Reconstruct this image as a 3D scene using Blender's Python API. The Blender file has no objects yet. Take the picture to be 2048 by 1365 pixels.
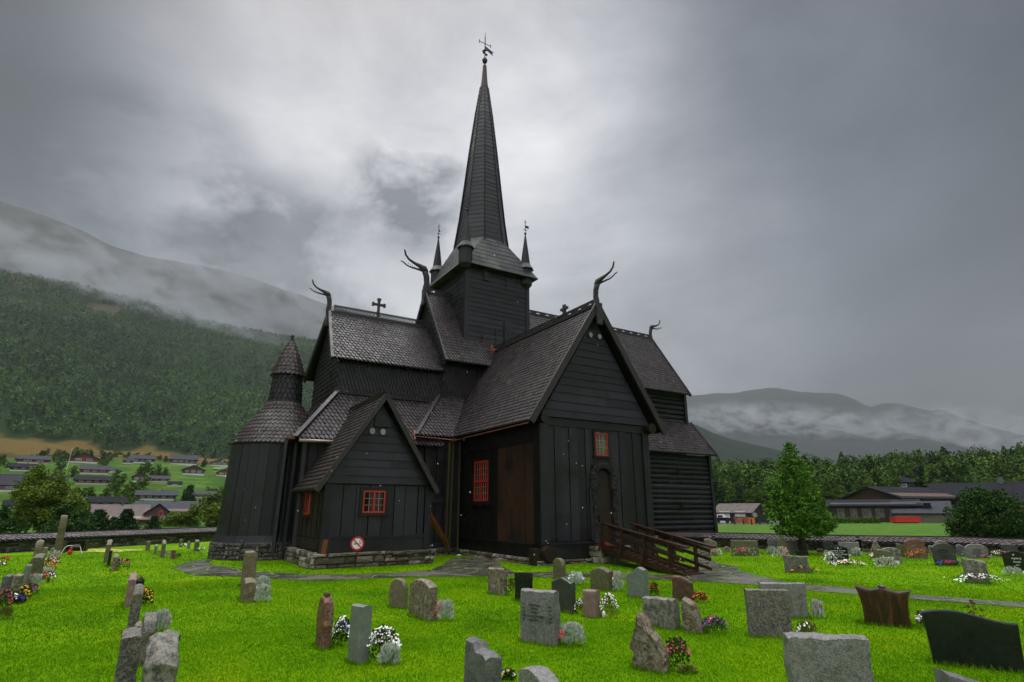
import bpy, math, random
import numpy as np
from mathutils import Vector, Matrix, noise
random.seed(7); rng = np.random.default_rng(11)
R = math.radians
sc = bpy.context.scene
COL = sc.collection

# ------------------------------------------------------------------ camera model (20 mm, pitched up 16.45 deg, eye 1.7 m)
F = 1138.0; PT = R(16.45); EYE = 1.7
def ray(x, y):
    a = (x-1024)/F; b = (682.5-y)/F
    c, s = math.cos(PT), math.sin(PT)
    return Vector((a, c-b*s, s+b*c))
def proj(p):
    x, y, z = p[0], p[1], p[2]-EYE
    c, s = math.cos(PT), math.sin(PT)
    d = y*c+z*s; up = -y*s+z*c
    return 1024+F*x/d, 682.5-F*up/d
def ground(x, y, z=0.0):
    r = ray(x, y); t = (z-EYE)/r.z
    return Vector((r.x*t, r.y*t, z))
def azel(x, y):
    r = ray(x, y)
    return math.degrees(math.atan2(r.x, r.y)), math.degrees(math.atan2(r.z, math.hypot(r.x, r.y)))
def height_at(x, y, c):      # height of the point above ground point c that is seen at picture row y
    r = ray(x, y); return EYE + r.z/math.hypot(r.x, r.y)*math.hypot(c[0], c[1])
AX = R(58.5)
UU = Vector((math.sin(AX), math.cos(AX), 0)); VV = Vector((-math.cos(AX), math.sin(AX), 0))

# ------------------------------------------------------------------ object helpers
def tag(o, label=None, cat=None, group=None, kind=None):
    if label: o['label'] = label
    if cat: o['category'] = cat
    if group: o['group'] = group
    if kind: o['kind'] = kind
    return o
def empty(name, loc=(0, 0, 0), rz=0.0):
    o = bpy.data.objects.new(name, None); COL.objects.link(o)
    o.location = loc; o.rotation_euler = (0, 0, rz); o.empty_display_size = .2
    return o
def link(name, me, parent=None):
    o = bpy.data.objects.new(name, me); COL.objects.link(o)
    if parent: o.parent = parent
    return o
def copy_tree(o, parent=None):
    c = o.copy(); COL.objects.link(c)
    if parent: c.parent = parent
    for ch in o.children: copy_tree(ch, c)
    return c

class MB:
    def __init__(s): s.v = []; s.f = []; s.m = []; s.mi = 0
    def add(s, vs, fs):
        n = len(s.v); s.v.extend([tuple(p) for p in vs])
        s.f.extend([tuple(i+n for i in f) for f in fs]); s.m.extend([s.mi]*len(fs)); return s
    def hexa(s, p):   # 8 points: bottom 4 ccw, top 4 ccw
        return s.add(p, [(3, 2, 1, 0), (4, 5, 6, 7), (0, 1, 5, 4), (1, 2, 6, 5), (2, 3, 7, 6), (3, 0, 4, 7)])
    def box(s, x0, x1, y0, y1, z0, z1):
        return s.hexa([(x0, y0, z0), (x1, y0, z0), (x1, y1, z0), (x0, y1, z0), (x0, y0, z1), (x1, y0, z1), (x1, y1, z1), (x0, y1, z1)])
    def obox(s, c, ex, ey, ez):   # half vectors
        c = Vector(c); ex = Vector(ex); ey = Vector(ey); ez = Vector(ez)
        return s.hexa([c-ex-ey-ez, c+ex-ey-ez, c+ex+ey-ez, c-ex+ey-ez, c-ex-ey+ez, c+ex-ey+ez, c+ex+ey+ez, c-ex+ey+ez])
    def beam(s, a, b, w, h, up=(0, 0, 1)):
        a = Vector(a); b = Vector(b); d = (b-a); L = d.length; d.normalize()
        side = d.cross(Vector(up))
        if side.length < 1e-4: side = d.cross(Vector((1, 0, 0)))
        side.normalize(); u = side.cross(d)
        return s.obox((a+b)/2, d*L/2, side*w/2, u*h/2)
    def extr(s, poly, dvec):      # polygon (3-D points) extruded along dvec
        n = len(poly); P = [Vector(p) for p in poly]; D = Vector(dvec)
        vs = P+[p+D for p in P]
        fs = [tuple(range(n))[::-1], tuple(range(n, 2*n))]+[(i, (i+1) % n, n+(i+1) % n, n+i) for i in range(n)]
        return s.add(vs, fs)
    def tube(s, pts, rad, n=8, cap=True, flat=1.0, side=None):
        pts = [Vector(p) for p in pts]
        if not hasattr(rad, '__len__'): rad = [rad]*len(pts)
        vs = []
        ref = Vector(side) if side is not None else None
        for i, p in enumerate(pts):
            t = (pts[min(i+1, len(pts)-1)]-pts[max(i-1, 0)]).normalized()
            if ref is None:
                a = t.cross(Vector((0, 0, 1)))
                if a.length < .05: a = t.cross(Vector((1, 0, 0)))
            else: a = ref-t*ref.dot(t)
            a.normalize(); b = t.cross(a)
            for k in range(n):
                th = 2*math.pi*k/n
                vs.append(p+a*(math.cos(th)*rad[i]*flat)+b*(math.sin(th)*rad[i]))
        fs = [(i*n+k, i*n+(k+1) % n, (i+1)*n+(k+1) % n, (i+1)*n+k) for i in range(len(pts)-1) for k in range(n)]
        if cap: fs += [tuple(range(n))[::-1], tuple(range((len(pts)-1)*n, len(pts)*n))]
        return s.add(vs, fs)
    def lathe(s, c, prof, n=16, a0=0.0, sq=1.0):   # prof: (r,z)
        c = Vector(c); vs = []
        for r, z in prof:
            for k in range(n):
                th = a0+2*math.pi*k/n; vs.append(c+Vector((math.cos(th)*r, math.sin(th)*r*sq, z)))
        m = len(prof)
        fs = [(i*n+k, i*n+(k+1) % n, (i+1)*n+(k+1) % n, (i+1)*n+k) for i in range(m-1) for k in range(n)]
        fs += [tuple(range(n))[::-1], tuple(range((m-1)*n, m*n))]
        return s.add(vs, fs)
    def ball(s, c, r, n=8, m=6, sz=1.0):
        return s.lathe(c, [(max(1e-3, r*math.sin(math.pi*i/m)), -r*sz*math.cos(math.pi*i/m)) for i in range(m+1)], n)
    def build(s, name, mats, parent=None, smooth=False):
        me = bpy.data.meshes.new(name); me.from_pydata(s.v, [], s.f)
        for m in (mats if isinstance(mats, (list, tuple)) else [mats]): me.materials.append(m)
        if any(s.m): me.polygons.foreach_set('material_index', s.m)
        if smooth: me.polygons.foreach_set('use_smooth', [True]*len(s.f))
        me.update(); return link(name, me, parent)

def split_build(b, name, mat, parent=None, smooth=False):
    """one object per connected piece of the builder"""
    par = list(range(len(b.v)))
    def fd(i):
        while par[i] != i: par[i] = par[par[i]]; i = par[i]
        return i
    for f in b.f:
        for q in f[1:]: par[fd(q)] = fd(f[0])
    groups = {}
    for f in b.f: groups.setdefault(fd(f[0]), []).append(f)
    res = []
    for fs in groups.values():
        m = MB(); ids = sorted({i for f in fs for i in f}); mp = {i: k for k, i in enumerate(ids)}
        m.add([b.v[i] for i in ids], [tuple(mp[i] for i in f) for f in fs]); res.append(m.build(name, mat, parent, smooth))
    return res
def np_mesh(name, V, Fq, mat, attr=None, parent=None):
    """V (n,3) and Fq (m,k) numpy arrays -> object; attr = per-vertex float 'tone'."""
    me = bpy.data.meshes.new(name); n = len(V); m, k = Fq.shape
    me.vertices.add(n); me.vertices.foreach_set('co', np.ascontiguousarray(V, dtype=np.float32).ravel())
    me.loops.add(m*k); me.loops.foreach_set('vertex_index', np.ascontiguousarray(Fq, dtype=np.int32).ravel())
    me.polygons.add(m); me.polygons.foreach_set('loop_start', np.arange(0, m*k, k, dtype=np.int32))
    me.update(calc_edges=True); me.validate()
    for mm in (mat if isinstance(mat, (list, tuple)) else [mat]): me.materials.append(mm)
    if attr is not None:
        a = me.attributes.new('tone', 'FLOAT', 'POINT'); a.data.foreach_set('value', np.asarray(attr, dtype=np.float32))
    return link(name, me, parent)

# ------------------------------------------------------------------ node helpers
def newmat(name):
    m = bpy.data.materials.new(name); m.use_nodes = True
    nt = m.node_tree; nt.nodes.clear()
    out = nt.nodes.new('ShaderNodeOutputMaterial'); b = nt.nodes.new('ShaderNodeBsdfPrincipled')
    nt.links.new(b.outputs[0], out.inputs[0]); return m, nt, b, out
def N(nt, t, **kw):
    n = nt.nodes.new(t)
    for k, v in kw.items():
        if k.startswith('i_'): n.inputs[k[2:].replace('_', ' ')].default_value = v
        else: setattr(n, k, v)
    return n
def L(nt, a, b): nt.links.new(a, b)
def ramp(nt, fac, stops, interp='LINEAR'):
    r = nt.nodes.new('ShaderNodeValToRGB'); r.color_ramp.interpolation = interp
    e = r.color_ramp.elements
    while len(e) < len(stops): e.new(.5)
    for i, (p, c) in enumerate(stops):
        e[i].position = p; e[i].color = (*c, 1) if len(c) == 3 else c
    if fac is not None: L(nt, fac, r.inputs[0])
    return r.outputs[0]
def noise_n(nt, vec, scale, detail=4, rough=.55, dist=0.0):
    n = N(nt, 'ShaderNodeTexNoise'); n.inputs['Scale'].default_value = scale
    n.inputs['Detail'].default_value = detail; n.inputs['Roughness'].default_value = rough
    n.inputs['Distortion'].default_value = dist
    if vec is not None: L(nt, vec, n.inputs['Vector'])
    return n.outputs['Fac']
def mapping(nt, vec, scale=(1, 1, 1), rot=(0, 0, 0), loc=(0, 0, 0)):
    m = N(nt, 'ShaderNodeMapping'); m.inputs['Scale'].default_value = scale
    m.inputs['Rotation'].default_value = rot; m.inputs['Location'].default_value = loc
    L(nt, vec, m.inputs['Vector']); return m.outputs[0]
def mixc(nt, fac, a, b, mode='MIX'):
    m = N(nt, 'ShaderNodeMix', data_type='RGBA', blend_type=mode)
    for sock, v in ((m.inputs[0], fac), (m.inputs[6], a), (m.inputs[7], b)):
        if isinstance(v, (int, float)): sock.default_value = v
        elif isinstance(v, (tuple, list)): sock.default_value = (*v, 1) if len(v) == 3 else v
        else: L(nt, v, sock)
    return m.outputs[2]
def math_n(nt, op, a, b=None, clamp=False):
    m = N(nt, 'ShaderNodeMath', operation=op, use_clamp=clamp)
    for i, v in enumerate((a, b)):
        if v is None: continue
        if isinstance(v, (int, float)): m.inputs[i].default_value = v
        else: L(nt, v, m.inputs[i])
    return m.outputs[0]
def bump(nt, b, h, strength=.5, dist=.02):
    n = N(nt, 'ShaderNodeBump'); n.inputs['Strength'].default_value = strength
    n.inputs['Distance'].default_value = dist; L(nt, h, n.inputs['Height']); L(nt, n.outputs[0], b.inputs['Normal'])
def objco(nt): return N(nt, 'ShaderNodeTexCoord').outputs['Object']
def island(nt): return N(nt, 'ShaderNodeNewGeometry').outputs['Random Per Island']

def wood_mat(name, c0, c1, rough=(.35, .6), grain=(30, 30, 1.5), stain=None, isl=.5, bmp=.4):
    m, nt, b, out = newmat(name); co = objco(nt)
    g = noise_n(nt, mapping(nt, co, grain), 1.0, 6, .65)
    big = noise_n(nt, co, .9, 4, .6)
    f = math_n(nt, 'ADD', math_n(nt, 'MULTIPLY', g, .55), math_n(nt, 'MULTIPLY', island(nt), isl))
    col = ramp(nt, f, [(.15, c0), (.85, c1)])
    if stain: col = mixc(nt, ramp(nt, big, [(.48, (0, 0, 0)), (.68, (1, 1, 1))]), col, stain)
    wet = noise_n(nt, co, 2.3, 5, .7)
    L(nt, col, b.inputs['Base Color'])
    L(nt, ramp(nt, wet, [(.35, (rough[0],)*3), (.65, (rough[1],)*3)]), b.inputs['Roughness'])
    b.inputs['Specular IOR Level'].default_value = .34
    bump(nt, b, g, bmp, .012); return m
M = {}
M['tar'] = wood_mat('tarred_wood', (.0034, .0032, .0044), (.0235, .0225, .029), rough=(.30, .55), grain=(26, 26, 1.4), stain=(.0085, .0065, .0045), isl=.75)
M['tar_h'] = wood_mat('tarred_boards_horizontal', (.0052, .0050, .0068), (.0225, .0215, .029), rough=(.30, .55), grain=(1.4, 22, 30), stain=(.009, .009, .007), isl=.6)
M['tar_d'] = wood_mat('tarred_wood_dark', (.002, .002, .002), (.008, .0072, .0065), grain=(20, 20, 3))
M['tar_brown'] = wood_mat('weathered_brown_boards', (.008, .0048, .0033), (.032, .017, .010), rough=(.4, .65), grain=(28, 28, 1.2), stain=(.007, .0055, .005), isl=.35)
M['brown_warm'] = wood_mat('rusty_brown_boards', (.018, .0085, .0045), (.058, .026, .013), rough=(.4, .65), grain=(28, 28, 1.2), stain=(.012, .008, .006), isl=.35)
M['rake'] = wood_mat('wet_grey_rake_board', (.018, .015, .015), (.052, .044, .043), rough=(.35, .55), grain=(5, 5, 5), isl=.2)
M['lead'] = wood_mat('spire_boarding', (.0085, .0085, .012), (.023, .0225, .030), rough=(.3, .5), grain=(2, 2, 26), stain=(.022, .020, .015), isl=.4)
M['lead_l'] = wood_mat('wet_tower_roof_boards', (.013, .014, .017), (.032, .034, .039), rough=(.5, .65), grain=(2, 2, 26), stain=(.075, .07, .055), isl=.35)
M['ramp'] = wood_mat('wet_brown_ramp_timber', (.018, .008, .005), (.055, .024, .014), rough=(.25, .5), grain=(12, 12, 12), isl=.4)
M['orange_wood'] = wood_mat('fresh_orange_timber', (.09, .024, .006), (.24, .075, .018), rough=(.3, .5), grain=(20, 3, 3), isl=.4)
M['red'] = wood_mat('red_window_paint', (.30, .022, .012), (.46, .040, .022), rough=(.35, .5), grain=(8, 8, 8), isl=.25, bmp=.1)
M['moss_wood'] = wood_mat('mossy_drain_board', (.025, .022, .008), (.085, .072, .025), rough=(.4, .6), grain=(16, 16, 1.5), isl=.4)

def shingle_mat(name, c0, c1, c2):
    m, nt, b, out = newmat(name); co = objco(nt); i = island(nt)
    col = ramp(nt, i, [(0, c0), (.5, c1), (.88, c1), (1, c2)])
    g = noise_n(nt, mapping(nt, co, (14, 14, 14)), 1, 4, .7)
    dirt = noise_n(nt, co, .7, 4, .65)
    col = mixc(nt, math_n(nt, 'MULTIPLY', ramp(nt, dirt, [(.4, (0, 0, 0)), (.7, (1, 1, 1))]), .6), col, c0, 'MIX')
    col = mixc(nt, .6, col, ramp(nt, g, [(.25, (.55, .55, .55)), (.75, (1.35, 1.3, 1.3))]), 'MULTIPLY')
    L(nt, col, b.inputs['Base Color'])
    L(nt, ramp(nt, noise_n(nt, co, 3, 3), [(.3, (.38,)*3), (.7, (.62,)*3)]), b.inputs['Roughness'])
    b.inputs['Specular IOR Level'].default_value = .32
    bump(nt, b, g, .3, .01); return m
M['shingle'] = shingle_mat('wet_roof_shingles', (.010, .008, .0085), (.039, .032, .033), (.075, .056, .044))
M['shingle_w'] = shingle_mat('wall_shingles', (.004, .004, .0045), (.018, .0165, .018), (.03, .026, .022))
M['shingle_b'] = shingle_mat('brown_roof_shingles', (.010, .0068, .006), (.040, .028, .025), (.07, .045, .032))

def plain(name, c, rough=.5, metal=0.0, spec=.5, var=.15, sc_=6):
    m, nt, b, out = newmat(name); co = objco(nt)
    n_ = noise_n(nt, co, sc_, 4)
    L(nt, mixc(nt, 1.0, c, ramp(nt, n_, [(.25, (1-var,)*3), (.75, (1+var,)*3)]), 'MULTIPLY'), b.inputs['Base Color'])
    b.inputs['Roughness'].default_value = rough; b.inputs['Metallic'].default_value = metal
    b.inputs['Specular IOR Level'].default_value = spec; return m
M['copper'] = plain('copper_flashing', (.20, .065, .03), .45, .4, var=.5, sc_=9)
M['iron'] = plain('black_iron', (.02, .018, .017), .45, .3)
M['bar_pale'] = plain('pale_glazing_bar', (.50, .26, .20), .4)
M['iron_red'] = plain('rusty_iron', (.045, .014, .012), .5, .2)
M['white'] = plain('white_paint', (.75, .75, .74), .45)
M['gutter'] = plain('pale_gutter', (.30, .24, .20), .25, .3)
M['pale_glass'] = plain('pale_vent_disc', (.24, .25, .25), .25)
def glass_mat(name, c, rough=.06):
    m, nt, b, out = newmat(name); co = objco(nt)
    L(nt, ramp(nt, noise_n(nt, co, 3.5, 2), [(.4, tuple(x*.5 for x in c)), (.65, c)]), b.inputs['Base Color'])
    b.inputs['Roughness'].default_value = rough; b.inputs['Specular IOR Level'].default_value = .45
    bump(nt, b, noise_n(nt, co, 5, 2), .08, .02); return m
M['glass'] = glass_mat('dark_window_glass', (.012, .010, .010))
M['glass_curtain'] = glass_mat('window_glass_over_green_curtain', (.10, .13, .085), .15)
M['glass_far'] = glass_mat('pale_far_window_glass', (.16, .18, .2), .12)

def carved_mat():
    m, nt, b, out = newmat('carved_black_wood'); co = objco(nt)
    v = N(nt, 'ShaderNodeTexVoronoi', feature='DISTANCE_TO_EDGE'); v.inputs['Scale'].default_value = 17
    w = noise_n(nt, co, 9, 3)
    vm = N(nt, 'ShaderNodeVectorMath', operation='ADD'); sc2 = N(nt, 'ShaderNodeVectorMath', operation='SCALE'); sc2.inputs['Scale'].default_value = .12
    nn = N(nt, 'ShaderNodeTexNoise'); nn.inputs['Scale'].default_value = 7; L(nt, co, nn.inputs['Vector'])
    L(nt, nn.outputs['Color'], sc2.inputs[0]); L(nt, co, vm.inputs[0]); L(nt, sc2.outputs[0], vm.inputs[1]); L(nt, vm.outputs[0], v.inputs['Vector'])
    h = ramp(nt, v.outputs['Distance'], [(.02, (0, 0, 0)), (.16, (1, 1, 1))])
    L(nt, ramp(nt, v.outputs['Distance'], [(.02, (.002, .002, .002)), (.13, (.024, .022, .022))]), b.inputs['Base Color'])  # relief shading put into the colour: dark grooves, lighter raised wood
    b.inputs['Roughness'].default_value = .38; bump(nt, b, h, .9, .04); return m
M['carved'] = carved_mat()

def rock_mat(name, c0, c1, c2, lichen=(.12, .11, .05), lic=.35, scale=6.0, orange=None, rough=.6, isl=.4, speck=None, bm=.5):
    m, nt, b, out = newmat(name); co = objco(nt)
    n1 = noise_n(nt, co, scale, 6, .65, .4); n2 = noise_n(nt, co, scale*4, 5, .7)
    f = math_n(nt, 'ADD', math_n(nt, 'MULTIPLY', n1, 1-isl), math_n(nt, 'MULTIPLY', island(nt), isl))
    col = ramp(nt, f, [(.2, c0), (.5, c1), (.8, c2)])
    col = mixc(nt, .55, col, ramp(nt, n2, [(.3, (.45, .45, .45)), (.7, (1.5, 1.5, 1.5))]), 'MULTIPLY')
    if speck:
        v = N(nt, 'ShaderNodeTexVoronoi'); v.inputs['Scale'].default_value = speck[0]; L(nt, co, v.inputs['Vector'])
        col = mixc(nt, math_n(nt, 'MULTIPLY', ramp(nt, v.outputs['Color'], [(.42, (0, 0, 0)), (.6, (1, 1, 1))]), speck[2]), col, speck[1])
    l1 = noise_n(nt, mapping(nt, co, (1, 1, .8), loc=(3, 1, 7)), scale*1.3, 5, .7)
    col = mixc(nt, ramp(nt, l1, [(.62-lic*.35, (0, 0, 0)), (.72-lic*.25, (1, 1, 1))]), col, lichen)
    if orange:
        l2 = noise_n(nt, mapping(nt, co, loc=(9, 4, 2)), scale*1.6, 4, .6)
        col = mixc(nt, ramp(nt, l2, [(.66, (0, 0, 0)), (.70, (1, 1, 1))]), col, orange)
    L(nt, col, b.inputs['Base Color']); b.inputs['Roughness'].default_value = rough
    b.inputs['Specular IOR Level'].default_value = .4
    bump(nt, b, math_n(nt, 'ADD', n1, n2), bm, .03); return m
M['found'] = rock_mat('foundation_stone', (.050, .044, .034), (.155, .135, .10), (.34, .32, .27), lichen=(.12, .085, .04), lic=.3, orange=(.30, .13, .03), isl=.65)
M['found_d'] = rock_mat('dark_foundation_stone', (.015, .015, .015), (.045, .043, .039), (.10, .095, .085), lichen=(.17, .16, .11), lic=.3, orange=(.22, .10, .03))
M['yardstone'] = rock_mat('dry_stone_wall', (.05, .046, .038), (.13, .12, .098), (.26, .24, .2), lichen=(.09, .085, .05), lic=.3, isl=.7)
# ================================================================== STAVE CHURCH (local frame: x = east-west axis, y = away from the yard)
CH0 = ground(1082, 1132); CHR = math.pi/2-AX
church = tag(empty('stave_church', CH0, CHR), 'tarred black wooden stave church with shingled roofs and a tall needle spire', 'church')

def shingles(mb, P0, eu, ev, W, H, wid=.17, crs=.21, clip=None, lift=.05, jit=.01, th=.028):
    P0 = Vector(P0); eu = Vector(eu).normalized(); ev = Vector(ev).normalized(); n = eu.cross(ev).normalized()
    if wid*0+1 and n.z < -0.01: n = -n
    rows = int(math.ceil(H/crs)); r_ = random.random
    for j in range(rows):
        b0 = j*crs; off = (j % 2)*wid/2
        for i in range(-1, int(W/wid)+1):
            a = i*wid+off+wid/2
            if a < 0 or a > W: continue
            if clip and not clip(a, b0+crs*.5): continue
            w = wid*.42; b = b0+(r_()-.5)*jit; top = min(b+crs*1.5, H+.02)
            pts = [(-w, b+crs*.58), (-w*.60, b+crs*.20), (0, b), (w*.60, b+crs*.20), (w, b+crs*.58)]
            l = lift+(r_()-.5)*.012
            vs = [P0+eu*(a+x)+ev*y+n*(l-(y-b)*lift/(crs*1.6)) for x, y in pts]
            vs += [P0+eu*(a+w)+ev*top+n*.004, P0+eu*(a-w)+ev*top+n*.004]
            lo = [P0+eu*(a+x)+ev*y+n*(l-(y-b)*lift/(crs*1.6)-th) for x, y in pts]
            k = len(mb.v); mb.v.extend([tuple(p) for p in vs+lo])
            fs = [tuple(k+q for q in (0, 1, 2, 3, 4, 5, 6))]+[(k+q, k+7+q, k+8+q, k+q+1) for q in range(4)]
            fs += [(k+6, k+7, k+0), (k+4, k+11, k+5)]
            mb.f.extend(fs); mb.m.extend([mb.mi]*len(fs))

def flip(nm): return nm
def vboards(mb, P0, eu, W, z0, z1, wid=.3, out=(0, -1, 0), dep=.035, gap=.028, step=.03):
    P0 = Vector(P0); eu = Vector(eu).normalized(); o_ = Vector(out); a = 0; k = 0
    while a < W-.02:
        w = min(wid*random.uniform(.85, 1.15), W-a)
        d = dep+(step if k % 2 else 0)+random.uniform(0, .006)
        c = P0+eu*(a+w/2)+o_*(d/2)+Vector((0, 0, (z0+z1)/2-P0.z))
        mb.obox(c, eu*(w-gap)/2, o_*d/2, (0, 0, (z1-z0)/2)); a += w; k += 1

def clap_gable(mb, y, xl, xr, z0, xa, za, h=.27, dy=-1, lap=.035, splits=()):
    """horizontal clapboards filling the triangle (xl..xr at z0, apex xa,za) in plane y, facing dy"""
    z = z0
    while z < za-.12:
        z1 = min(z+h*random.uniform(.85, 1.15), za-.02)
        def ext(zz): t = (zz-z0)/(za-z0); return xl+(xa-xl)*t, xr+(xa-xr)*t
        a0, b0 = ext(z); a1, b1 = ext(z1)
        cuts = [None]
        mid = random.uniform(.55, .7)
        segs = [(0, 1)] if (b0-a0) < 2.4 or random.random() < .4 else [(0, mid), (mid, 1)]
        for s0, s1 in segs:
            p0 = a0+(b0-a0)*s0; q0 = a0+(b0-a0)*s1; p1 = max(a1, a0+(b0-a0)*s0) if s0 else a1; q1 = min(b1, a0+(b0-a0)*s1) if s1 < 1 else b1
            g = .004
            mb.hexa([(p0+g, y+dy*(lap), z), (q0-g, y+dy*(lap), z), (q0-g, y-dy*.01, z), (p0+g, y-dy*.01, z),
                     (p1+g, y+dy*.008, z1+.02), (q1-g, y+dy*.008, z1+.02), (q1-g, y-dy*.01, z1+.02), (p1+g, y-dy*.01, z1+.02)])
        z = z1

def hboards(mb, P0, eu, W, z0, z1, h=.27, out=(0, -1, 0), lap=.03):
    P0 = Vector(P0); eu = Vector(eu).normalized(); o_ = Vector(out); z = z0
    while z < z1-.03:
        zt = min(z+h*random.uniform(.85, 1.15), z1)
        cut = [0, W] if W < 1.6 else [0, W*random.uniform(.3, .7), W]
        if random.random() < .45: cut = [0, W]
        for a, b in zip(cut[:-1], cut[1:]):
            pts = []
            for zz, d in ((z, lap), (zt+.015, .008)):
                for aa, dd in ((a+.003, d), (b-.003, d), (b-.003, -.01), (a+.003, -.01)):
                    p = P0+eu*aa+o_*dd; pts.append((p.x, p.y, zz))
            mb.hexa(pts)
        z = zt

def logs(mb, x0, x1, y, z0, z1, h=.27, r=.13, dy=-1):
    z = z0
    while z < z1-.05:
        hh = min(h*random.uniform(.88, 1.12), z1-z); n = 12; pts = []; rad = []
        for i in range(n+1):
            t = i/n; pts.append((x0+(x1-x0)*t, y-dy*(.04)+random.uniform(-.008, .008), z+hh/2+random.uniform(-.006, .006)))
            rad.append(hh*.49*(1+random.uniform(-.03, .02)))
        mb.tube(pts, rad, 10, side=(0, 1, 0)); z += hh

def roof_plane(mb, a, b, c, d, th=.06):   # quad a,b (eave) c,d (ridge) thick slab downwards
    P = [Vector(p) for p in (a, b, c, d)]; n = (P[1]-P[0]).cross(P[3]-P[0]).normalized()
    if n.z < 0: n = -n
    mb.add([p for p in P]+[p-n*th for p in P], [(0, 1, 2, 3), (7, 6, 5, 4), (0, 4, 5, 1), (1, 5, 6, 2), (2, 6, 7, 3), (3, 7, 4, 0)])

def rubble(mb, A, B, z0, z1, out, dep=.12, h=.16, w=.38, seed=0, cap=True, topvar=0.0, zslope=0.0):
    """coursed irregular stones along A->B (x,y) between z0,z1, facing 'out'"""
    rnd = random.Random(seed); A = Vector((A[0], A[1], 0)); B = Vector((B[0], B[1], 0)); Ln = (B-A).length; e = (B-A)/Ln; o_ = Vector(out).normalized()
    mb.obox((A+B)/2-o_*(.10)+Vector((0, 0, (z0+z1)/2-.015)), e*Ln/2, o_*.07, (0, 0, (z1-z0)/2-.02))
    z = z0
    while z < z1-.03:
        hh = min(h*rnd.uniform(.7, 1.35), z1-z); hh = z1-z if z1-z-hh < h*.4 else hh
        a = -rnd.random()*w*.5
        while a < Ln:
            ww = w*rnd.choice((rnd.uniform(.4, .8), rnd.uniform(.8, 1.9)))
            a0, a1 = max(a, 0), min(a+ww, Ln)
            if a1-a0 > .04:
                d = dep*rnd.uniform(.6, 1.15); g = .008
                ca = (a0+a1)/2; hw = (a1-a0)/2-g; hz = hh/2-g
                c = A+e*ca+Vector((0, 0, z+hh/2+zslope*ca))
                vs = []
                for dd, k in ((-.10, 1.0), (d*.55-.02, 1.0), (d-.03, .80)):
                    for sx, sz in ((-1, -1), (0, -1.04), (1, -1), (1.02, 0), (1, 1), (0, 1.04), (-1, 1), (-1.02, 0)):
                        j = rnd.uniform(-.014, .014)
                        vs.append(c+e*(sx*hw*k+j)+Vector((0, 0, 1))*(sz*hz*k+rnd.uniform(-.01, .01))+o_*(dd+rnd.uniform(-.012, .012)*(dd > 0)))
                vs.append(c+o_*(d-.012))
                fs = [(i, (i+1) % 8, 8+(i+1) % 8, 8+i) for i in range(8)]+[(8+i, 8+(i+1) % 8, 16+(i+1) % 8, 16+i) for i in range(8)]+[(16+i, 16+(i+1) % 8, 24) for i in range(8)]
                mb.add(vs, fs)
            a += ww
        z += hh

def win(parent, P, eu, out, w, h, mat_f='red', cols=2, rows=3, sash=2, tiers=1, bar=.009, glass='glass', casing=True):
    """window with its lower-left corner at P"""
    P = Vector(P); eu = Vector(eu).normalized(); o_ = Vector(out).normalized(); Z = Vector((0, 0, 1))
    fr = MB()
    def bx(m, a0, a1, z0, z1, d0, d1): m.obox(P+eu*(a0+a1)/2+Z*(z0+z1)/2+o_*(d0+d1)/2, eu*(a1-a0)/2, o_*(d1-d0)/2, Z*(z1-z0)/2)
    t = .05*max(w, .5)/.8
    bx(fr, 0, t, 0, h, .02, .07); bx(fr, w-t, w, 0, h, .02, .07); bx(fr, t, w-t, 0, t*1.2, .02, .072); bx(fr, t, w-t, h-t, h, .02, .072)
    for s in range(1, sash): c = w*s/sash; bx(fr, c-t*.75, c+t*.75, t*1.2, h-t, .02, .068)
    for s in range(1, tiers): c = h*s/tiers; bx(fr, t, w-t, c-t*.7, c+t*.7, .02, .074)
    f = fr.build('window_frame', M[mat_f], parent)
    gl = MB(); bx(gl, t*.8, w-t*.8, t*.8, h-t*.8, .012, .028); gl.build('pane', M[glass], f)
    bars = MB(); sw = (w-2*t)/sash; th = (h-2*t)/tiers
    for s in range(sash):
        for k in range(1, cols): c = t+sw*s+sw*k/cols; bx(bars, c-bar/2, c+bar/2, t, h-t, .03, .048)
    for q in range(tiers):
        for k in range(1, rows): c = t+th*q+th*k/rows; bx(bars, t, w-t, c-bar/2, c+bar/2, .03, .050)
    bars.build('glazing_bars', M['bar_pale'], f)
    if casing:
        cs = MB(); k = .11*max(w, .5)/.8
        bx(cs, -k, 0, -k*.4, h+k, .0, .05); bx(cs, w, w+k, -k*.4, h+k, .0, .05); bx(cs, 0, w, h, h+k, .0, .052); bx(cs, -k*1.15, w+k*1.15, -k*.95, -k*.1, .0, .09)
        cs.build('window_casing', M['tar_d'], f)
    return f

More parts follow.
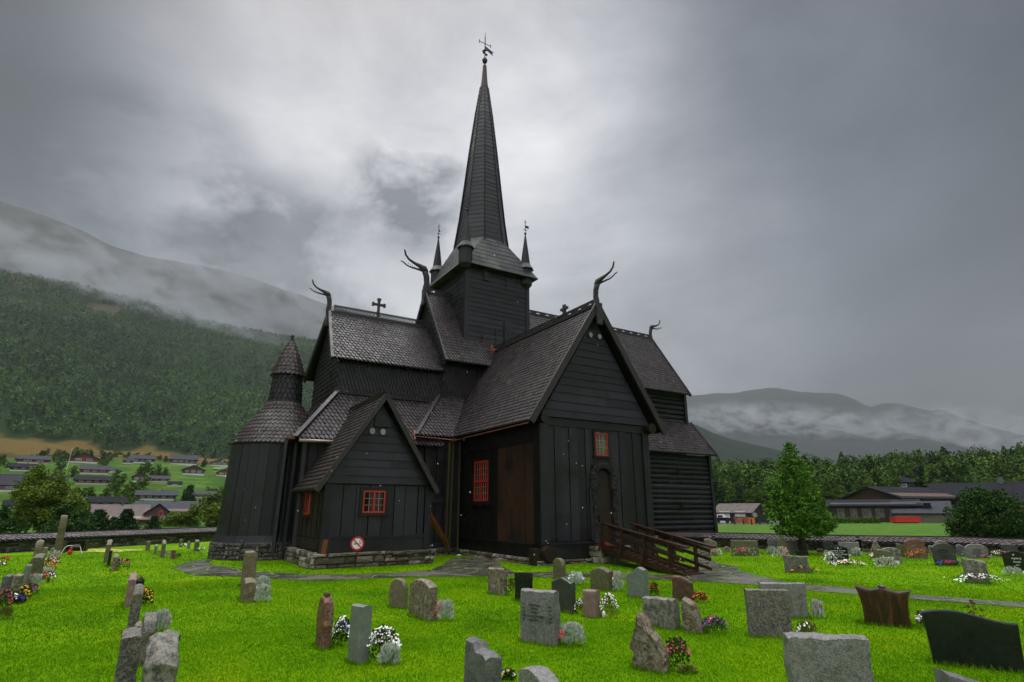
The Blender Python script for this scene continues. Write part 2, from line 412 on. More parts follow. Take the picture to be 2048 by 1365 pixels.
def rake(mb, a, b, w=.16, d=.07, up=(0, 0, 1)): mb.beam(a, b, d, w, up)
def dragon(parent, base, dirv, s=1.0, lean=.35, open_=.28, curl=1):
    """carved dragon head: neck rises from base, jaws open along dirv"""
    b = Vector(base); d = Vector(dirv).normalized(); Z = Vector((0, 0, 1)); side = d.cross(Z)
    def P(x, z): return b+d*x*s+Z*z*s
    neck = MB()
    neck.tube([P(-.05, -.35), P(0, 0), P(-.03, .25), P(.0, .55), P(.10, .85)], [.20*s, .165*s, .14*s, .145*s, .155*s], 8, side=side, flat=.7)
    for i in range(9): t = i/8; neck.ball(P(-.13+.10*t, .05+.72*t), .045*s, 6, 4)
    for i in range(5): t = i/4; neck.ball(P(.11+.03*t, .35+.4*t), .035*s, 6, 4)
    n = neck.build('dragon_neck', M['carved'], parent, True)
    hd = MB()
    hd.tube([P(.05, .78), P(.14, .93), P(.36, 1.02), P(.62, 1.10), P(.88, 1.22), P(1.04, 1.40), P(1.08, 1.54), P(1.11, 1.64)], [.150*s, .165*s, .110*s, .072*s, .056*s, .05*s, .046*s, .038*s], 8, side=side, flat=.75)
    hd.tube([P(.10, .80), P(.22, .82), P(.50, .84), P(.76, .86), P(.98, .92), P(1.14, 1.03), P(1.26, 1.06)], [.085*s, .064*s, .048*s, .042*s, .036*s, .034*s, .026*s], 8, side=side, flat=.75)
    for i in range(7): t = i/6; hd.ball(P(.30+.60*t, .80+.22*t), .024*s, 5, 4)
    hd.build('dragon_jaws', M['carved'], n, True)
    return n

def crest(mb, a, b, h=.24, th=.05, pitch=.42, hole=.2, style='cross'):
    a = Vector(a); b = Vector(b); Lh = (b-a).length; e = (b-a)/Lh; Z = Vector((0, 0, 1)); s = e.cross(Z)*th/2
    def bx(x0, x1, z0, z1): mb.obox(a+e*(x0+x1)/2+Z*(z0+z1)/2, e*(x1-x0)/2, s, Z*(z1-z0)/2)
    if style == 'cross':
        bx(0, Lh, 0, h*.42); bx(0, Lh, h*.80, h)
        n = int(Lh/pitch); p = Lh/n; w = p*hole*1.0
        for i in range(n):
            x = i*p; bx(x, x+p/2-w, h*.42, h*.80); bx(x+p/2+w, x+p, h*.42, h*.80)
            bx(x+p/2-w, x+p/2-w*.28, h*.60, h*.80); bx(x+p/2+w*.28, x+p/2+w, h*.60, h*.80)
    else:
        bx(0, Lh, 0, h*.30); bx(0, Lh, h*.84, h)
        n = int(Lh/.16); p = Lh/n
        for i in range(n):
            x = i*p
            for sg in (0, 1):
                q = a+e*(x+(p if sg else 0))+Z*h*.30; q2 = a+e*(x+(0 if sg else p))+Z*h*.84
                mb.beam(q, q2, th*.8, .036)
        for i in range(n*2): bx(i*p/2+.02, i*p/2+.055, h, h+.03)

def oct_ring(R_, z): return [(R_*math.cos(R(22.5+45*k)), R_*math.sin(R(22.5+45*k)), z) for k in range(8)]

# ---- nave -------------------------------------------------------------------------------
VC = 9.4; NL, NR = -.4, 15.15; NE, NZ, NRZ = 6.65, 8.07, 12.15; FE = 2*VC-NE
nw = MB()
nw.box(-.35, 15.05, 7.14, 11.66, 4.2, 8.35)                       # core of the upper nave
nw.box(-1.55, 15.2, 5.9, 12.9, .15, 4.5)                          # core of the aisles
nw.extr([(-.3, 7.14, 8.3), (-.3, 11.66, 8.3), (-.3, 9.4, 12.0)], (.05, 0, 0)); nw.extr([(15.0, 7.14, 8.3), (15.0, 11.66, 8.3), (15.0, 9.4, 12.0)], (.05, 0, 0))
nave = nw.build('nave_wall', M['tar_d'], church)
b = MB(); shingles(b, (-.37, 7.13, 6.3), (1, 0, 0), (0, 0, 1), 3.2, 2.0, .15, .2, lift=.04)
shingles(b, (-.36, 11.6, 6.3), (0, -1, 0), (0, 0, 1), 4.5, 2.0, .15, .2, lift=.04); b.build('wall_shingles', M['shingle_w'], nave)
b = MB(); logs(b, 4.5, 15.0, 7.12, 6.35, 8.2, .26); logs(b, 4.4, 15.15, 5.88, .42, 4.45, .255); b.build('log_wall', M['tar_h'], church)
b = MB()
for z in (1.9, 3.55): b.obox((12.7, 5.70, z), (.05, 0, 0), (0, .05, 0), (0, 0, .13)); b.obox((12.7, 5.66, z-.07), (.085, 0, 0), (0, .04, 0), (0, 0, .03))
split_build(b, 'wall_bracket', M['tar_d'], church)
b = MB(); b.obox((15.22, 5.86, 2.32), (.10, 0, 0), (0, .14, 0), (0, 0, 2.2)); b.obox((15.08, 7.08, 7.3), (.10, 0, 0), (0, .12, 0), (0, 0, .95))
b.obox((-1.50, 5.80, 2.5), (.11, 0, 0), (0, .11, 0), (0, 0, 2.0)); split_build(b, 'corner_post', M['tar'], church)
b = MB(); vboards(b, (-1.4, 5.9, 0), (1, 0, 0), 1.4, .35, 4.4, .33); b.box(-1.45, 0, 5.80, 5.9, 1.95, 2.15); b.box(-1.45, .02, 5.76, 5.9, .20, .42)
vboards(b, (-1.55, 6.4, 0), (0, -1, 0), .5, .35, 4.3, .25, out=(-1, 0, 0)); b.build('aisle_boards', M['tar'], church)
nr = MB(); roof_plane(nr, (NL, NE, NZ), (NR, NE, NZ), (NR, VC, NRZ), (NL, VC, NRZ)); roof_plane(nr, (NL, FE, NZ), (NR, FE, NZ), (NR, VC, NRZ), (NL, VC, NRZ))
nave_roof = nr.build('nave_roof', M['tar_d'], church)
b = MB(); sl = Vector((0, VC-NE, NRZ-NZ)); shingles(b, (NL, NE, NZ), (1, 0, 0), sl, NR-NL, sl.length, .165, .2); b.build('roof_shingles', M['shingle'], nave_roof)
b = MB()
for y in (NE-.02, FE+.02):
    z0 = NZ-.06
    rake(b, (NL-.04, y, z0), (NL-.04, VC, NRZ+.02), .20, .09); rake(b, (NR+.04, y, z0), (NR+.04, VC, NRZ+.02), .16, .07)
split_build(b, 'rake_board', M['rake'], church); b = MB()
for i in range(13):   # carved scallops hanging below the east rake
    t = i/13+.04
    for y in (NE, FE): b.lathe((NL-.10, y+(VC-y)*t, NZ-.16+(NRZ-NZ)*t), [(.05, -.04), (.06, 0), (.05, .04)], 6)
b.build('rake_carving', M['rake'], church)
b = MB(); crest(b, (NL+.12, VC, NRZ), (NR-.1, VC, NRZ), .27, .06, .62, .24); b.build('ridge_crest', M['rake'], church)
# aisle roof
PE, PZ, PT_, PTZ = 5.5, 4.52, 7.12, 6.52
pr = MB(); roof_plane(pr, (-2.1, PE, PZ), (15.5, PE, PZ), (15.5, PT_, PTZ), (-.45, PT_, PTZ)); roof_plane(pr, (-2.1, 13.3, PZ), (15.5, 13.3, PZ), (15.5, 11.7, PTZ), (-.45, 11.7, PTZ))
roof_plane(pr, (-2.1, 13.3, PZ), (-2.1, PE, PZ), (-.45, PT_, PTZ), (-.45, 11.7, PTZ))
prf = pr.build('aisle_roof', M['tar_d'], church)
b = MB(); sl = Vector((0, PT_-PE, PTZ-PZ)); shingles(b, (-2.1, PE, PZ), (1, 0, 0), sl, 17.6, sl.length, .16, .185, clip=lambda a, c: a > c/sl.length*1.65-.05)
se = Vector((1.65, 0, PTZ-PZ)); shingles(b, (-2.1, 13.3, PZ), (0, -1, 0), se, 7.8, se.length, .16, .185, clip=lambda a, c: 7.8-a > c/se.length*1.62-.05)
b.build('roof_shingles', M['shingle'], prf)
b = MB(); rake(b, (-2.12, PE-.02, PZ+.02), (-.46, PT_-.02, PTZ+.06), .05, .17); rake(b, (15.53, PE-.03, PZ-.02), (15.53, PT_, PTZ), .14, .06); split_build(b, 'hip_board', M['rake'], church)

# ---- choir ------------------------------------------------------------------------------
CL, CR, CE, CZ, CRZ = -5.3, -.3, 6.9, 7.58, 10.3
cw = MB(); cw.box(-4.9, -.4, 7.2, 11.6, 4.0, 7.8); cw.box(-6.15, -1.4, 5.92, 12.9, .3, 4.1); cw.extr([(-4.9, 7.2, 7.75), (-4.9, 11.6, 7.75), (-4.9, 9.4, 10.1)], (.06, 0, 0))
choir = cw.build('choir_wall', M['tar_d'], church)
b = MB(); shingles(b, (-4.95, 7.19, 5.95), (1, 0, 0), (0, 0, 1), 4.6, 1.8, .15, .2, lift=.045)
shingles(b, (-4.91, 11.6, 5.9), (0, -1, 0), (0, 0, 1), 4.4, 3.9, .15, .2, lift=.045, clip=lambda a, c: c < 1.85 or (c-1.7)/2.4 < 1-abs(a-2.2)/2.2)
b.build('wall_shingles', M['shingle_w'], choir)
b = MB(); vboards(b, (-6.1, 5.92, 0), (1, 0, 0), 4.6, .4, 4.1, .3); vboards(b, (-6.15, 7.4, 0), (0, -1, 0), 1.5, .5, 4.1, .24, out=(-1, 0, 0))
b.box(-6.2, -1.5, 5.80, 5.92, .30, .50); b.build('choir_boards', M['tar'], church)
b = MB(); b.tube([(-6.22, 5.86, .25), (-6.2, 5.86, 4.1)], [.13, .115], 12); b.obox((-6.75, 6.55, 2.2), (.05, -.03, 0), (.06, .09, 0), (.02, 0, 1.95)); b.obox((-6.52, 6.15, 2.15), (.04, 0, 0), (0, .07, 0), (.03, 0, 1.9)); split_build(b, 'choir_post', M['tar'], church)
cr = MB(); roof_plane(cr, (CL, CE, CZ), (CR, CE, CZ), (CR, VC, CRZ), (CL+.28, VC, CRZ)); roof_plane(cr, (CL, 2*VC-CE, CZ), (CR, 2*VC-CE, CZ), (CR, VC, CRZ), (CL+.28, VC, CRZ))
crf = cr.build('choir_roof', M['tar_d'], church)
b = MB(); sl = Vector((0, VC-CE, CRZ-CZ)); shingles(b, (CL, CE, CZ), (1, 0, 0), sl, CR-CL, sl.length, .175, .2, clip=lambda a, c: a > c/sl.length*.3); b.build('roof_shingles', M['shingle'], crf)
b = MB()
for y in (CE-.02, 2*VC-CE+.02): rake(b, (CL-.02, y, CZ-.08), (CL+.26, VC, CRZ+.02), .2, .12)
split_build(b, 'rake_board', M['rake'], church)
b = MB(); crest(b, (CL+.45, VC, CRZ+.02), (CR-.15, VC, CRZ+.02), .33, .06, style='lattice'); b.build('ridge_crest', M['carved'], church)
b = MB(); b.box(CL+.3, CR, VC-.09, VC+.09, CRZ-.04, CRZ+.035); b.build('ridge_cap', M['rake'], church)
cx = MB(); cx.box(-2.83, -2.71, VC-.04, VC+.04, 10.35, 11.36); cx.box(-3.06, -2.48, VC-.035, VC+.035, 11.0, 11.12)
for x in (-3.05, -2.49): cx.box(x-.05, x+.05, VC-.045, VC+.045, 10.96, 11.16)
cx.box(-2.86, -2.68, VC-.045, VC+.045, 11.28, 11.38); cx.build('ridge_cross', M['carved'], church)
QE, QZ, QT, QTZ = 5.5, 4.12, 7.14, 6.18
qr = MB(); roof_plane(qr, (-6.65, QE, QZ), (-1.0, QE, QZ), (-.9, QT, QTZ), (-4.93, QT, QTZ)); roof_plane(qr, (-6.65, 13.3, QZ), (-1.0, 13.3, QZ), (-.9, 11.66, QTZ), (-4.93, 11.66, QTZ))
roof_plane(qr, (-6.65, 13.3, QZ), (-6.65, QE, QZ), (-4.93, QT, QTZ), (-4.93, 11.66, QTZ)); qrf = qr.build('choir_aisle_roof', M['tar_d'], church)
b = MB(); sl = Vector((0, QT-QE, QTZ-QZ)); shingles(b, (-6.65, QE, QZ), (1, 0, 0), sl, 5.7, sl.length, .165, .2, clip=lambda a, c: a > c/sl.length*1.72-.04)
se = Vector((1.72, 0, QTZ-QZ)); shingles(b, (-6.65, 13.3, QZ), (0, -1, 0), se, 7.8, se.length, .165, .2, clip=lambda a, c: 7.8-a > c/se.length*1.64-.05 and a > c/se.length*1.64)
b.build('roof_shingles', M['shingle'], qrf)
b = MB(); rake(b, (-6.68, QE-.03, QZ+.04), (-4.93, QT-.02, QTZ+.08), .05, .2); split_build(b, 'hip_board', M['rake'], church)
b = MB(); b.box(-4.9, -1.0, QT-.10, QT-.02, QTZ-.02, QTZ+.07); b.build('flashing_board', M['tar_brown'], church)
b = MB(); b.tube([(-6.55, QE-.10, QZ-.09), (-4.9, QE-.10, QZ-.07)], .055, 10); b.build('gutter', M['gutter'], church, True)

# ---- apse with its turret ---------------------------------------------------------------
AC = Vector((-6.64, 8.5, 0))
b = MB(); n = 30
for k in range(n):
    th = math.pi*.35+k*2*math.pi/n*1.0
    d = Vector((math.cos(th), math.sin(th), 0)); t = Vector((-d.y, d.x, 0)); r0, r1 = 1.83, 1.70; w0 = math.pi*r0/n-.006; w1 = math.pi*r1/n-.005; o_ = random.uniform(0, .03)
    b.hexa([AC+d*(r0-.2)-t*w0+Vector((0, 0, .7)), AC+d*(r0+o_)-t*w0+Vector((0, 0, .7)), AC+d*(r0+o_)+t*w0+Vector((0, 0, .7)), AC+d*(r0-.2)+t*w0+Vector((0, 0, .7)),
            AC+d*(r1-.2)-t*w1+Vector((0, 0, 4.12)), AC+d*(r1+o_)-t*w1+Vector((0, 0, 4.12)), AC+d*(r1+o_)+t*w1+Vector((0, 0, 4.12)), AC+d*(r1-.2)+t*w1+Vector((0, 0, 4.12))])
b.lathe(AC, [(1.60, .5), (1.60, .8), (1.55, 4.1)], 30); b.build('apse_wall', M['tar'], church)
b = MB(); b.lathe(AC, [(1.97, .52), (1.93, .60), (1.88, .80), (1.7, .82)], 24); b.build('apse_sill', M['tar_h'], church)
b = MB(); n = 20
for k in range(n):
    t0 = 2*math.pi*k/n; t1 = 2*math.pi*(k+1)/n; r_ = 1.96
    rubble(b, (AC.x+r_*math.cos(t0), AC.y+r_*math.sin(t0)), (AC.x+r_*math.cos(t1), AC.y+r_*math.sin(t1)), 0, .56, (math.cos((t0+t1)/2), math.sin((t0+t1)/2), 0), .1, .14, .34, k)
b.build('apse_foundation', M['found_d'], church)
prof = [(1.80, 4.05), (1.45, 4.62), (1.10, 5.10), (.82, 5.45), (.66, 5.74)]
b = MB(); b.lathe(AC, [(1.6, 4.0)]+prof+[(.2, 5.76)], 30); apr = b.build('apse_roof', M['tar_d'], church)
def ring_shingles(mb, C, prof, n, crs=.19, lift=.035):
    C = Vector(C)
    for (r0, z0), (r1, z1) in zip(prof[:-1], prof[1:]):
        Ls = math.hypot(r1-r0, z1-z0); rows = max(1, round(Ls/crs))
        for j in range(rows):
            f0 = j/rows; f1 = (j+1)/rows; ra = r0+(r1-r0)*f0; za = z0+(z1-z0)*f0; m = max(10, int(2*math.pi*ra/.16))
            off = (j % 2)*.5
            for k in range(m):
                th = 2*math.pi*(k+off)/m; d = Vector((math.cos(th), math.sin(th), 0)); t = Vector((-d.y, d.x, 0))
                up = (d*(r1-r0)+Vector((0, 0, z1-z0))).normalized(); w = math.pi*ra/m*.94; L_ = Ls/rows*1.5
                nn = t.cross(up); nn = nn if nn.dot(d) > 0 else -nn
                P0 = C+d*ra+Vector((0, 0, za)); l = lift+random.uniform(-.006, .006)
                pts = [P0-t*w+up*L_*.28+nn*l*.85, P0-t*w*.55+up*L_*.06+nn*l, P0-up*.01+nn*l, P0+t*w*.55+up*L_*.06+nn*l, P0+t*w+up*L_*.28+nn*l*.85, P0+t*w*.9+up*L_+nn*.004, P0-t*w*.9+up*L_+nn*.004]
                lo = [p-nn*.022 for p in pts[:5]]
                q = len(mb.v); mb.v.extend([tuple(p) for p in pts+lo])
                fs = [tuple(q+i for i in range(7))]+[(q+i, q+7+i, q+8+i, q+i+1) for i in range(4)]+[(q+6, q+7, q), (q+4, q+11, q+5)]
                mb.f.extend(fs); mb.m.extend([0]*len(fs))
b = MB(); ring_shingles(b, AC, prof, 30); b.build('roof_shingles', M['shingle_b'], apr)
tprof = [(.62, 5.70), (.54, 6.93)]
b = MB(); b.lathe(AC, [(.6, 5.6), (.52, 6.95)], 20); tb = b.build('apse_turret', M['tar_d'], church)
b = MB(); ring_shingles(b, AC, tprof, 20, .22, .04); b.build('wall_shingles', M['shingle_w'], tb)
cprof = [(.66, 6.90), (.50, 7.40), (.36, 7.80), (.20, 8.15), (.07, 8.42)]
b = MB(); b.lathe(AC, [(.5, 6.86)]+cprof, 20); tr = b.build('apse_turret_roof', M['tar_d'], church)
b = MB(); ring_shingles(b, AC, cprof, 20, .17); b.build('roof_shingles', M['shingle_b'], tr)
b = MB(); b.lathe(AC, [(.09, 8.35), (.07, 8.45), (.09, 8.50), (.04, 8.54), (.075, 8.60), (.065, 8.67), (.01, 8.73)], 10); b.build('finial', M['tar_d'], tr, True)

# ---- transept ---------------------------------------------------------------------------
TC, TEZ, TRZ, TV = 2.465, 4.5, 9.0, -.33
tw = MB(); tw.box(.05, 4.88, .06, 6.2, .12, 4.6); tw.extr([(.1, .02, 4.6), (4.83, .02, 4.6), (TC, .02, 8.55)], (0, .08, 0)); tran = tw.build('transept_wall', M['tar_d'], church)
b = MB(); vboards(b, (.34, .06, 0), (1, 0, 0), 1.78, .70, 4.42, .31, gap=.014); vboards(b, (3.14, .06, 0), (1, 0, 0), 1.5, .70, 4.42, .31, gap=.014)
b.box(2.1, 3.16, .02, .08, 3.15, 4.42); b.box(.01, .34, -.05, .3, .62, 4.45); b.box(4.62, 4.93, -.05, .3, .62, 4.45); b.box(.0, 4.93, -.03, .1, 4.42, 4.72)
b.build('facade_boards', M['tar'], church)
b = MB(); b.box(.10, 4.9, -.04, .1, .16, .60); b.box(.28, 2.12, -.09, .06, .60, .68); b.box(3.12, 4.9, -.09, .06, .60, .68); b.build('facade_sill', M['tar_h'], church)
b = MB(); clap_gable(b, -.10, -.02, 4.95, 4.70, TC, 8.55, .28); b.build('gable_boards', M['tar_h'], church)
b = MB()
for x in (2.24, 2.66): b.lathe((0, 0, 0), [(.001, 0), (.085, 0), (.085, .02), (.001, .02)], 14); k = len(b.v)-56; b.v[k:] = [(x+p[0], -.16+p[2]*-1, 7.86+p[1]*1.15) for p in b.v[k:]]
split_build(b, 'gable_vent', M['pale_glass'], church)
b = MB(); b.tube([(.16, .05, .36), (.18, -.30, .36)], [.225, .245], 18); b.obox((-.16, .12, .27), (.12, 0, 0), (0, .16, 0), (0, 0, .24))
b.tube([(.08, .1, 4.62), (.05, -.28, 4.60)], [.13, .15], 12); b.tube([(4.9, .1, 4.62), (4.93, -.30, 4.58)], [.17, .20], 12); split_build(b, 'beam_end', M['tar_brown'], church)
b = MB(); vboards(b, (.05, .34, 0), (0, 1, 0), 2.35, .62, 3.9, .55, out=(-1, 0, 0), gap=.012); b.build('side_boards', M['brown_warm'], church)
b = MB(); vboards(b, (.05, 2.7, 0), (0, 1, 0), 2.9, .62, 3.9, .4, out=(-1, 0, 0)); b.box(-.05, .1, .3, 5.6, 3.88, 4.05); b.box(-.06, .1, .2, 5.7, .14, .56); b.box(-.09, .06, .3, 5.6, .56, .63); b.box(-.02, .1, 0, 5.6, 4.05, 4.55); b.box(-.03, .12, -.04, .34, .5, 4.5)
b.build('side_wall_frame', M['tar_d'], church)
t2 = MB(); roof_plane(t2, (-.52, TV, TEZ), (-.52, 7.8, TEZ), (TC, 7.8, TRZ), (TC, TV, TRZ)); roof_plane(t2, (5.45, TV, TEZ), (5.45, 6.2, TEZ), (TC, 7.8, TRZ), (TC, TV, TRZ)); trf = t2.build('transept_roof', M['tar_d'], church)
b = MB(); sl = Vector((TC+.52, 0, TRZ-TEZ)); shingles(b, (-.52, 7.6, TEZ), (0, -1, 0), sl, 7.6-TV, sl.length, .15, .165, lift=.045)
sl2 = Vector((TC-5.45, 0, TRZ-TEZ)); shingles(b, (5.45, TV, TEZ), (0, 1, 0), sl2, 1.6, sl2.length, .15, .165, lift=.045); b.build('roof_shingles', M['shingle'], trf)
b = MB(); rake(b, (-.56, TV-.03, TEZ-.07), (TC, TV-.03, TRZ+.03), .22, .09); rake(b, (5.49, TV-.03, TEZ-.07), (TC, TV-.03, TRZ+.03), .22, .09)
b.box(TC-.09, TC+.09, TV, 7.5, TRZ-.02, TRZ+.05); split_build(b, 'rake_board', M['rake'], church)
b = MB(); crest(b, (TC, TV+.1, TRZ+.03), (TC, 7.4, TRZ+.03), .26, .06, .62, .24); b.build('ridge_crest', M['rake'], church)
b = MB(); b.box(TC-.04, TC+.04, 1.62, 1.78, TRZ+.25, TRZ+.66); b.box(TC-.05, TC+.05, 1.48, 1.92, TRZ+.44, TRZ+.54); b.build('ridge_cross', M['carved'], church)
b = MB(); b.tube([(-.58, TV+.1, TEZ-.10), (-.58, 2.5, TEZ-.12), (-.57, 5.2, TEZ-.14)], .02, 8); b.tube([(-.57, 5.2, TEZ-.14), (-1.2, 5.42, PZ-.10), (-2.15, 5.42, PZ-.08)], .02, 8)
b.obox((-.62, 5.28, TEZ-.12), (.10, 0, 0), (0, .10, 0), (0, 0, .05)); b.obox((-2.15, 5.6, PZ+.01), (.03, 0, 0), (.05, .16, .2), (0, 0, .02)); b.obox((-6.80, 5.75, QZ+.0), (.12, 0, 0), (0, .22, .0), (0, 0, .04)); split_build(b, 'copper_gutter', M['copper'], church)
b = MB(); b.tube([(2.35, 6.95, 9.0), (2.1, 6.8, 8.85), (2.15, 7.2, 9.25), (1.9, 7.1, 9.2)], .03, 6); b.obox((2.1, 6.9, 8.95), (.12, 0, 0), (0, .03, 0), (0, .0, .10)); split_build(b, 'copper_flashing', M['copper'], church)
b = MB(); b.tube([(1.95, 7.35, 9.15), (1.9, 7.5, 9.9)], .03, 6); b.tube([(2.65, 7.5, 9.4), (2.6, 7.5, 10.3)], .025, 6)
for dx in (0, .35): b.tube([(3.5+dx, 7.3, 9.6), (3.15+dx, 7.48, 10.5)], .014, 5)
split_build(b, 'roof_conduit', M['iron_red'], church)
win(church, (2.36, .02, 3.50), (1, 0, 0), (0, -1, 0), .56, .80, 'red', 3, 3, 1, 1, glass='glass_curtain')
win(church, (.02, 4.50, 1.98), (0, -1, 0), (-1, 0, 0), 1.12, 1.50, 'red', 3, 3, 2, 2)
# door, portal
dm = MB(); arch = [(2.36+.0, 0)]
def archpts(cx, r, z0, zs, n=12): return [(cx-r, z0)]+[(cx-r*math.cos(math.pi*i/n), zs+r*math.sin(math.pi*i/n)) for i in range(n+1)]+[(cx+r, z0)]
dm.extr([(x, .0, z) for x, z in archpts(2.64, .36, .64, 2.62)], (0, .05, 0)); door = dm.build('door', M['tar_brown'], church)
b = MB()
for z in (1.05, 1.75, 2.5): b.box(2.32, 2.92, -.02, .0, z, z+.03)
split_build(b, 'door_strap', M['iron'], door); b = MB(); b.lathe((2.42, -.03, 1.45), [(.03, -.05), (.045, 0), (.03, .05)], 8); b.box(2.40, 2.46, -.05, 0, 1.30, 1.36); b.build('door_handle', M['iron'], door)
pm = MB()
for cx in (2.20, 3.09):
    pm.tube([(cx, -.05, .70), (cx, -.05, 1.2), (cx, -.05, 2.32)], [.115, .10, .095], 14); pm.lathe((cx, -.05, 2.34), [(.11, 0), (.15, .03), (.15, .36), (.17, .38), (.17, .42), (.12, .44)], 12)
    pm.lathe((cx, -.05, .62), [(.16, 0), (.16, .10), (.12, .12)], 4, R(45)); pm.ball((cx, -.08, 2.86), .10, 10, 6, .9)
n = 16; outer = [(2.645-.54*math.cos(math.pi*i/n), 2.72+.56*math.sin(math.pi*i/n)) for i in range(n+1)]; inner = [(2.645-.35*math.cos(math.pi*i/n), 2.70+.37*math.sin(math.pi*i/n)) for i in range(n+1)]
for i in range(n):
    q = [(outer[i][0], -.12, outer[i][1]), (outer[i+1][0], -.12, outer[i+1][1]), (inner[i+1][0], -.09, inner[i+1][1]), (inner[i][0], -.09, inner[i][1])]
    pm.add(q+[(x, .04, z) for x, y, z in q], [(0, 1, 2, 3), (0, 4, 5, 1), (2, 6, 7, 3), (3, 7, 4, 0)])
for _ in range(520):
    u_ = random.random()
    if u_ < .62:
        cx = random.choice((2.20, 3.09)); a = random.uniform(-2.7, -.4); z = random.uniform(.75, 2.75); r_ = .100 if z < 2.34 else .148
        pm.ball((cx+r_*math.cos(a), -.05+r_*math.sin(a), z), random.uniform(.012, .022), 5, 4)
    else:
        a = random.uniform(0, math.pi); r_ = random.uniform(.38, .53); pm.ball((2.645-r_*math.cos(a), -.115, 2.71+r_*math.sin(a)), random.uniform(.014, .026), 5, 4)
for cx in (2.20, 3.09):
    for s_ in (1, -1):
        pm.tube([(cx+.108*math.cos(s_*t*.7-1.57), -.05+.108*math.sin(s_*t*.7-1.57), .74+t*.055) for t in range(29)], .012, 4)
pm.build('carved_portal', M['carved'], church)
b = MB(); b.box(2.0, 2.30, -.08, .02, .7, 2.4); b.box(3.02, 3.14, -.02, .04, .7, 2.5); b.build('door_jamb', M['tar'], church)

# ---- sacristy ---------------------------------------------------------------------------
SL, SR, SV, SC, SEZ, SRZ = -6.2, -2.66, 2.62, -4.53, 2.28, 5.32
s = MB(); s.box(SL+.05, SR-.03, SV+.05, 6.0, .42, 2.5); s.extr([(SL+.1, SV+.05, 2.45), (SR-.1, SV+.05, 2.45), (SC, SV+.05, 5.0)], (0, .05, 0)); sac = s.build('sacristy_wall', M['tar_d'], church)
b = MB(); vboards(b, (SL+.2, SV+.05, 0), (1, 0, 0), 3.1, .90, 2.42, .42); b.box(SL, SL+.22, SV-.05, SV+.2, .45, 2.44); b.box(SR-.22, SR, SV-.05, SV+.2, .45, 2.44); b.box(SL+.2, SR-.2, SV-.06, SV+.05, .82, .90)
b.box(SL+.2, SR-.22, SV-.02, SV+.1, .44, .82); b.obox((SL+.12, SV-.12, .62), (.13, 0, 0), (0, .06, 0), (0, 0, .22)); b.build('sacristy_boards', M['tar'], church)
b = MB(); b.obox((SL+.10, SV-.14, .62), (.07, 0, -.0), (0, .06, 0), (.02, 0, .20)); b.build('corner_block', M['orange_wood'], church)
b = MB(); vboards(b, (SL+.05, 5.9, 0), (0, -1, 0), 3.1, .85, 2.3, .33, out=(-1, 0, 0)); b.box(SL-.02, SL+.06, 2.8, 5.9, .5, .82); b.build('side_boards', M['tar_brown'], church)
b = MB(); clap_gable(b, SV-.02, SL+.02, SR-.02, 2.47, SC, 5.02, .26); b.box(SC-.27, SC+.27, SV-.10, SV-.05, 4.30, 4.62); b.build('gable_boards', M['tar_h'], church)
b = MB()
for x in (SC-.33, SC+.03): b.lathe((0, 0, 0), [(.001, 0), (.09, 0), (.09, .02), (.001, .02)], 14); k = len(b.v)-56; b.v[k:] = [(x+p[0], SV-.08-p[2], 4.14+p[1]*1.15) for p in b.v[k:]]
split_build(b, 'gable_vent', M['pale_glass'], church)
SF = SV-.28
s2 = MB(); roof_plane(s2, (-6.47, SF, SEZ-.02), (-6.47, 5.95, SEZ-.02), (SC, 6.6, SRZ), (SC, SF, SRZ)); roof_plane(s2, (-2.60, SF, SEZ-.02), (-2.60, 5.95, SEZ-.02), (SC, 6.6, SRZ), (SC, SF, SRZ)); srf = s2.build('sacristy_roof', M['tar_d'], church)
b = MB(); sl = Vector((SC+6.47, 0, SRZ-SEZ)); shingles(b, (-6.47, 6.0, SEZ), (0, -1, 0), sl, 6.0-SF, sl.length, .17, .17, lift=.06)
sl = Vector((SC+2.6, 0, SRZ-SEZ)); shingles(b, (-2.6, SF, SEZ), (0, 1, 0), sl, 3.6, sl.length, .17, .17, lift=.05); b.build('roof_shingles', M['shingle_b'], srf)
b = MB(); rake(b, (-6.51, SF-.03, SEZ-.06), (SC, SF-.03, SRZ), .15, .07); rake(b, (-2.56, SF-.03, SEZ-.06), (SC, SF-.03, SRZ), .15, .07); split_build(b, 'rake_board', M['rake'], church)
b = MB(); crest(b, (SC, SF+.02, SRZ), (SC, 6.5, SRZ), .17, .06, style='lattice'); b.build('ridge_crest', M['tar_brown'], church)
win(church, (-4.99, SV+.01, 1.58), (1, 0, 0), (0, -1, 0), .72, .68, 'red', 2, 3, 2, 1)
win(church, (SL+.03, 5.02, 1.52), (0, -1, 0), (-1, 0, 0), .82, .72, 'red', 2, 3, 2, 1)
b = MB(); rubble(b, (-6.42, 2.56), (-2.50, 2.56), 0, .12, (0, -1, 0), .10, .12, .30, 5); rubble(b, (-6.43, 2.555), (-4.2, 2.555), .12, .33, (0, -1, 0), .13, .21, .5, 45); rubble(b, (-4.2, 2.555), (-2.49, 2.555), .12, .31, (0, -1, 0), .12, .10, .34, 46); rubble(b, (-6.44, 2.55), (-4.2, 2.55), .33, .44, (0, -1, 0), .17, .11, .8, 25); rubble(b, (-4.2, 2.55), (-2.48, 2.55), .31, .44, (0, -1, 0), .19, .13, .6, 26); rubble(b, (-6.35, 6.0), (-6.35, 2.62), .0, .46, (-1, 0, 0), .16, .13, .38, 6); b.build('sacristy_foundation', M['found'], church)
b = MB(); rubble(b, (-.18, .02), (4.95, .02), -.05, .15, (0, -1, 0), .16, .14, .5, 8); rubble(b, (-.02, 6.0), (-.02, .0), -.05, .20, (-1, 0, 0), .2, .13, .42, 9)
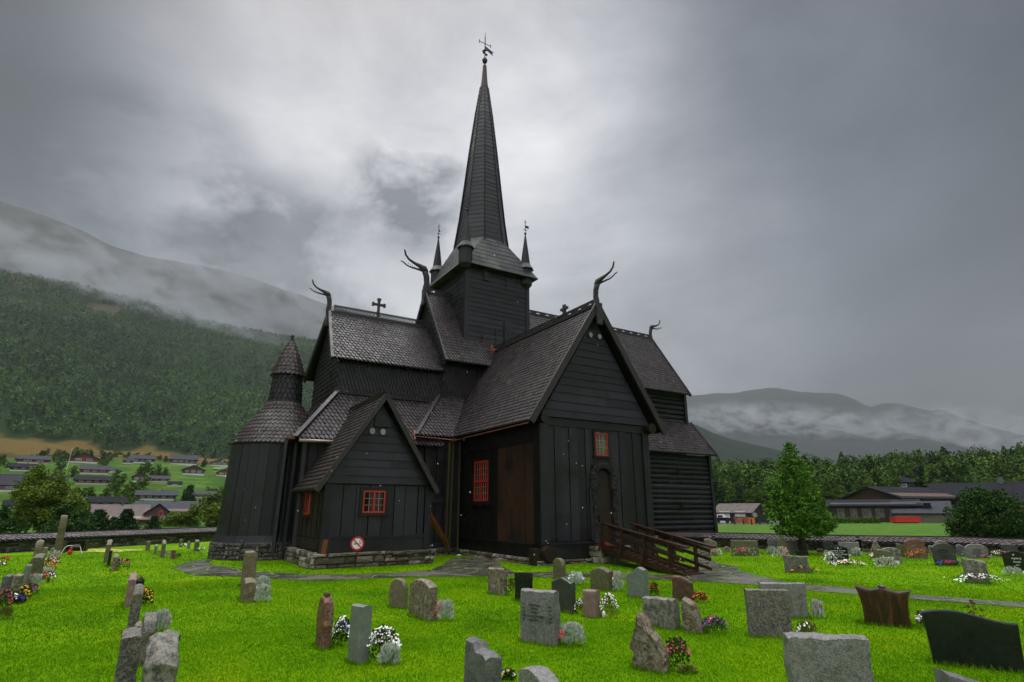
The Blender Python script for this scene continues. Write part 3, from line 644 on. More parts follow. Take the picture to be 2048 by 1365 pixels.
rubble(b, (2.0, -.42), (3.3, -.42), 0, .52, (0, -1, 0), .16, .2, .55, 10); rubble(b, (2.0, .0), (2.0, -.45), 0, .52, (-1, 0, 0), .12, .2, .4, 11); b.box(2.0, 3.3, -.5, .1, .2, .50); rubble(b, (3.3, -.45), (3.3, .0), 0, .52, (1, 0, 0), .12, .2, .4, 12)
rubble(b, (-2.5, 5.70), (0, 5.70), -.02, .24, (0, -1, 0), .16, .13, .4, 13); rubble(b, (-2.46, 3.4), (-2.46, 5.8), 0, .5, (1, 0, 0), .3, .16, .4, 14); rubble(b, (4.95, 5.85), (15.3, 5.85), -.1, .44, (0, -1, 0), .16, .15, .45, 15)
b.build('foundation', M['found'], church)
b = MB(); rubble(b, (-6.5, 5.9), (-5.9, 5.9), 0, .36, (0, -1, 0), .2, .12, .3, 16); rubble(b, (-6.2, 6.9), (-6.2, 5.8), 0, .36, (-1, 0, 0), .15, .12, .3, 17); b.build('choir_foundation', M['found_d'], church)

# ---- central tower ----------------------------------------------------------------------
X0, X1, Y0, Y1 = .9, 4.6, 7.55, 11.25; XC, YC = 2.75, 9.4
t = MB(); t.box(X0+.04, X1-.04, Y0+.04, Y1-.04, 9, 13.4); tower = t.build('tower', M['tar_d'], church)
b = MB(); hboards(b, (X0+.14, Y0+.04, 0), (1, 0, 0), 3.42, 9.2, 13.35, .26); hboards(b, (X0+.04, Y1-.1, 0), (0, -1, 0), 3.5, 9.2, 13.35, .26, out=(-1, 0, 0)); hboards(b, (X1-.04, Y0+.1, 0), (0, 1, 0), 3.5, 9.2, 13.35, .26, out=(1, 0, 0))
b.build('tower_boards', M['tar_h'], tower)
b = MB()
for x, y in ((X0, Y0), (X1-.16, Y0), (X0, Y1-.16), (X1-.16, Y1-.16)): b.box(x-.02, x+.18, y-.02, y+.18, 9.1, 13.38)
b.box(1.9, 2.2, Y0-.05, Y0, 12.7, 13.3); b.box(3.2, 3.22, Y0-.03, Y0, 12.4, 13.3); b.box(3.1, 3.5, Y0-.05, Y0, 9.6, 10.75); split_build(b, 'corner_board', M['tar'], tower)
b = MB(); e = .36; za, zb = 13.28, 15.45
lower = [(X0-e, Y0-e, za), (X1+e, Y0-e, za), (X1+e, Y1+e, za), (X0-e, Y1+e, za)]
upo = [(XC+p[0], YC+p[1], zb) for p in oct_ring(1.40, 0)]
order = [(0, [5, 4]), (1, [7, 6]), (2, [1, 0]), (3, [3, 2])]
vs = lower+upo; b.add(vs, [(0, 1, 4+6, 4+5), (1, 2, 4+0, 4+7), (2, 3, 4+2, 4+1), (3, 0, 4+4, 4+3), (1, 4+7, 4+6), (2, 4+1, 4+0), (3, 4+3, 4+2), (0, 4+5, 4+4), (3, 2, 1, 0)])
b.v = [tuple(p) for p in b.v]; trf2 = b.build('tower_roof', M['lead_l'], tower)
b = MB()
for (A, B, C, D) in ((lower[0], lower[1], upo[6], upo[5]), (lower[3], lower[0], upo[4], upo[3]), (lower[1], lower[2], upo[0], upo[7])):
    A, B, C, D = map(Vector, (A, B, C, D)); n = 8; nn = (B-A).cross(D-A).normalized()
    for i in range(n):
        p0, p1 = A.lerp(D, i/n), B.lerp(C, i/n); q0, q1 = A.lerp(D, (i+1.06)/n), B.lerp(C, (i+1.06)/n)
        b.add([p0+nn*.02, p1+nn*.02, q1+nn*.008, q0+nn*.008, p0, p1], [(0, 1, 2, 3), (0, 4, 5, 1)])
b.build('roof_boards', M['lead_l'], trf2)
# spire
lv = [(1.46, 15.25), (1.22, 17.0), (1.01, 19.0), (.76, 21.5), (.47, 24.0), (.20, 26.0), (.16, 26.05)]
b = MB(); vs = []
for r_, z in lv: vs += [(XC+p[0], YC+p[1], p[2]) for p in oct_ring(r_, z)]
b.add(vs, [(i*8+k, i*8+(k+1) % 8, (i+1)*8+(k+1) % 8, (i+1)*8+k) for i in range(len(lv)-1) for k in range(8)]); spire = b.build('spire', M['tar_d'], church)
b = MB(); z = 15.25
def sr(z):
    for (r0, z0), (r1, z1) in zip(lv[:-1], lv[1:]):
        if z <= z1: return r0+(r1-r0)*(z-z0)/(z1-z0)
    return .2
while z < 25.95:
    z1 = min(z+.27*random.uniform(.9, 1.1), 26.0)
    for k in range(8):
        a0 = R(22.5+45*k); a1 = R(22.5+45*(k+1)); j = random.uniform(0, .02)
        def pt(a, z_, d): r_ = (sr(z_)+d); return (XC+r_*math.cos(a), YC+r_*math.sin(a), z_)
        b.add([pt(a0, z, .022+j*.4), pt(a1, z, .022+j*.4), pt(a1, z1+.03, .012), pt(a0, z1+.03, .012), pt(a0, z, 0), pt(a1, z, 0)], [(0, 1, 2, 3), (4, 5, 1, 0)])
    z = z1
b.build('spire_boards', M['lead'], spire)
b = MB()
for k in range(8):
    a = R(22.5+45*k); b.tube([(XC+(sr(z_)+.05)*math.cos(a), YC+(sr(z_)+.05)*math.sin(a), z_) for z_ in (15.25, 17, 19, 21.5, 24, 26)], [.045, .04, .035, .03, .03, .025], 4)
b.build('spire_edge_board', M['lead'], spire)
b = MB(); b.lathe((XC, YC, 0), [(.24, 25.9), (.17, 26.6), (.11, 27.6), (.02, 27.65)], 8, R(22.5)); b.build('spire_tip', M['iron_red'], spire)
b = MB(); b.lathe((XC, YC, 0), [(.03, 27.6), (.03, 27.75), (.12, 27.82), (.17, 27.98), (.12, 28.14), (.03, 28.2)], 12)
b.tube([(XC, YC, 27.9), (XC, YC, 29.75)], .03, 6); b.tube([(XC, YC, 29.7), (XC, YC, 30.1)], .016, 5); b.tube([(XC-.40, YC, 29.25), (XC+.40, YC, 29.25)], .022, 6)
for s_ in (-.4, .4): b.tube([(XC+s_, YC, 29.12), (XC+s_, YC, 29.38)], .022, 6)
for q in range(6): a = q*1.05; b.ball((XC+.12*math.cos(a), YC+.05*math.sin(a), 28.45+.06*q), .07, 6, 4)
b.extr([(XC+.02, YC, 28.85), (XC+.02, YC, 29.08), (XC+.62, YC, 28.86), (XC+.50, YC, 28.76), (XC+.58, YC, 28.60)], (0, .02, 0)); b.build('weather_vane', M['iron'], spire)
for (tx, ty, tz, vane) in ((.78, 7.40, 13.2, 0), (4.45, 7.62, 12.95, 1), (.95, 11.2, 13.35, 2), (4.55, 11.3, 13.2, 3)):
    b = MB(); a0 = R(22.5); b.lathe((tx, ty, tz), [(.16, -.18), (.33, .02), (.34, .10), (.34, .92)], 8, a0); tt = b.build('corner_turret', M['lead'], church)
    b = MB(); b.lathe((tx, ty, tz), [(.44, .88), (.43, .93), (.25, 1.22), (.19, 1.75), (.11, 2.35), (.03, 2.95)], 8, a0); b.build('turret_roof', M['lead'] if vane else M['lead_l'], tt)
    b = MB(); b.ball((tx, ty, tz+3.03), .07, 8, 6); b.tube([(tx, ty, tz+2.9), (tx, ty, tz+3.85)], .018, 5)
    b.tube([(tx-.12, ty, tz+3.25), (tx+.12, ty, tz+3.25)], .02, 5); b.tube([(tx-.1, ty, tz+3.7), (tx+.1, ty, tz+3.7)], .012, 5)
    if vane != 2: b.extr([(tx, ty, tz+3.38), (tx, ty, tz+3.52), (tx+.26, ty, tz+3.52), (tx+.2, ty, tz+3.45), (tx+.26, ty, tz+3.38)], (0, .02, 0))
    else: b.extr([(tx, ty, tz+3.35), (tx, ty, tz+3.6), (tx+.10, ty, tz+3.4)], (0, .02, 0))
    b.build('weather_vane', M['iron'], tt)
# dragons
dragon(church, (CL+.22, VC, CRZ+.15), (-1, 0, .0), .75)
dragon(church, (NL-.0, VC, NRZ+.25), (-1, 0, 0), 1.12)
dragon(church, (TC, TV+.02, TRZ+.20), (.22, -1, 0), .80)
dragon(church, (NR, VC, NRZ+.05), (1, 0, 0), .85)
b = MB()
for (x, y, z, dx, dy) in ((TC, TV-.10, TRZ-.35, 1, 0), (CL+.2, VC, CRZ-.25, 0, 1), (NL-.12, VC, NRZ-.25, 0, 1)):
    b.obox((x, y, z), (.13 if dx else .05, 0, 0), (0, .05 if dx else .13, 0), (0, 0, .42))
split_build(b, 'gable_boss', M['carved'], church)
# drain boards and posts in the corner beside the transept
b = MB(); b.obox((-.72, 5.45, 2.2), (.04, 0, 0), (0, .035, 0), (.03, 0, 2.1)); b.obox((-.58, 5.40, 2.2), (.035, 0, 0), (0, .03, 0), (.03, 0, 2.1)); b.obox((-.30, 5.30, 2.2), (.03, 0, 0), (0, .03, 0), (.0, 0, 2.1)); split_build(b, 'drain_board', M['moss_wood'], church)

prop = MB(); A_ = Vector((-2.45, 3.35, 1.62)); B_ = Vector((-1.05, 4.55, .38)); prop.beam(A_, B_, .14, .14)
o = prop.build('timber_prop', M['orange_wood']); o.location = CH0; o.rotation_euler = (0, 0, CHR); tag(o, 'orange brown wooden spout slanting down beside the sacristy corner', 'timber')
# ================================================================== camera, light, sky
cam = bpy.data.cameras.new('camera'); cam.lens = 36*F/2048; cam.sensor_width = 36; cam.clip_start = .1; cam.clip_end = 40000
co_ = bpy.data.objects.new('camera', cam); COL.objects.link(co_); co_.location = (0, 0, EYE); co_.rotation_euler = (math.pi/2+PT, 0, 0); sc.camera = co_
SUN_EL, SUN_AZ = 58, -25
s_ = bpy.data.lights.new('sun', 'SUN'); s_.energy = 1.3; s_.angle = R(40); s_.color = (1, .97, .93)
so = bpy.data.objects.new('sun', s_); COL.objects.link(so)
dv = Vector((math.sin(R(SUN_AZ))*math.cos(R(SUN_EL)), math.cos(R(SUN_AZ))*math.cos(R(SUN_EL)), math.sin(R(SUN_EL))))
so.rotation_euler = dv.to_track_quat('Z', 'Y').to_euler(); so.location = (0, 0, 60)
w = bpy.data.worlds.new('World'); sc.world = w; w.use_nodes = True; nt = w.node_tree; nt.nodes.clear()
wo = nt.nodes.new('ShaderNodeOutputWorld'); bg = nt.nodes.new('ShaderNodeBackground'); L(nt, bg.outputs[0], wo.inputs[0])
sky = N(nt, 'ShaderNodeTexSky', sky_type='NISHITA', sun_disc=False, sun_elevation=R(SUN_EL), sun_rotation=R(SUN_AZ), air_density=2.0, dust_density=3.0)
tc = N(nt, 'ShaderNodeTexCoord'); g = tc.outputs['Generated']
def dot_dir(px, py):
    r = ray(px, py).normalized(); d = N(nt, 'ShaderNodeVectorMath', operation='DOT_PRODUCT'); d.inputs[1].default_value = r; L(nt, g, d.inputs[0]); return d.outputs['Value']
sep = N(nt, 'ShaderNodeSeparateXYZ'); L(nt, g, sep.inputs[0])
# project the view direction on a cloud deck so that clouds stretch toward the horizon
zc = math_n(nt, 'MAXIMUM', sep.outputs[2], .03); zc = math_n(nt, 'ADD', zc, .25)
cx_ = math_n(nt, 'DIVIDE', sep.outputs[0], zc); cy_ = math_n(nt, 'DIVIDE', sep.outputs[1], zc)
cmb = N(nt, 'ShaderNodeCombineXYZ'); L(nt, cx_, cmb.inputs[0]); L(nt, cy_, cmb.inputs[1]); cv = cmb.outputs[0]
n1 = noise_n(nt, mapping(nt, cv, (1.5, .8, 1), (0, 0, R(20)), (3.1, 7.7, 0)), 1.0, 7, .55, .3)
n2 = noise_n(nt, mapping(nt, g, (1, 1, 1.6), (0, 0, 0), (1.3, 4.0, 2.2)), 5.0, 8, .6, .15)
n3 = noise_n(nt, mapping(nt, g, (1, 1, 2.2), (0, 0, 0), (7.3, 1.0, 5.2)), 2.4, 8, .58, .35)
def blob(px, py, c0, c1, amp):      # smooth cap of directions around a pixel direction
    d = dot_dir(px, py); m = N(nt, 'ShaderNodeMapRange', interpolation_type='SMOOTHERSTEP'); m.inputs['From Min'].default_value = math.cos(R(c0)); m.inputs['From Max'].default_value = math.cos(R(c1)); L(nt, d, m.inputs['Value']); return math_n(nt, 'MULTIPLY', m.outputs[0], amp)
acc = .225
def addv(a, b_): return math_n(nt, 'ADD', a, b_)
v = addv(blob(840, 260, 32, 2, .38), .08)
v = addv(v, blob(700, 620, 24, 2, .17)); v = addv(v, blob(900, 20, 24, 2, .12)); v = addv(v, blob(1200, 620, 25, 3, .15)); v = addv(v, blob(1420, 300, 26, 3, .08))
v = addv(v, blob(1150, 780, 20, 2, .08)); v = addv(v, blob(230, 90, 24, 2, -.02)); v = addv(v, blob(2000, 560, 30, 2, -.02)); v = addv(v, blob(1500, 880, 16, 2, .03))
v = addv(v, blob(380, 430, 14, 1, .05))
tex = addv(math_n(nt, 'MULTIPLY', math_n(nt, 'SUBTRACT', n1, .5), .7), math_n(nt, 'MULTIPLY', math_n(nt, 'SUBTRACT', n3, .5), 1.5)); tex = addv(tex, math_n(nt, 'MULTIPLY', math_n(nt, 'SUBTRACT', n2, .5), .5))
v = math_n(nt, 'MULTIPLY', v, math_n(nt, 'ADD', 1.0, tex))
# small dark scud clouds in the two places the sky shows them
def scud(px, py, c0, c1, amp):
    m = math_n(nt, 'MULTIPLY', blob(px, py, c0, c1, 1.0), ramp(nt, n2, [(.42, (0, 0, 0)), (.60, (1, 1, 1))])); return math_n(nt, 'SUBTRACT', 1.0, math_n(nt, 'MULTIPLY', m, amp))
v = math_n(nt, 'MULTIPLY', v, scud(820, 390, 8, 1, .75)); v = math_n(nt, 'MULTIPLY', v, scud(300, 400, 12, 2, .6)); v = math_n(nt, 'MULTIPLY', v, scud(560, 520, 10, 2, .65))
# the deck is much brighter overhead and behind the viewer, which is what lights the yard
zen = N(nt, 'ShaderNodeMapRange', interpolation_type='SMOOTHSTEP'); zen.inputs['From Min'].default_value = .74; zen.inputs['From Max'].default_value = .93; L(nt, sep.outputs[2], zen.inputs['Value'])
bk = N(nt, 'ShaderNodeMapRange', interpolation_type='SMOOTHSTEP'); bk.inputs['From Min'].default_value = .05; bk.inputs['From Max'].default_value = -.75; L(nt, sep.outputs[1], bk.inputs['Value'])
ZEN_A, BACK_A = 4.2, .8
v = addv(v, math_n(nt, 'MULTIPLY', zen.outputs[0], ZEN_A)); 
up = N(nt, 'ShaderNodeMapRange'); up.inputs['From Min'].default_value = -.02; up.inputs['From Max'].default_value = .15; L(nt, sep.outputs[2], up.inputs['Value'])
v = addv(v, math_n(nt, 'MULTIPLY', math_n(nt, 'MULTIPLY', bk.outputs[0], up.outputs[0]), BACK_A)); v = math_n(nt, 'MAXIMUM', v, .02)
tint = ramp(nt, v, [(.05, (.82, .93, 1.17)), (.30, (.93, .96, 1.08)), (.8, (.985, .985, 1.02))])
cl = mixc(nt, 1.0, tint, (1, 1, 1), 'MULTIPLY'); vm = N(nt, 'ShaderNodeVectorMath', operation='SCALE'); L(nt, cl, vm.inputs[0]); L(nt, v, vm.inputs['Scale'])
# thin contribution of the clear sky above the deck
skm = N(nt, 'ShaderNodeVectorMath', operation='SCALE'); L(nt, sky.outputs[0], skm.inputs[0]); skm.inputs['Scale'].default_value = .08
ad = N(nt, 'ShaderNodeVectorMath', operation='ADD'); sc3 = N(nt, 'ShaderNodeVectorMath', operation='SCALE'); L(nt, vm.outputs[0], sc3.inputs[0]); sc3.inputs['Scale'].default_value = 9.0
L(nt, sc3.outputs[0], ad.inputs[0]); L(nt, skm.outputs[0], ad.inputs[1]); L(nt, ad.outputs[0], bg.inputs['Color']); bg.inputs['Strength'].default_value = .11
sc.view_settings.view_transform = 'Standard'; sc.view_settings.look = 'None'; sc.view_settings.exposure = 0; sc.view_settings.gamma = 1
sc.cycles.use_denoising = True; sc.cycles.max_bounces = 6; sc.cycles.transparent_max_bounces = 12; sc.cycles.volume_bounces = 1
try: sc.cycles.denoiser = 'OPENIMAGEDENOISE'
except Exception: pass
# ================================================================== TERRAIN (one sheet, polar around the yard)
RR = [0, 60, 100, 130, 250, 520, 680, 1100, 1600, 1900, 2700, 3600, 4600, 6500, 16000]
def ctl(pts): a = sorted(azel(*p) if p[1] > -900 else p for p in pts); return a
LEFT = {100: -.95, 130: -.4, 250: 1.3, 520: 3.6}
crestL = [(-75, 16), (-50, 17.0)]+[azel(*p) for p in ((0, 548), (160, 572), (300, 606), (420, 642), (540, 668), (640, 690))]+[(-10, 13.0), (0, 8), (10, 3), (16, 2)]
ridgeL = [(-75, 22), (-50, 22.4)]+[azel(*p) for p in ((0, 405), (90, 430), (240, 488), (420, 532), (600, 588), (700, 625))]+[(-8, 15), (0, 11), (10, 8), (16, 8)]
fieldT = [(-75, 5.6)]+[azel(*p) for p in ((0, 868), (120, 878), (300, 893), (460, 908))]+[(-10, 3.6), (0, 2.0), (16, 1.6)]
fieldB = [(-75, 3.9)]+[azel(*p) for p in ((0, 908), (150, 908), (300, 912), (460, 926))]+[(-10, 2.6), (0, 1.5), (16, 1.2)]
hillR = [(-10, 2), (5, 6)]+[azel(*p) for p in ((1385, 848), (1420, 866), (1500, 893), (1640, 925), (1800, 955), (2048, 975))]+[(60, 1.6), (80, 2)]
ridgeR = [(-10, 9), (5, 10.5)]+[azel(*p) for p in ((1385, 791), (1450, 789), (1510, 782), (1560, 777), (1600, 779), (1680, 788), (1741, 806), (1765, 796), (1800, 797), (1862, 816), (1885, 814), (1920, 834), (1980, 858), (2048, 880))]+[(60, 2.5), (80, 2)]
def interp(tab, a):
    return float(np.interp(a, [t[0] for t in tab], [t[1] for t in tab]))
def zprof(az, r):
    """terrain height at azimuth az (deg, 0 = straight ahead) and distance r"""
    a = az; wr = min(1, max(0, (a+4)/16)); wr = wr*wr*(3-2*wr)
    if abs(a) > 75:
        k = min(1, (abs(a)-75)/25)
        a = math.copysign(75, a)
    else: k = 0
    fT, fB, cL, rL = interp(fieldT, a), interp(fieldB, a), interp(crestL, a), interp(ridgeL, a)
    hR, rR = interp(hillR, a), interp(ridgeR, a)
    T = lambda d, e: EYE+d*math.tan(R(e))
    Lz = [0, 0, .02, .4, T(250, .35+1.15*fB/3.9), T(520, fB), T(680, fT), T(1100, fT+(cL-fT)*.60), T(1600, cL), T(1600, cL)-20, T(2700, rL*.86), T(3600, rL), T(3600, rL)-100, T(3600, rL)-500, 0]
    Rz = [0, 0, .02, .3, T(250, 2.6), T(520, 2.0), T(680, 1.9), T(1100, max(1.5, hR*.6)), T(1600, hR), T(1600, hR)-25, T(2700, max(.8, rR*.35)), T(3600, rR*.74), T(4600, rR), T(4600, rR)-300, 0]
    z = float(np.interp(r, RR, Lz))*(1-wr)+float(np.interp(r, RR, Rz))*wr
    return z*(1-k)+k*min(z, max(0, (r-200)*.05))
def terrain(x, y):
    r = math.hypot(x, y); az = math.degrees(math.atan2(x, y)); z = zprof(az, r)
    amp = max(0, min(1, (r-130)/400))
    if amp > 0:
        s = noise.fractal(Vector((x*.0016, y*.0016, 3.3)), 1.0, 2.1, 6)*(.018*r if r > 600 else .006*r)+noise.fractal(Vector((x*.012, y*.012, 1.3)), 1.0, 2.1, 4)*min(6, .005*r)
        damp = 1.0
        if 1450 < r < 1800 or r > 3300: damp = .55
        z += s*amp*damp
    return z
def on_terrain(px, py, rmax=5200, zoff=0.0, r0=60):
    d = ray(px, py); h = math.hypot(d.x, d.y); r = r0
    while r < rmax:
        x, y, z = d.x/h*r, d.y/h*r, EYE+d.z/h*r
        if terrain(x, y)+zoff >= z: return Vector((x, y, terrain(x, y)))
        r *= 1.004
    return Vector((d.x/h*rmax, d.y/h*rmax, EYE+d.z/h*rmax))
azs = list(np.arange(-180, -80, 10))+list(np.arange(-80, 80.1, .5))+list(np.arange(90, 180, 10))
rs = [0.01, 4, 8, 12, 16, 20, 25, 30, 40, 50, 60, 72, 85, 100, 115, 130]
while rs[-1] < 16000: rs.append(rs[-1]*((1.012 if 480 < rs[-1] < 720 else 1.03) if rs[-1] < 5200 else 1.35))
vs = np.zeros((len(rs)*len(azs), 3)); cols = np.zeros((len(rs)*len(azs), 4)); i = 0
LAWN = (.116, .262, .0006); MEADOW = (.072, .155, .024); GARDEN = (.042, .105, .010); BROWN = (.105, .072, .018); DARKB = (.055, .04, .022); WOOD = (.012, .030, .007); MOOR = (.028, .030, .022); FARG = (.026, .032, .030)
for r in rs:
    for a in azs:
        x, y = r*math.sin(R(a)), r*math.cos(R(a)); vs[i] = (x, y, terrain(x, y) if r > 100 else 0)
        nn = noise.fractal(Vector((x*.02, y*.02, 9)), 1, 2, 4) if r > 60 else 0
        if r < 28: c = LAWN
        elif a > -2: c = MEADOW if r < 122 else (GARDEN if r < 135 else (WOOD if r < 900 else (FARG if r > 2000 else (.013, .022, .015))))
        else:
            rr = r+nn*25
            c = LAWN if r < 45 else GARDEN if rr < 500 else (DARKB if rr < 540 else (BROWN if rr < 685 else (WOOD if rr < 1640 else MOOR)))
            if c is GARDEN:
                n2 = noise.noise(Vector((x*.07, y*.07, 5))); c = MEADOW if n2 > .28 else (.09, .115, .02) if n2 < -.38 else (.035, .085, .010) if n2 < -.05 else GARDEN
            if c is WOOD and r > 1300 and a < -35 and noise.noise(Vector((x*.011, y*.011, 8))) > .22: c = (.06, .055, .032)
        cols[i, :3] = c; cols[i, 3] = 1; i += 1
na = len(azs); q = []
for j in range(len(rs)-1):
    for k in range(na):
        q.append((j*na+k, (j+1)*na+k, (j+1)*na+(k+1) % na, j*na+(k+1) % na))
mg, nt, b_, out = newmat('ground_cover')
at = N(nt, 'ShaderNodeAttribute', attribute_name='cover'); cw_ = objco(nt)
a1 = noise_n(nt, mapping(nt, cw_, (1, 1, 1)), .55, 5, .6, .3); a2 = noise_n(nt, cw_, 9, 5, .75); a3 = noise_n(nt, mapping(nt, cw_, (1, 1, 1), loc=(5, 2, 0)), 34, 4, .8)
c = mixc(nt, .85, at.outputs['Color'], ramp(nt, a2, [(.3, (.62, .66, .6)), (.7, (1.35, 1.28, 1.3))]), 'MULTIPLY')
c = mixc(nt, .85, c, ramp(nt, a3, [(.32, (.55, .62, .55)), (.66, (1.3, 1.22, 1.3))]), 'MULTIPLY')
c = mixc(nt, 1.0, c, ramp(nt, a1, [(.3, (.62, .70, .8)), (.5, (.95, 1.0, 1)), (.70, (1.5, 1.10, 1.1))]), 'MULTIPLY')
sp = noise_n(nt, mapping(nt, cw_, (1, 1, 1), loc=(11, 3, 0)), .33, 3, .5); c = mixc(nt, math_n(nt, 'MULTIPLY', ramp(nt, sp, [(.68, (0, 0, 0)), (.78, (1, 1, 1))]), .55), c, (.16, .15, .015))
L(nt, c, b_.inputs['Base Color']); b_.inputs['Roughness'].default_value = .8; b_.inputs['Specular IOR Level'].default_value = .03
bump(nt, b_, math_n(nt, 'ADD', a3, a2), .6, .05)
gr = np_mesh('ground', vs, np.array(q), mg); ca = gr.data.attributes.new('cover', 'FLOAT_COLOR', 'POINT'); ca.data.foreach_set('color', cols.astype(np.float32).ravel())
gr.data.polygons.foreach_set('use_smooth', [True]*len(gr.data.polygons)); tag(gr, kind='structure')

# ---- flagstone paths (sheets just above the lawn)
def flag_mat():
    m, nt, b, out = newmat('wet_flagstones'); co = objco(nt)
    jit = N(nt, 'ShaderNodeTexNoise'); jit.inputs['Scale'].default_value = 1.2; L(nt, co, jit.inputs['Vector'])
    vm = N(nt, 'ShaderNodeVectorMath', operation='MULTIPLY_ADD'); L(nt, jit.outputs['Color'], vm.inputs[0]); vm.inputs[1].default_value = (.5, .5, 0); L(nt, co, vm.inputs[2])
    mp = mapping(nt, vm.outputs[0], (1.0, 1.35, 0), (0, 0, R(12)))
    v = N(nt, 'ShaderNodeTexVoronoi', feature='DISTANCE_TO_EDGE'); v.inputs['Scale'].default_value = 1.15; L(nt, mp, v.inputs['Vector'])
    v2 = N(nt, 'ShaderNodeTexVoronoi'); v2.inputs['Scale'].default_value = 1.15; L(nt, mp, v2.inputs['Vector'])
    base = ramp(nt, v2.outputs['Color'], [(.1, (.055, .053, .05)), (.5, (.10, .095, .085)), (.9, (.12, .10, .075))])
    n_ = noise_n(nt, co, 6, 6, .7); base = mixc(nt, .7, base, ramp(nt, n_, [(.3, (.5, .5, .5)), (.7, (1.4, 1.4, 1.4))]), 'MULTIPLY')
    base = mixc(nt, math_n(nt, 'MULTIPLY', ramp(nt, noise_n(nt, co, 1.6, 4), [(.56, (0, 0, 0)), (.70, (1, 1, 1))]), .7), base, (.085, .105, .02))
    joint = ramp(nt, math_n(nt, 'ADD', v.outputs['Distance'], math_n(nt, 'MULTIPLY', n_, .02)), [(.022, (1, 1, 1)), (.04, (0, 0, 0))])
    L(nt, mixc(nt, joint, base, (.075, .13, .012)), b.inputs['Base Color'])
    wet = noise_n(nt, mapping(nt, co, loc=(2, 5, 0)), .9, 4, .6)
    ro = ramp(nt, wet, [(.40, (.40,)*3), (.50, (.16,)*3), (.62, (.04,)*3)]); L(nt, mixc(nt, joint, ro, (.7, .7, .7)), b.inputs['Roughness'])
    b.inputs['Specular IOR Level'].default_value = .5
    bump(nt, b, math_n(nt, 'MULTIPLY', math_n(nt, 'ADD', n_, math_n(nt, 'MULTIPLY', joint, 1)), ramp(nt, wet, [(.45, (1, 1, 1)), (.6, (.05, .05, .05))])), .35, .02); return m
M['flag'] = flag_mat()
path_polys = []
def path(name, px):
    pts = [ground(x, y) for x, y in px]; n = len(pts); P = []
    for i in range(n):     # roughen the edge
        a, b = pts[i], pts[(i+1) % n]; k = max(1, int((b-a).length/.35))
        for j in range(k):
            p = a.lerp(b, j/k); P.append((p.x+random.uniform(-.05, .05), p.y+random.uniform(-.05, .05), .012))
    path_polys.append(P); m = MB(); m.add(P, [tuple(range(len(P)))]); m.build(name, M['flag'])['kind'] = 'structure'
path('path', [(345, 1137), (370, 1126), (415, 1119), (425, 1130), (480, 1139), (530, 1145), (600, 1150), (690, 1150), (780, 1147), (860, 1141), (890, 1128), (905, 1116), (990, 1116), (1003, 1133), (1030, 1146), (1100, 1145), (1180, 1148), (1230, 1146), (1290, 1149), (1360, 1153), (1400, 1150), (1412, 1128), (1425, 1120), (1435, 1128), (1480, 1135), (1475, 1142), (1515, 1153), (1560, 1163), (1640, 1171), (1760, 1184), (1880, 1195), (2048, 1207), (2250, 1216), (2250, 1232), (2048, 1217), (1850, 1201), (1720, 1190), (1600, 1181), (1500, 1170), (1400, 1164), (1290, 1160), (1100, 1155), (1000, 1153), (900, 1154), (760, 1157), (620, 1163), (560, 1159), (480, 1154), (390, 1152)])
path('side_path', [(1400, 1148), (1385, 1120), (1400, 1098), (1414, 1095), (1418, 1110), (1425, 1120), (1412, 1130)])
def inpoly(x, y, P):
    c = False; n = len(P); j = n-1
    for i in range(n):
        if (P[i][1] > y) != (P[j][1] > y) and x < (P[j][0]-P[i][0])*(y-P[i][1])/(P[j][1]-P[i][1])+P[i][0]: c = not c
        j = i
    return c

# ---- roofed dry-stone wall round the churchyard
def yard_wall(label, pts, seed, zr=.72, niche=None):
    root = tag(empty('churchyard_wall', (pts[0][0], pts[0][1], 0)), label, 'wall', 'roofed dry stone walls of the churchyard')
    O_ = Vector((pts[0][0], pts[0][1], 0)); st = MB(); core = MB(); tl = MB(); cap = MB()
    for i in range(len(pts)-1):
        A, B = Vector((*pts[i], 0))-O_, Vector((*pts[i+1], 0))-O_; e = (B-A).normalized(); n = Vector((e.y, -e.x, 0))
        if n.dot(-(A+O_)) < 0: n = -n
        Lw = (B-A).length
        rubble(st, (A+n*.33)[:2], (B+n*.33)[:2], -.05, .46, n, .10, .085, .32, seed+i)
        core.obox((A+B)/2+Vector((0, 0, .2)), e*Lw/2, n*.26, (0, 0, .26))
        for s_ in (1, -1):
            P0 = A+n*s_*.56+Vector((0, 0, zr-.22)); up = -n*s_*.56+Vector((0, 0, .22)); eu = e if s_*n.cross(e).z > 0 else -e
            if s_ == 1:
                if e.cross(up).z < 0: P0 = P0+e*Lw; eu = -e
                else: eu = e
                shingles(tl, P0, eu, up, Lw, up.length, .19, .155, lift=.03, th=.016)
            cap.add([A+n*s_*.55+Vector((0, 0, zr-.245)), B+n*s_*.55+Vector((0, 0, zr-.245)), B+Vector((0, 0, zr-.02)), A+Vector((0, 0, zr-.02)), A+n*s_*.55+Vector((0, 0, zr-.30)), B+n*s_*.55+Vector((0, 0, zr-.30))], [(0, 1, 2, 3), (0, 4, 5, 1)])
        cap.obox((A+B)/2+Vector((0, 0, zr+.005)), e*Lw/2, n*.06, (0, 0, .02))
    st.build('wall_stones', M['yardstone'], root); core.build('wall_core', M['tar_d'], root)
    r_ = cap.build('wall_roof', M['tar_d'], root); tl.build('roof_shingles', M['wallroof'], r_); return root
M['wallroof'] = shingle_mat('wet_wall_roof_shingles', (.045, .035, .036), (.085, .068, .070), (.16, .13, .12))
def gp(x, y): p = ground(x, y); return (p.x, p.y)
a0, a1 = Vector(gp(0, 1106)), Vector(gp(440, 1081)); dd = (a1-a0).normalized()
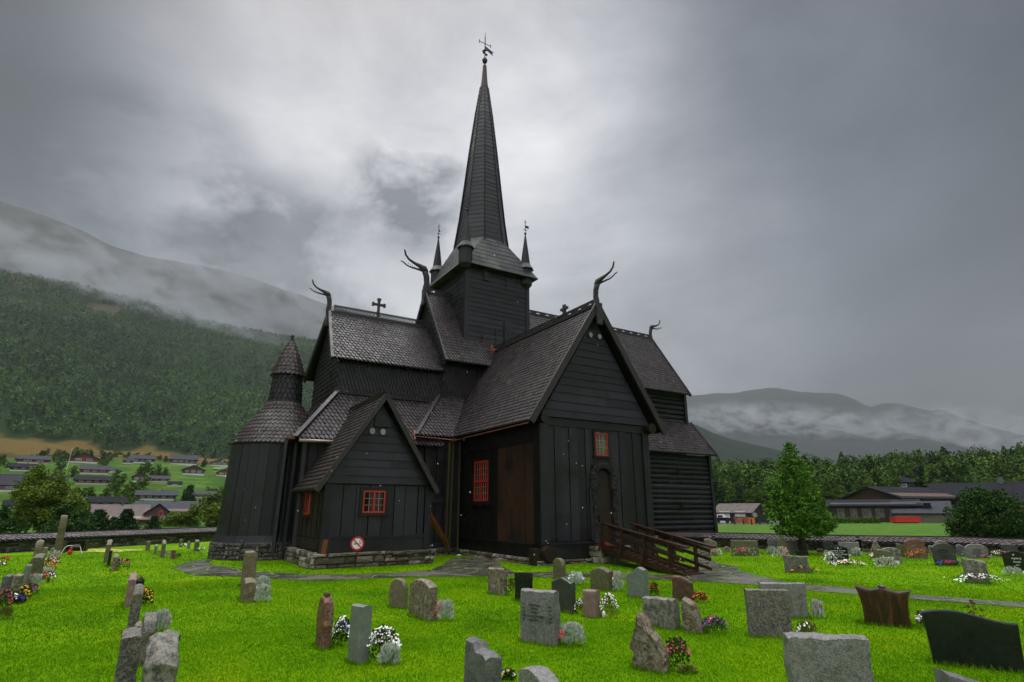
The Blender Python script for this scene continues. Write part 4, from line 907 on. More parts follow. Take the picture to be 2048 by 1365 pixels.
yard_wall('shingle roofed dry stone wall along the left edge of the graves', [tuple(a0-dd*14), tuple(a0), tuple(a1), tuple(a1+dd*18)], 100)
yard_wall('shingle roofed dry stone wall behind the graves right of the church', [gp(1230, 1086), gp(1436, 1094), gp(1720, 1103.5), gp(1909, 1106.5), gp(2048, 1114), gp(2500, 1145)], 140, zr=.62)
# hatch opening in the left wall; a dark panel paints the shade inside
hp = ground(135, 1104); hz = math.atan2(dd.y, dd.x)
h = tag(empty('wall_hatch', hp, hz), 'hatch with timber posts in the left churchyard wall, shade in its opening a dark panel', 'hatch')
m = MB(); m.box(-.34, .34, -.45, -.40, .03, .44); m.build('opening_shade_panel', M['tar_d'], h)
for sx in (-.42, .42): m = MB(); m.box(sx-.05, sx+.05, -.52, -.36, -.02, .45); m.build('post', M['moss_wood'], h)

# ---- real grass blades on the near lawn
def grass_blades():
    out_v = []; n_tot = 0
    foot = [[(CH0+UU*a+VV*b)[:2] for a, b in poly] for poly in (((-.4, -.45), (5.1, -.45), (5.1, 5.9), (16, 5.9), (16, 14), (-8.6, 14), (-8.6, 6.6), (-6.5, 6.3), (-6.5, 2.4), (-2.3, 2.4), (-2.3, 5.4), (-.4, 5.4)),)]
    def field(r0, r1, n, h, w):
        r = np.sqrt(rng.uniform(r0*r0, r1*r1, n)); a = rng.uniform(R(-47), R(47), n); x = r*np.sin(a); y = r*np.cos(a)
        th = rng.uniform(0, 2*math.pi, n); hh = h*rng.uniform(.5, 1.3, n); ww = w*rng.uniform(.6, 1.3, n); lx = rng.normal(0, .45, n)*hh; ly = rng.normal(0, .45, n)*hh
        keep = np.ones(n, bool)
        if r1 > 14:
            for P in path_polys+foot:
                px = np.array([p[0] for p in P]); py = np.array([p[1] for p in P]); bb = (x > px.min()) & (x < px.max()) & (y > py.min()) & (y < py.max())
                idx = np.nonzero(bb)[0]; ins = np.zeros(len(idx), bool); j = len(P)-1
                for i in range(len(P)):
                    c1 = (P[i][1] > y[idx]) != (P[j][1] > y[idx])
                    dy = P[j][1]-P[i][1]; dy = dy if abs(dy) > 1e-9 else 1e-9
                    ins ^= c1 & (x[idx] < (P[j][0]-P[i][0])*(y[idx]-P[i][1])/dy+P[i][0]); j = i
                keep[idx[ins]] = False
        x, y, th, hh, ww, lx, ly = (q_[keep] for q_ in (x, y, th, hh, ww, lx, ly)); n = len(x)
        V = np.zeros((n, 3, 3)); cx, cy = np.cos(th)*ww/2, np.sin(th)*ww/2
        V[:, 0] = np.stack([x-cx, y-cy, np.zeros(n)], 1); V[:, 1] = np.stack([x+cx, y+cy, np.zeros(n)], 1); V[:, 2] = np.stack([x+lx, y+ly, hh], 1)
        return V.reshape(-1, 3)
    ring = []
    for (sx, sy, sa, sw, st) in STONES:
        if sy > 20: continue
        n = int(260*(sw+st)*2); u = rng.uniform(0, 2*(sw+st), n); q = rng.uniform(.0, .05, n)**1.0
        lx = np.where(u < sw, u-sw/2, np.where(u < sw+st, sw/2+q, np.where(u < 2*sw+st, sw/2-(u-sw-st), -sw/2-q))); ly = np.where(u < sw, -st/2-q, np.where(u < sw+st, (u-sw)-st/2, np.where(u < 2*sw+st, st/2+q, st/2-(u-2*sw-st))))
        X = sx+lx*np.cos(sa)-ly*np.sin(sa); Y = sy+lx*np.sin(sa)+ly*np.cos(sa); hh = rng.uniform(.025, .075, n); th = rng.uniform(0, 6.28, n); w2 = .0045
        Vr = np.zeros((n, 3, 3)); Vr[:, 0] = np.stack([X-np.cos(th)*w2, Y-np.sin(th)*w2, 0*X], 1); Vr[:, 1] = np.stack([X+np.cos(th)*w2, Y+np.sin(th)*w2, 0*X], 1); Vr[:, 2] = np.stack([X+rng.normal(0, .012, n), Y+rng.normal(0, .012, n), hh], 1); ring.append(Vr.reshape(-1, 3))
    V = np.concatenate(ring+[field(5.5, 10, 240000, .024, .0065), field(10, 17, 240000, .026, .011), field(17, 30, 120000, .028, .022)])
    F_ = np.arange(len(V)).reshape(-1, 3)
    m, nt, b, out = newmat('grass_blades'); co = objco(nt); a1 = noise_n(nt, co, .55, 5, .6, .3); i = island(nt)
    c = ramp(nt, i, [(0, (.064, .172, .0005)), (.5, (.108, .252, .0006)), (1, (.165, .31, .001))])
    c = mixc(nt, 1.0, c, ramp(nt, a1, [(.3, (.62, .70, .8)), (.5, (.95, 1.0, 1)), (.70, (1.5, 1.10, 1.1))]), 'MULTIPLY')
    L(nt, c, b.inputs['Base Color']); b.inputs['Roughness'].default_value = .6; b.inputs['Specular IOR Level'].default_value = .03
    tag(np_mesh('grass', V, F_, m), 'short wet mown grass of the churchyard lawn', 'grass', kind='stuff')
# ================================================================== GRAVESTONES
G_ = lambda n, c0, c1, c2, **k: M.__setitem__(n, rock_mat(n, c0, c1, c2, isl=0.0, **k))
G_('granite_grey', (.075, .074, .068), (.125, .124, .115), (.19, .187, .172), lichen=(.10, .105, .07), lic=.22, scale=6, speck=(90, (.26, .255, .24), .55), bm=.4)
G_('granite_light', (.12, .12, .112), (.19, .188, .175), (.27, .265, .25), lichen=(.20, .20, .14), lic=.15, scale=6, speck=(120, (.09, .09, .085), .6), bm=.3)
G_('granite_speckled', (.10, .092, .078), (.16, .148, .125), (.24, .22, .185), lichen=(.16, .155, .09), lic=.25, scale=7, speck=(75, (.035, .035, .033), .8), orange=(.30, .12, .03), bm=.5)
G_('granite_smooth', (.10, .12, .105), (.13, .148, .13), (.155, .175, .155), lichen=(.22, .24, .20), lic=.05, scale=3, speck=(160, (.26, .28, .25), .3), bm=.08, rough=.45)
G_('granite_black', (.008, .009, .010), (.013, .014, .015), (.020, .021, .022), lichen=(.05, .05, .045), lic=-.1, scale=4, bm=.05, rough=.10)
G_('granite_dark', (.022, .024, .021), (.035, .038, .033), (.055, .058, .05), lichen=(.075, .075, .045), lic=.05, scale=6, speck=(140, (.10, .10, .09), .25), bm=.15, rough=.4)
G_('stone_mossy', (.025, .023, .014), (.062, .055, .035), (.12, .108, .075), lichen=(.10, .105, .022), lic=.5, scale=7, speck=(60, (.30, .28, .20), .35), orange=(.25, .11, .02), bm=.6)
G_('stone_mottled', (.022, .021, .018), (.050, .047, .038), (.085, .08, .065), lichen=(.22, .21, .165), lic=.55, scale=12, speck=(60, (.26, .25, .2), .35), bm=.5)
G_('stone_brown', (.06, .02, .010), (.11, .04, .018), (.19, .08, .035), lichen=(.26, .25, .20), lic=.1, scale=8, orange=(.42, .17, .02), speck=(50, (.30, .24, .19), .25), bm=.6)
G_('stone_rust', (.05, .024, .014), (.085, .042, .024), (.14, .07, .04), lichen=(.15, .13, .05), lic=.05, scale=5, bm=.4)
G_('stone_pink', (.14, .085, .07), (.21, .13, .11), (.28, .19, .165), lichen=(.22, .2, .16), lic=.1, scale=9, bm=.4)
G_('stone_ochre', (.05, .034, .015), (.105, .075, .037), (.18, .14, .08), lichen=(.30, .29, .23), lic=.2, scale=6, speck=(45, (.40, .38, .32), .3), bm=.5)
G_('stone_slate', (.05, .052, .055), (.085, .085, .09), (.14, .135, .14), lichen=(.14, .14, .09), lic=.12, scale=5, speck=(60, (.2, .19, .2), .3), bm=.5)
G_('stone_tan', (.085, .065, .036), (.15, .12, .072), (.23, .19, .12), lichen=(.2, .19, .1), lic=.2, scale=10, speck=(55, (.09, .07, .045), .4), bm=.5)
def veined(name):
    m, nt, b, out = newmat(name); co = objco(nt)
    f_ = math_n(nt, 'ADD', math_n(nt, 'MULTIPLY', noise_n(nt, mapping(nt, co, (7, 7, 1.7), (0, R(24), 0)), 1.0, 6, .6, 1.2), .8), math_n(nt, 'MULTIPLY', noise_n(nt, co, 60, 3), .2))
    L(nt, ramp(nt, f_, [(.36, (.016, .011, .010)), (.50, (.045, .020, .013)), (.64, (.115, .040, .018))]), b.inputs['Base Color']); b.inputs['Roughness'].default_value = .18; return m
M['granite_veined'] = veined('granite_veined')
M['ink'] = plain('inscription_black', (.01, .01, .01), .5); M['ink_w'] = plain('inscription_white', (.75, .75, .73), .5); M['ink_g'] = plain('inscription_grey', (.06, .065, .06), .6)

def T_flat(s): return 1
def T_arch(s): return 1-.16*abs(2*s-1)**2.2
def T_round(s): return 1-.30*(1-math.sqrt(max(0, 1-abs(2*s-1)**2.3)))
def T_peak(s): return 1-.22*abs(2*s-1)
def T_peakr(s): return 1-.30*max(0, .68-s)/.68-.10*max(0, s-.68)/.32
def T_peakc(s): return 1-.14*max(0, (abs(2*s-1)))
def T_slr(s): return 1-.16*s
def T_sll(s): return .84+.16*s
def T_wave(s): return 1-.07*(1-math.cos(4*math.pi*s))*.5-.04*s
def T_wave2(s): return .93+.07*math.sin(math.pi*(1.6*s+.0))-.03*s
def T_leaf(s): return 1-.55*max(0, s-.45)**1.4-.12*max(0, .3-s)
def T_rock(s): return .35+.65*math.exp(-((s-.33)/.23)**2) if s < .33 else .30+.70*max(0, 1-(s-.33)/.67)**.9
def T_pyr(s): return .22+.78*(1-abs(2*s-1))**.75
def T_notch(s): return (1 if s < .38 else .93 if s < .45 else .90)-.05*max(0, s-.8)/.2
def W_one(t): return 1.0
def W_cup(t): return .80+.06*abs(2*t-1)**2+.14*t**3
def W_bulge(t): return 1-.42*t**1.6
def W_wide(t): return .93+.07*t
SHP = dict(flat=T_flat, arch=T_arch, round=T_round, peak=T_peak, peakr=T_peakr, peakc=T_peakc, slr=T_slr, sll=T_sll, wave=T_wave, wave2=T_wave2, leaf=T_leaf, rock=T_rock, pyr=T_pyr, notch=T_notch)
WD = dict(one=W_one, cup=W_cup, bulge=W_bulge, wide=W_wide)
SRZ_ = CHR-math.pi/2
def make_stone(name, w, t, h, shape, wf, mat, rough, seed):
    nx, ny, nz = max(9, int(w/.035)), 4, max(12, int(h/.035)); idx = {}; vs = []; fs = []; off = Vector((seed*3.1, seed*1.7, seed*.9))
    def vid(i, j, k):
        if (i, j, k) in idx: return idx[(i, j, k)]
        s, d, t_ = i/nx, 2*j/ny-1, k/nz; tp = SHP[shape](s); kb = .03+rough*3
        e = max(abs(2*s-1)**30, t_**34); X = (s-.5)*w*WD[wf](t_); Z = -.06+(h*tp+.06)*t_; Y = d*t/2*(1-min(.5, kb)*e)
        if t_ == 1: Z -= (.012+rough*.6)*abs(d)**3
        if i in (0, nx) and abs(d) == 1: X *= 1-.01-rough*.6
        p = Vector((X, Y, Z))
        if rough > 0:
            q_ = p*7+off; a = rough
            p += Vector((noise.noise(q_), noise.noise(q_+Vector((9, 0, 0)))*.7, noise.noise(q_+Vector((0, 9, 0)))*(1 if t_ > .5 else 0)))*a*1.5+Vector((noise.noise(q_*3), noise.noise(q_*3+Vector((5, 0, 0))), noise.noise(q_*3+Vector((0, 5, 0)))*(t_ > .8)))*a*1.1
        idx[(i, j, k)] = len(vs); vs.append(tuple(p)); return idx[(i, j, k)]
    for i in range(nx):
        for k in range(nz):
            fs.append((vid(i, 0, k), vid(i+1, 0, k), vid(i+1, 0, k+1), vid(i, 0, k+1))); fs.append((vid(i+1, ny, k), vid(i, ny, k), vid(i, ny, k+1), vid(i+1, ny, k+1)))
    for j in range(ny):
        for k in range(nz):
            fs.append((vid(0, j+1, k), vid(0, j, k), vid(0, j, k+1), vid(0, j+1, k+1))); fs.append((vid(nx, j, k), vid(nx, j+1, k), vid(nx, j+1, k+1), vid(nx, j, k+1)))
    for i in range(nx):
        for j in range(ny):
            fs.append((vid(i, j, nz), vid(i+1, j, nz), vid(i+1, j+1, nz), vid(i, j+1, nz))); fs.append((vid(i, j+1, 0), vid(i+1, j+1, 0), vid(i+1, j, 0), vid(i, j, 0)))
    me = bpy.data.meshes.new(name); me.from_pydata(vs, [], fs); me.materials.append(mat); me.polygons.foreach_set('use_smooth', [True]*len(fs)); me.update(); me.set_sharp_from_angle(angle=R(34)); return me
def along(c, d, x):
    f = lambda s: proj(c+d*s)[0]-x
    lo, hi = 0.0, 5.0
    if f(lo)*f(hi) > 0: return None
    for _ in range(40):
        m = (lo+hi)/2
        if f(lo)*f(m) <= 0: hi = m
        else: lo = m
    return lo
STN = 0; STONES = []
def text_part(root, lines, y, mat, align='CENTER'):
    for (body, size, x, z) in lines:
        cu = bpy.data.curves.new('inscription', 'FONT'); cu.body = body; cu.size = size; cu.align_x = align; cu.extrude = .0015
        tmp = bpy.data.objects.new('inscription', cu); me = bpy.data.meshes.new_from_object(tmp); bpy.data.objects.remove(tmp)
        me.materials.clear(); me.materials.append(mat); o = link('inscription', me, root); o.location = (x, y, z); o.rotation_euler = (math.pi/2, 0, 0)
def stone(label, xL, xc, xR, yb, yt, shape='flat', mat='granite_grey', w=None, t=None, rough=.006, wf='one', lean=(0, 0), dist=None, h=None, text=None, tmat='ink', cat='gravestone', name='gravestone', tw=0.0, yL=None):
    """corner (xc,yb) = near foot corner; broad side runs away to the left to column xL, thickness to the right to xR"""
    global STN; STN += 1
    if dist: r = ray(xc, 1000); q = math.hypot(r.x, r.y); c = Vector((r.x/q*dist, r.y/q*dist, 0))
    else: c = ground(xc, yb)
    D1, D2 = VV, UU
    if yL is None and xc > 1400 and not dist: yL = yb-.02*(xc-xL)
    if yL is not None:       # both feet of the broad side were measured
        q1 = ground(xL, yL)-c; w = w or q1.length; D1 = q1.normalized(); D2 = Vector((D1.y, -D1.x, 0)); tw = math.atan2(-D1.y, -D1.x)-SRZ_
    elif dist and xc > 1400: q1 = Vector((-1, .12, 0)).normalized(); D1 = q1; D2 = Vector((D1.y, -D1.x, 0)); tw = math.atan2(-D1.y, -D1.x)-SRZ_
    w = w or along(c, D1, xL) or .5; t = t or along(c, D2, xR) or .12; t = min(max(t, .08), .22); w = min(max(w, .12), 1.6)
    ctr = c+D1*w/2+D2*t/2; h = h or height_at(xc, yt, ctr); STONES.append((ctr.x, ctr.y, SRZ_+tw, w, t))
    me = make_stone(name, w, t, h, shape, wf, M[mat], rough, STN); rz = SRZ_+tw
    if text:
        root = empty(name, ctr, rz); root.rotation_euler = (R(lean[0]), R(lean[1]), rz); link('slab', me, root); text_part(root, [(b_, s_*w, x_*w, z_*h) for b_, s_, x_, z_ in text], -t/2-.004-rough, M[tmat])
    else: root = link(name, me); root.location = ctr; root.rotation_euler = (R(lean[0]), R(lean[1]), rz)
    tag(root, label, cat, 'gravestones on the lawn'); return root, ctr, w, t, h
names12 = [('RUNE NILS', .07, -.06, .70), ('PETRA', .07, -.06, .63), ('SIVERT', .07, -.06, .56), ('GUDRUN I. MOEN', .07, -.06, .49), ('ERIK EGIL', .07, -.06, .42)]+[('* 19%d' % (14+k*7), .05, -.40, .705-.07*k) for k in range(5)]+[('+ 19%d' % (60+k*6), .05, .36, .695-.07*k) for k in range(5)]
S = stone
S('tan pitted post stone standing behind a shorter one left of the sacristy', 480, 487, 510, 1178, 1104, 'flat', 'stone_tan', w=.62, rough=.010)
S('short pitted tan stone in front of a taller post stone near the left path', 481, 486, 508, 1207, 1156, 'arch', 'stone_tan', w=.55, rough=.008)
r_, c_, w_, t_, h_ = S('narrow rust brown stone with orange lichen and an ornament on top', 629, 642, 662, 1301, 1193, 'round', 'stone_brown', rough=.007)
m = MB(); m.box(-.035, .035, -.03, .03, 0, .03); m.box(-.05, -.02, -.03, .03, .03, .055); m.box(.02, .05, -.03, .03, .03, .055); m.box(-.012, .012, -.03, .03, .03, .06); o = m.build('crown_ornament', M['orange_l'] if 'orange_l' in M else M['stone_brown'], r_); o.location = (0, 0, h_-.015)
S('tall smooth grey green slab beside the big clump of white daisies', 694, 719, 738, 1331, 1210, 'flat', 'granite_smooth', rough=.003, yL=1324)
S('round shouldered brown grey stone, left one of a close pair', 777, 807, 815, 1219, 1157, 'round', 'stone_tan', rough=.006, yL=1215)
S('arched pale lichened stone, right one of a close pair, red flowers behind', 816, 856, 874, 1244, 1158, 'arch', 'stone_ochre', rough=.007, yL=1231)
S('dark grey slate stone with notched top cut off by the picture bottom', 932, 976, 1003, 1365, 1283, 'notch', 'stone_slate', dist=5.3, w=.40, rough=.008)
S('low grey granite stone with wavy top at the bottom edge', 1036, 1100, 1165, 1365, 1337, 'wave2', 'granite_grey', dist=4.45, w=.46, t=.16, rough=.002)
S('brown grey lichened slab left of the small black stone', 975, 1006, 1015, 1192, 1136, 'flat', 'stone_ochre', rough=.010, yL=1188)
S('small glossy black stone with rough side before the transept', 1029, 1052, 1066, 1206, 1146, 'flat', 'granite_black', rough=.005, yL=1202)
S('tall narrow arched mossy stone next to the paved path', 1106, 1124, 1132, 1162, 1116, 'round', 'stone_mossy', rough=.008, lean=(0, 0))
S('dark granite stone with peaked top behind the inscribed grey one', 1104, 1143, 1153, 1229, 1154, 'peakc', 'granite_dark', rough=.005, yL=1222)
S('large grey granite stone with five lines of black lettering', 1040, 1110, 1122, 1295, 1180, 'flat', 'granite_grey', rough=.009, text=names12, yL=1284)
S('small pinkish stone beside the bushy white flowered plant', 1166, 1192, 1202, 1238, 1180, 'flat', 'stone_pink', rough=.006, yL=1235)
S('squat mossy arched stone in front of the ramp foundation', 1181, 1217, 1229, 1184, 1135, 'arch', 'stone_mossy', rough=.007, yL=1180)
S('smooth pale green grey stone with off-centre peak near the ramp', 1255, 1290, 1299, 1198, 1133, 'peakr', 'granite_smooth', rough=.003, yL=1194)
S('dark brown uneven stone tapering to the right below the ramp end', 1346, 1386, 1388, 1206, 1153, 'leaf', 'stone_rust', rough=.010, t=.08, yL=1202)
S('wide low black stone covered with white lichen dots', 1287, 1351, 1364, 1262, 1196, 'flat', 'stone_mottled', rough=.006, yL=1254)
S('leaning rough grey natural stone above violet flowers', 1366, 1404, 1414, 1270, 1196, 'slr', 'stone_ochre', rough=.012, lean=(0, -5), wf='bulge', yL=1266)
S('tall pointed brown boulder with white lichen and magenta flowers behind', 1263, 1328, 1340, 1349, 1224, 'rock', 'stone_ochre', rough=.020, t=.16, wf='one', yL=1337)
S('light granite block with coarse black speckles right of centre', 1502, 1588, 1598, 1277, 1181, 'flat', 'granite_speckled', rough=.004)
S('grey mossy topped granite block behind the speckled one', 1528, 1620, 1630, 1238, 1168, 'flat', 'granite_grey', rough=.006)
S('big plain grey granite block at the bottom edge right of centre', 1526, 1694, 1719, 1365, 1273, 'flat', 'granite_grey', dist=5.55, w=.60, t=.16, rough=.008)
r_, c_, w_, t_, h_ = S('polished red brown veined stone with wavy edges', 1720, 1834, 1842, 1260, 1178, 'wave', 'granite_veined', rough=0, wf='cup', yL=1248)
m = MB(); m.ball((0, 0, .02), .045, 10, 7, .55); m.ball((-.05, 0, .03), .022, 8, 5); o = m.build('small_stone', M['stone_slate'], None, True); o.location = r_.location+Vector((0, 0, h_*.965)); tag(o, 'small smooth rock lying on the wavy red brown gravestone', 'stone')
S('large polished black stone with curved outline at the right edge', 1862, 2060, 2066, 1349, 1232, 'wave2', 'granite_black', rough=0, wf='wide', t=.13, yL=1328)
S('pale grey slab tip at the bottom right corner', 1951, 2020, 2040, 1365, 1346, 'slr', 'stone_slate', dist=4.3, w=.5, t=.14, rough=.004)
S('pale granite stone with upright plants before it, near right path', 1573, 1621, 1631, 1147, 1110, 'slr', 'granite_speckled', rough=.010, lean=(0, -3))
S('low black base stone behind the pale granite stone', 1593, 1618, 1621, 1112, 1102, 'flat', 'granite_black', rough=0)
S('small beige rounded stone on the black base near the tree', 1602, 1614, 1620, 1105, 1090, 'arch', 'stone_tan', rough=.003)
S('black gabled stone with white lettering and white flowers', 1662, 1700, 1706, 1130, 1091, 'peakc', 'granite_black', rough=0, tmat='ink_w', text=[('~ & ~', .17, 0, .80), ('Laurits R. Brenden', .10, 0, .68), ('4.2.1901   3.9.1986', .065, 0, .60), ('Gudbjorg K. Brenden', .105, 0, .50), ('f. Dalen', .09, 0, .42), ('4.8.1907   5.11.1996', .065, 0, .34), ('Takk for alt', .08, 0, .2)])
S('small brown mossy stone left of the black lettered one', 1652, 1664, 1668, 1121, 1101, 'flat', 'stone_mossy', rough=.006)
S('mossy wedge stone with silver plants on both sides', 1752, 1786, 1791, 1131, 1098, 'slr', 'stone_mossy', rough=.012)
S('wider mossy stone behind the wedge stone', 1766, 1806, 1812, 1127, 1096, 'arch', 'stone_mottled', rough=.010)
S('grey stone with faint lettering and red and blue flowers', 1873, 1918, 1926, 1132, 1087, 'arch', 'granite_dark', rough=.006, lean=(0, -4), tmat='ink', text=[('+', .12, -.1, .82), ('Ola Bakken', .10, 0, .64), ('1899 - 1977', .08, 0, .55), ('Marit Bakken', .10, 0, .42), ('1904 - 1991', .08, 0, .33)])
S('upright dark lichened stone rising from white petunias', 1937, 1982, 1991, 1168, 1117, 'slr', 'stone_mottled', rough=.010)
S('black white-flecked stone with a cross at the right picture edge', 2028, 2062, 2070, 1146, 1102, 'peakc', 'granite_black', rough=0, w=.55, tmat='ink_w', text=[('+', .22, -.10, .72), ('Ingeborg', .12, 0, .60), ('Kvaale', .12, 0, .44), ('1911', .09, 0, .30)])
S('rounded triangular stone by the ramp foot', 1411, 1436, 1444, 1112, 1078, 'leaf', 'stone_tan', rough=.012)
S('tiny pinkish stone under the wall right of the church', 1449, 1460, 1465, 1105, 1093, 'peak', 'stone_pink', rough=.004)
S('broad dark mossy block with red flowers in front', 1464, 1519, 1529, 1113, 1081, 'flat', 'stone_mossy', rough=.008)
S('broad light grey inscribed stone behind the pyramid rock', 1538, 1598, 1602, 1108, 1081, 'flat', 'granite_light', rough=.003, text=[('Astri og Jakob', .06, -.28, .60), ('1890 - 1961', .05, -.28, .48), ('Brimi', .06, -.28, .36)], tmat='ink_g')
S('rough pointed rock before the broad light grey stone', 1554, 1582, 1590, 1112, 1070, 'pyr', 'stone_mossy', rough=.022)
S('dark green grey slab with curved top behind the black lettered stone', 1650, 1669, 1674, 1106, 1080, 'arch', 'granite_dark', rough=.003, text=[('Nils', .12, 0, .6), ('Anna', .12, 0, .42)], tmat='ink_g')
S('small red brown stone half hidden at the wall', 1634, 1648, 1651, 1106, 1098, 'round', 'stone_rust', rough=.003, t=.06)
S('light slab behind the mossy pointed rock', 1680, 1722, 1728, 1112, 1085, 'flat', 'granite_light', rough=.005)
S('mossy pointed rock leaning on the light slab', 1688, 1714, 1722, 1110, 1077, 'pyr', 'stone_mossy', rough=.022)
S('pointed grey rock with a small white plant at its foot', 1744, 1768, 1774, 1116, 1080, 'pyr', 'stone_ochre', rough=.018)
S('mossy rectangular stone left of the tall red brown one', 1797, 1818, 1823, 1115, 1087, 'slr', 'stone_mossy', rough=.008)
S('tall red brown stone above orange and green plants', 1816, 1857, 1862, 1118, 1078, 'arch', 'stone_brown', rough=.008, lean=(0, -3))
S('ochre rock peeking over the grey lettered stone', 1875, 1900, 1906, 1112, 1082, 'arch', 'stone_ochre', rough=.012)
S('pale block between the red brown and the grey lettered stone', 1861, 1874, 1880, 1110, 1092, 'flat', 'granite_light', rough=.005)
S('grey sloping rock left of the wide grey lettered stone', 1917, 1936, 1939, 1113, 1090, 'leaf', 'stone_slate', rough=.008)
S('wide grey stone with rounded corners and faint cross', 1935, 1979, 1986, 1117, 1089, 'round', 'granite_grey', rough=.004, text=[('+', .12, 0, .78), ('Kari Skjaak', .09, 0, .58), ('1920 - 2004', .07, 0, .48), ('Hans Skjaak', .09, 0, .34)], tmat='ink_g')
S('low wide rock behind yellow flowers at the right', 1985, 2005, 2010, 1112, 1097, 'arch', 'stone_ochre', rough=.012)
S('curved grey stone with small cross near the right edge', 2008, 2040, 2046, 1116, 1089, 'leaf', 'granite_dark', rough=.006, text=[('+', .12, -.1, .72)], tmat='ink')
S('mossy stone edge cut off by the right picture border', 2043, 2062, 2070, 1110, 1082, 'flat', 'stone_mossy', rough=.008)
S('very tall leaning weathered pillar stone near the left wall', 103, 106, 120, 1109, 1030, 'round', 'stone_tan', w=.30, rough=.010, lean=(0, 7))
S('weathered rounded stone behind the lichened leaning one', 57, 60, 75, 1138, 1081, 'round', 'stone_tan', w=.40, rough=.010)
S('leaning brown stone covered with orange lichen in the left row', 46, 52, 76, 1166, 1112, 'flat', 'stone_mossy', w=.55, rough=.010, lean=(0, 7))
S('blue grey smooth stone in the left row', 34, 40, 50, 1176, 1131, 'flat', 'granite_smooth', w=.45, rough=.002)
S('brown grey square stone in the left row behind white flowers', 8, 14, 33, 1190, 1151, 'flat', 'stone_ochre', w=.5, rough=.006)
S('slab cut off by the left picture edge', -10, -6, 8, 1200, 1152, 'flat', 'stone_slate', w=.5, rough=.006)
S('squat brown stone before the tall pillar', 72, 76, 88, 1124, 1096, 'flat', 'stone_ochre', w=.4, rough=.008)
S('thin grey stone right of the squat brown one', 94, 96, 102, 1118, 1097, 'flat', 'granite_grey', w=.4, rough=.004)
S('leaning tan stone at the back of the small row near the yellow hose', 201, 206, 216, 1126, 1081, 'slr', 'stone_tan', w=.4, rough=.010, lean=(0, 5))
S('slim black slab second in the small row near the hose', 210, 213, 219, 1134, 1102, 'flat', 'granite_black', w=.4, rough=0)
S('brown grey front stone of the small row near the hose', 217, 221, 232, 1143, 1109, 'arch', 'stone_ochre', w=.4, rough=.008)
S('far small stone left in the distant group by the wall', 285, 290, 299, 1102, 1083, 'flat', 'stone_tan', w=.5, rough=.006)
S('far pale stone with red flower beside it', 303, 307, 313, 1110, 1089, 'arch', 'granite_grey', w=.5, rough=.006)
S('taller tan stone in the distant group', 316, 320, 328, 1116, 1081, 'slr', 'stone_tan', w=.45, rough=.010, lean=(0, 3))
S('reddish brown square stone in front of the distant group', 338, 341, 350, 1119, 1100, 'flat', 'stone_brown', w=.4, rough=.003)
S('small far stone nearest the wall, left of three', 355, 358, 364, 1095, 1079, 'flat', 'stone_tan', w=.4, rough=.004)
S('tiny far stone, middle of three by the apse', 371, 374, 380, 1098, 1084, 'flat', 'granite_light', w=.4, rough=.004)
S('far mossy stone, right of three by the apse', 384, 388, 397, 1103, 1080, 'slr', 'stone_mossy', w=.45, rough=.008)
S('rough grey stone seen edge-on behind the orange spotted one', 243, 247, 264, 1216, 1148, 'slr', 'stone_pink', w=.45, rough=.008)
S('tall narrow grey stone with orange lichen spots seen edge-on', 245, 251, 272, 1273, 1170, 'arch', 'granite_speckled', w=.36, rough=.008, lean=(0, 3))
S('thin mossy brown stone behind the pale rounded one', 259, 262, 275, 1302, 1250, 'flat', 'stone_ochre', w=.4, rough=.008)
S('pale rounded coarse stone in the left foreground row', 266, 272, 301, 1334, 1227, 'round', 'granite_speckled', w=.5, rough=.012, lean=(0, 2))
S('rough pale stone cut by the bottom edge in the left row', 284, 292, 321, 1365, 1260, 'flat', 'granite_speckled', dist=6.35, w=.42, t=.15, rough=.010, lean=(0, 2))
S('thick dark mossy stone nearest the camera at lower left', 332, 345, 396, 1365, 1270, 'leaf', 'stone_mottled', dist=5.7, w=.48, t=.22, rough=.018)

# ================================================================== FLOWERS
def leafmat(name, c0, c1, rough=.5, trans=0):
    m, nt, b, out = newmat(name); L(nt, ramp(nt, island(nt), [(0, c0), (1, c1)]), b.inputs['Base Color']); b.inputs['Roughness'].default_value = rough; b.inputs['Specular IOR Level'].default_value = .3; return m
LM = dict(green=leafmat('leaf_green', (.015, .05, .006), (.05, .13, .015)), silver=leafmat('leaf_silver', (.26, .31, .25), (.66, .71, .62), .7), lime=leafmat('leaf_lime', (.10, .14, .015), (.22, .26, .04)), bronze=leafmat('leaf_bronze', (.06, .03, .012), (.20, .06, .02)), dark=leafmat('leaf_dark', (.008, .03, .006), (.03, .07, .01)))
BL = dict(white=(.80, .80, .76), red=(.60, .008, .006), pink=(.60, .12, .22), magenta=(.55, .01, .16), yellow=(.75, .45, .01), orange=(.62, .14, .01), purple=(.12, .02, .20), blue=(.03, .02, .22), darkred=(.13, .006, .012), lilac=(.5, .38, .58))
BM = {k: leafmat('petals_'+k, tuple(x*.75 for x in c), tuple(min(1, x*1.15) for x in c)) for k, c in BL.items()}
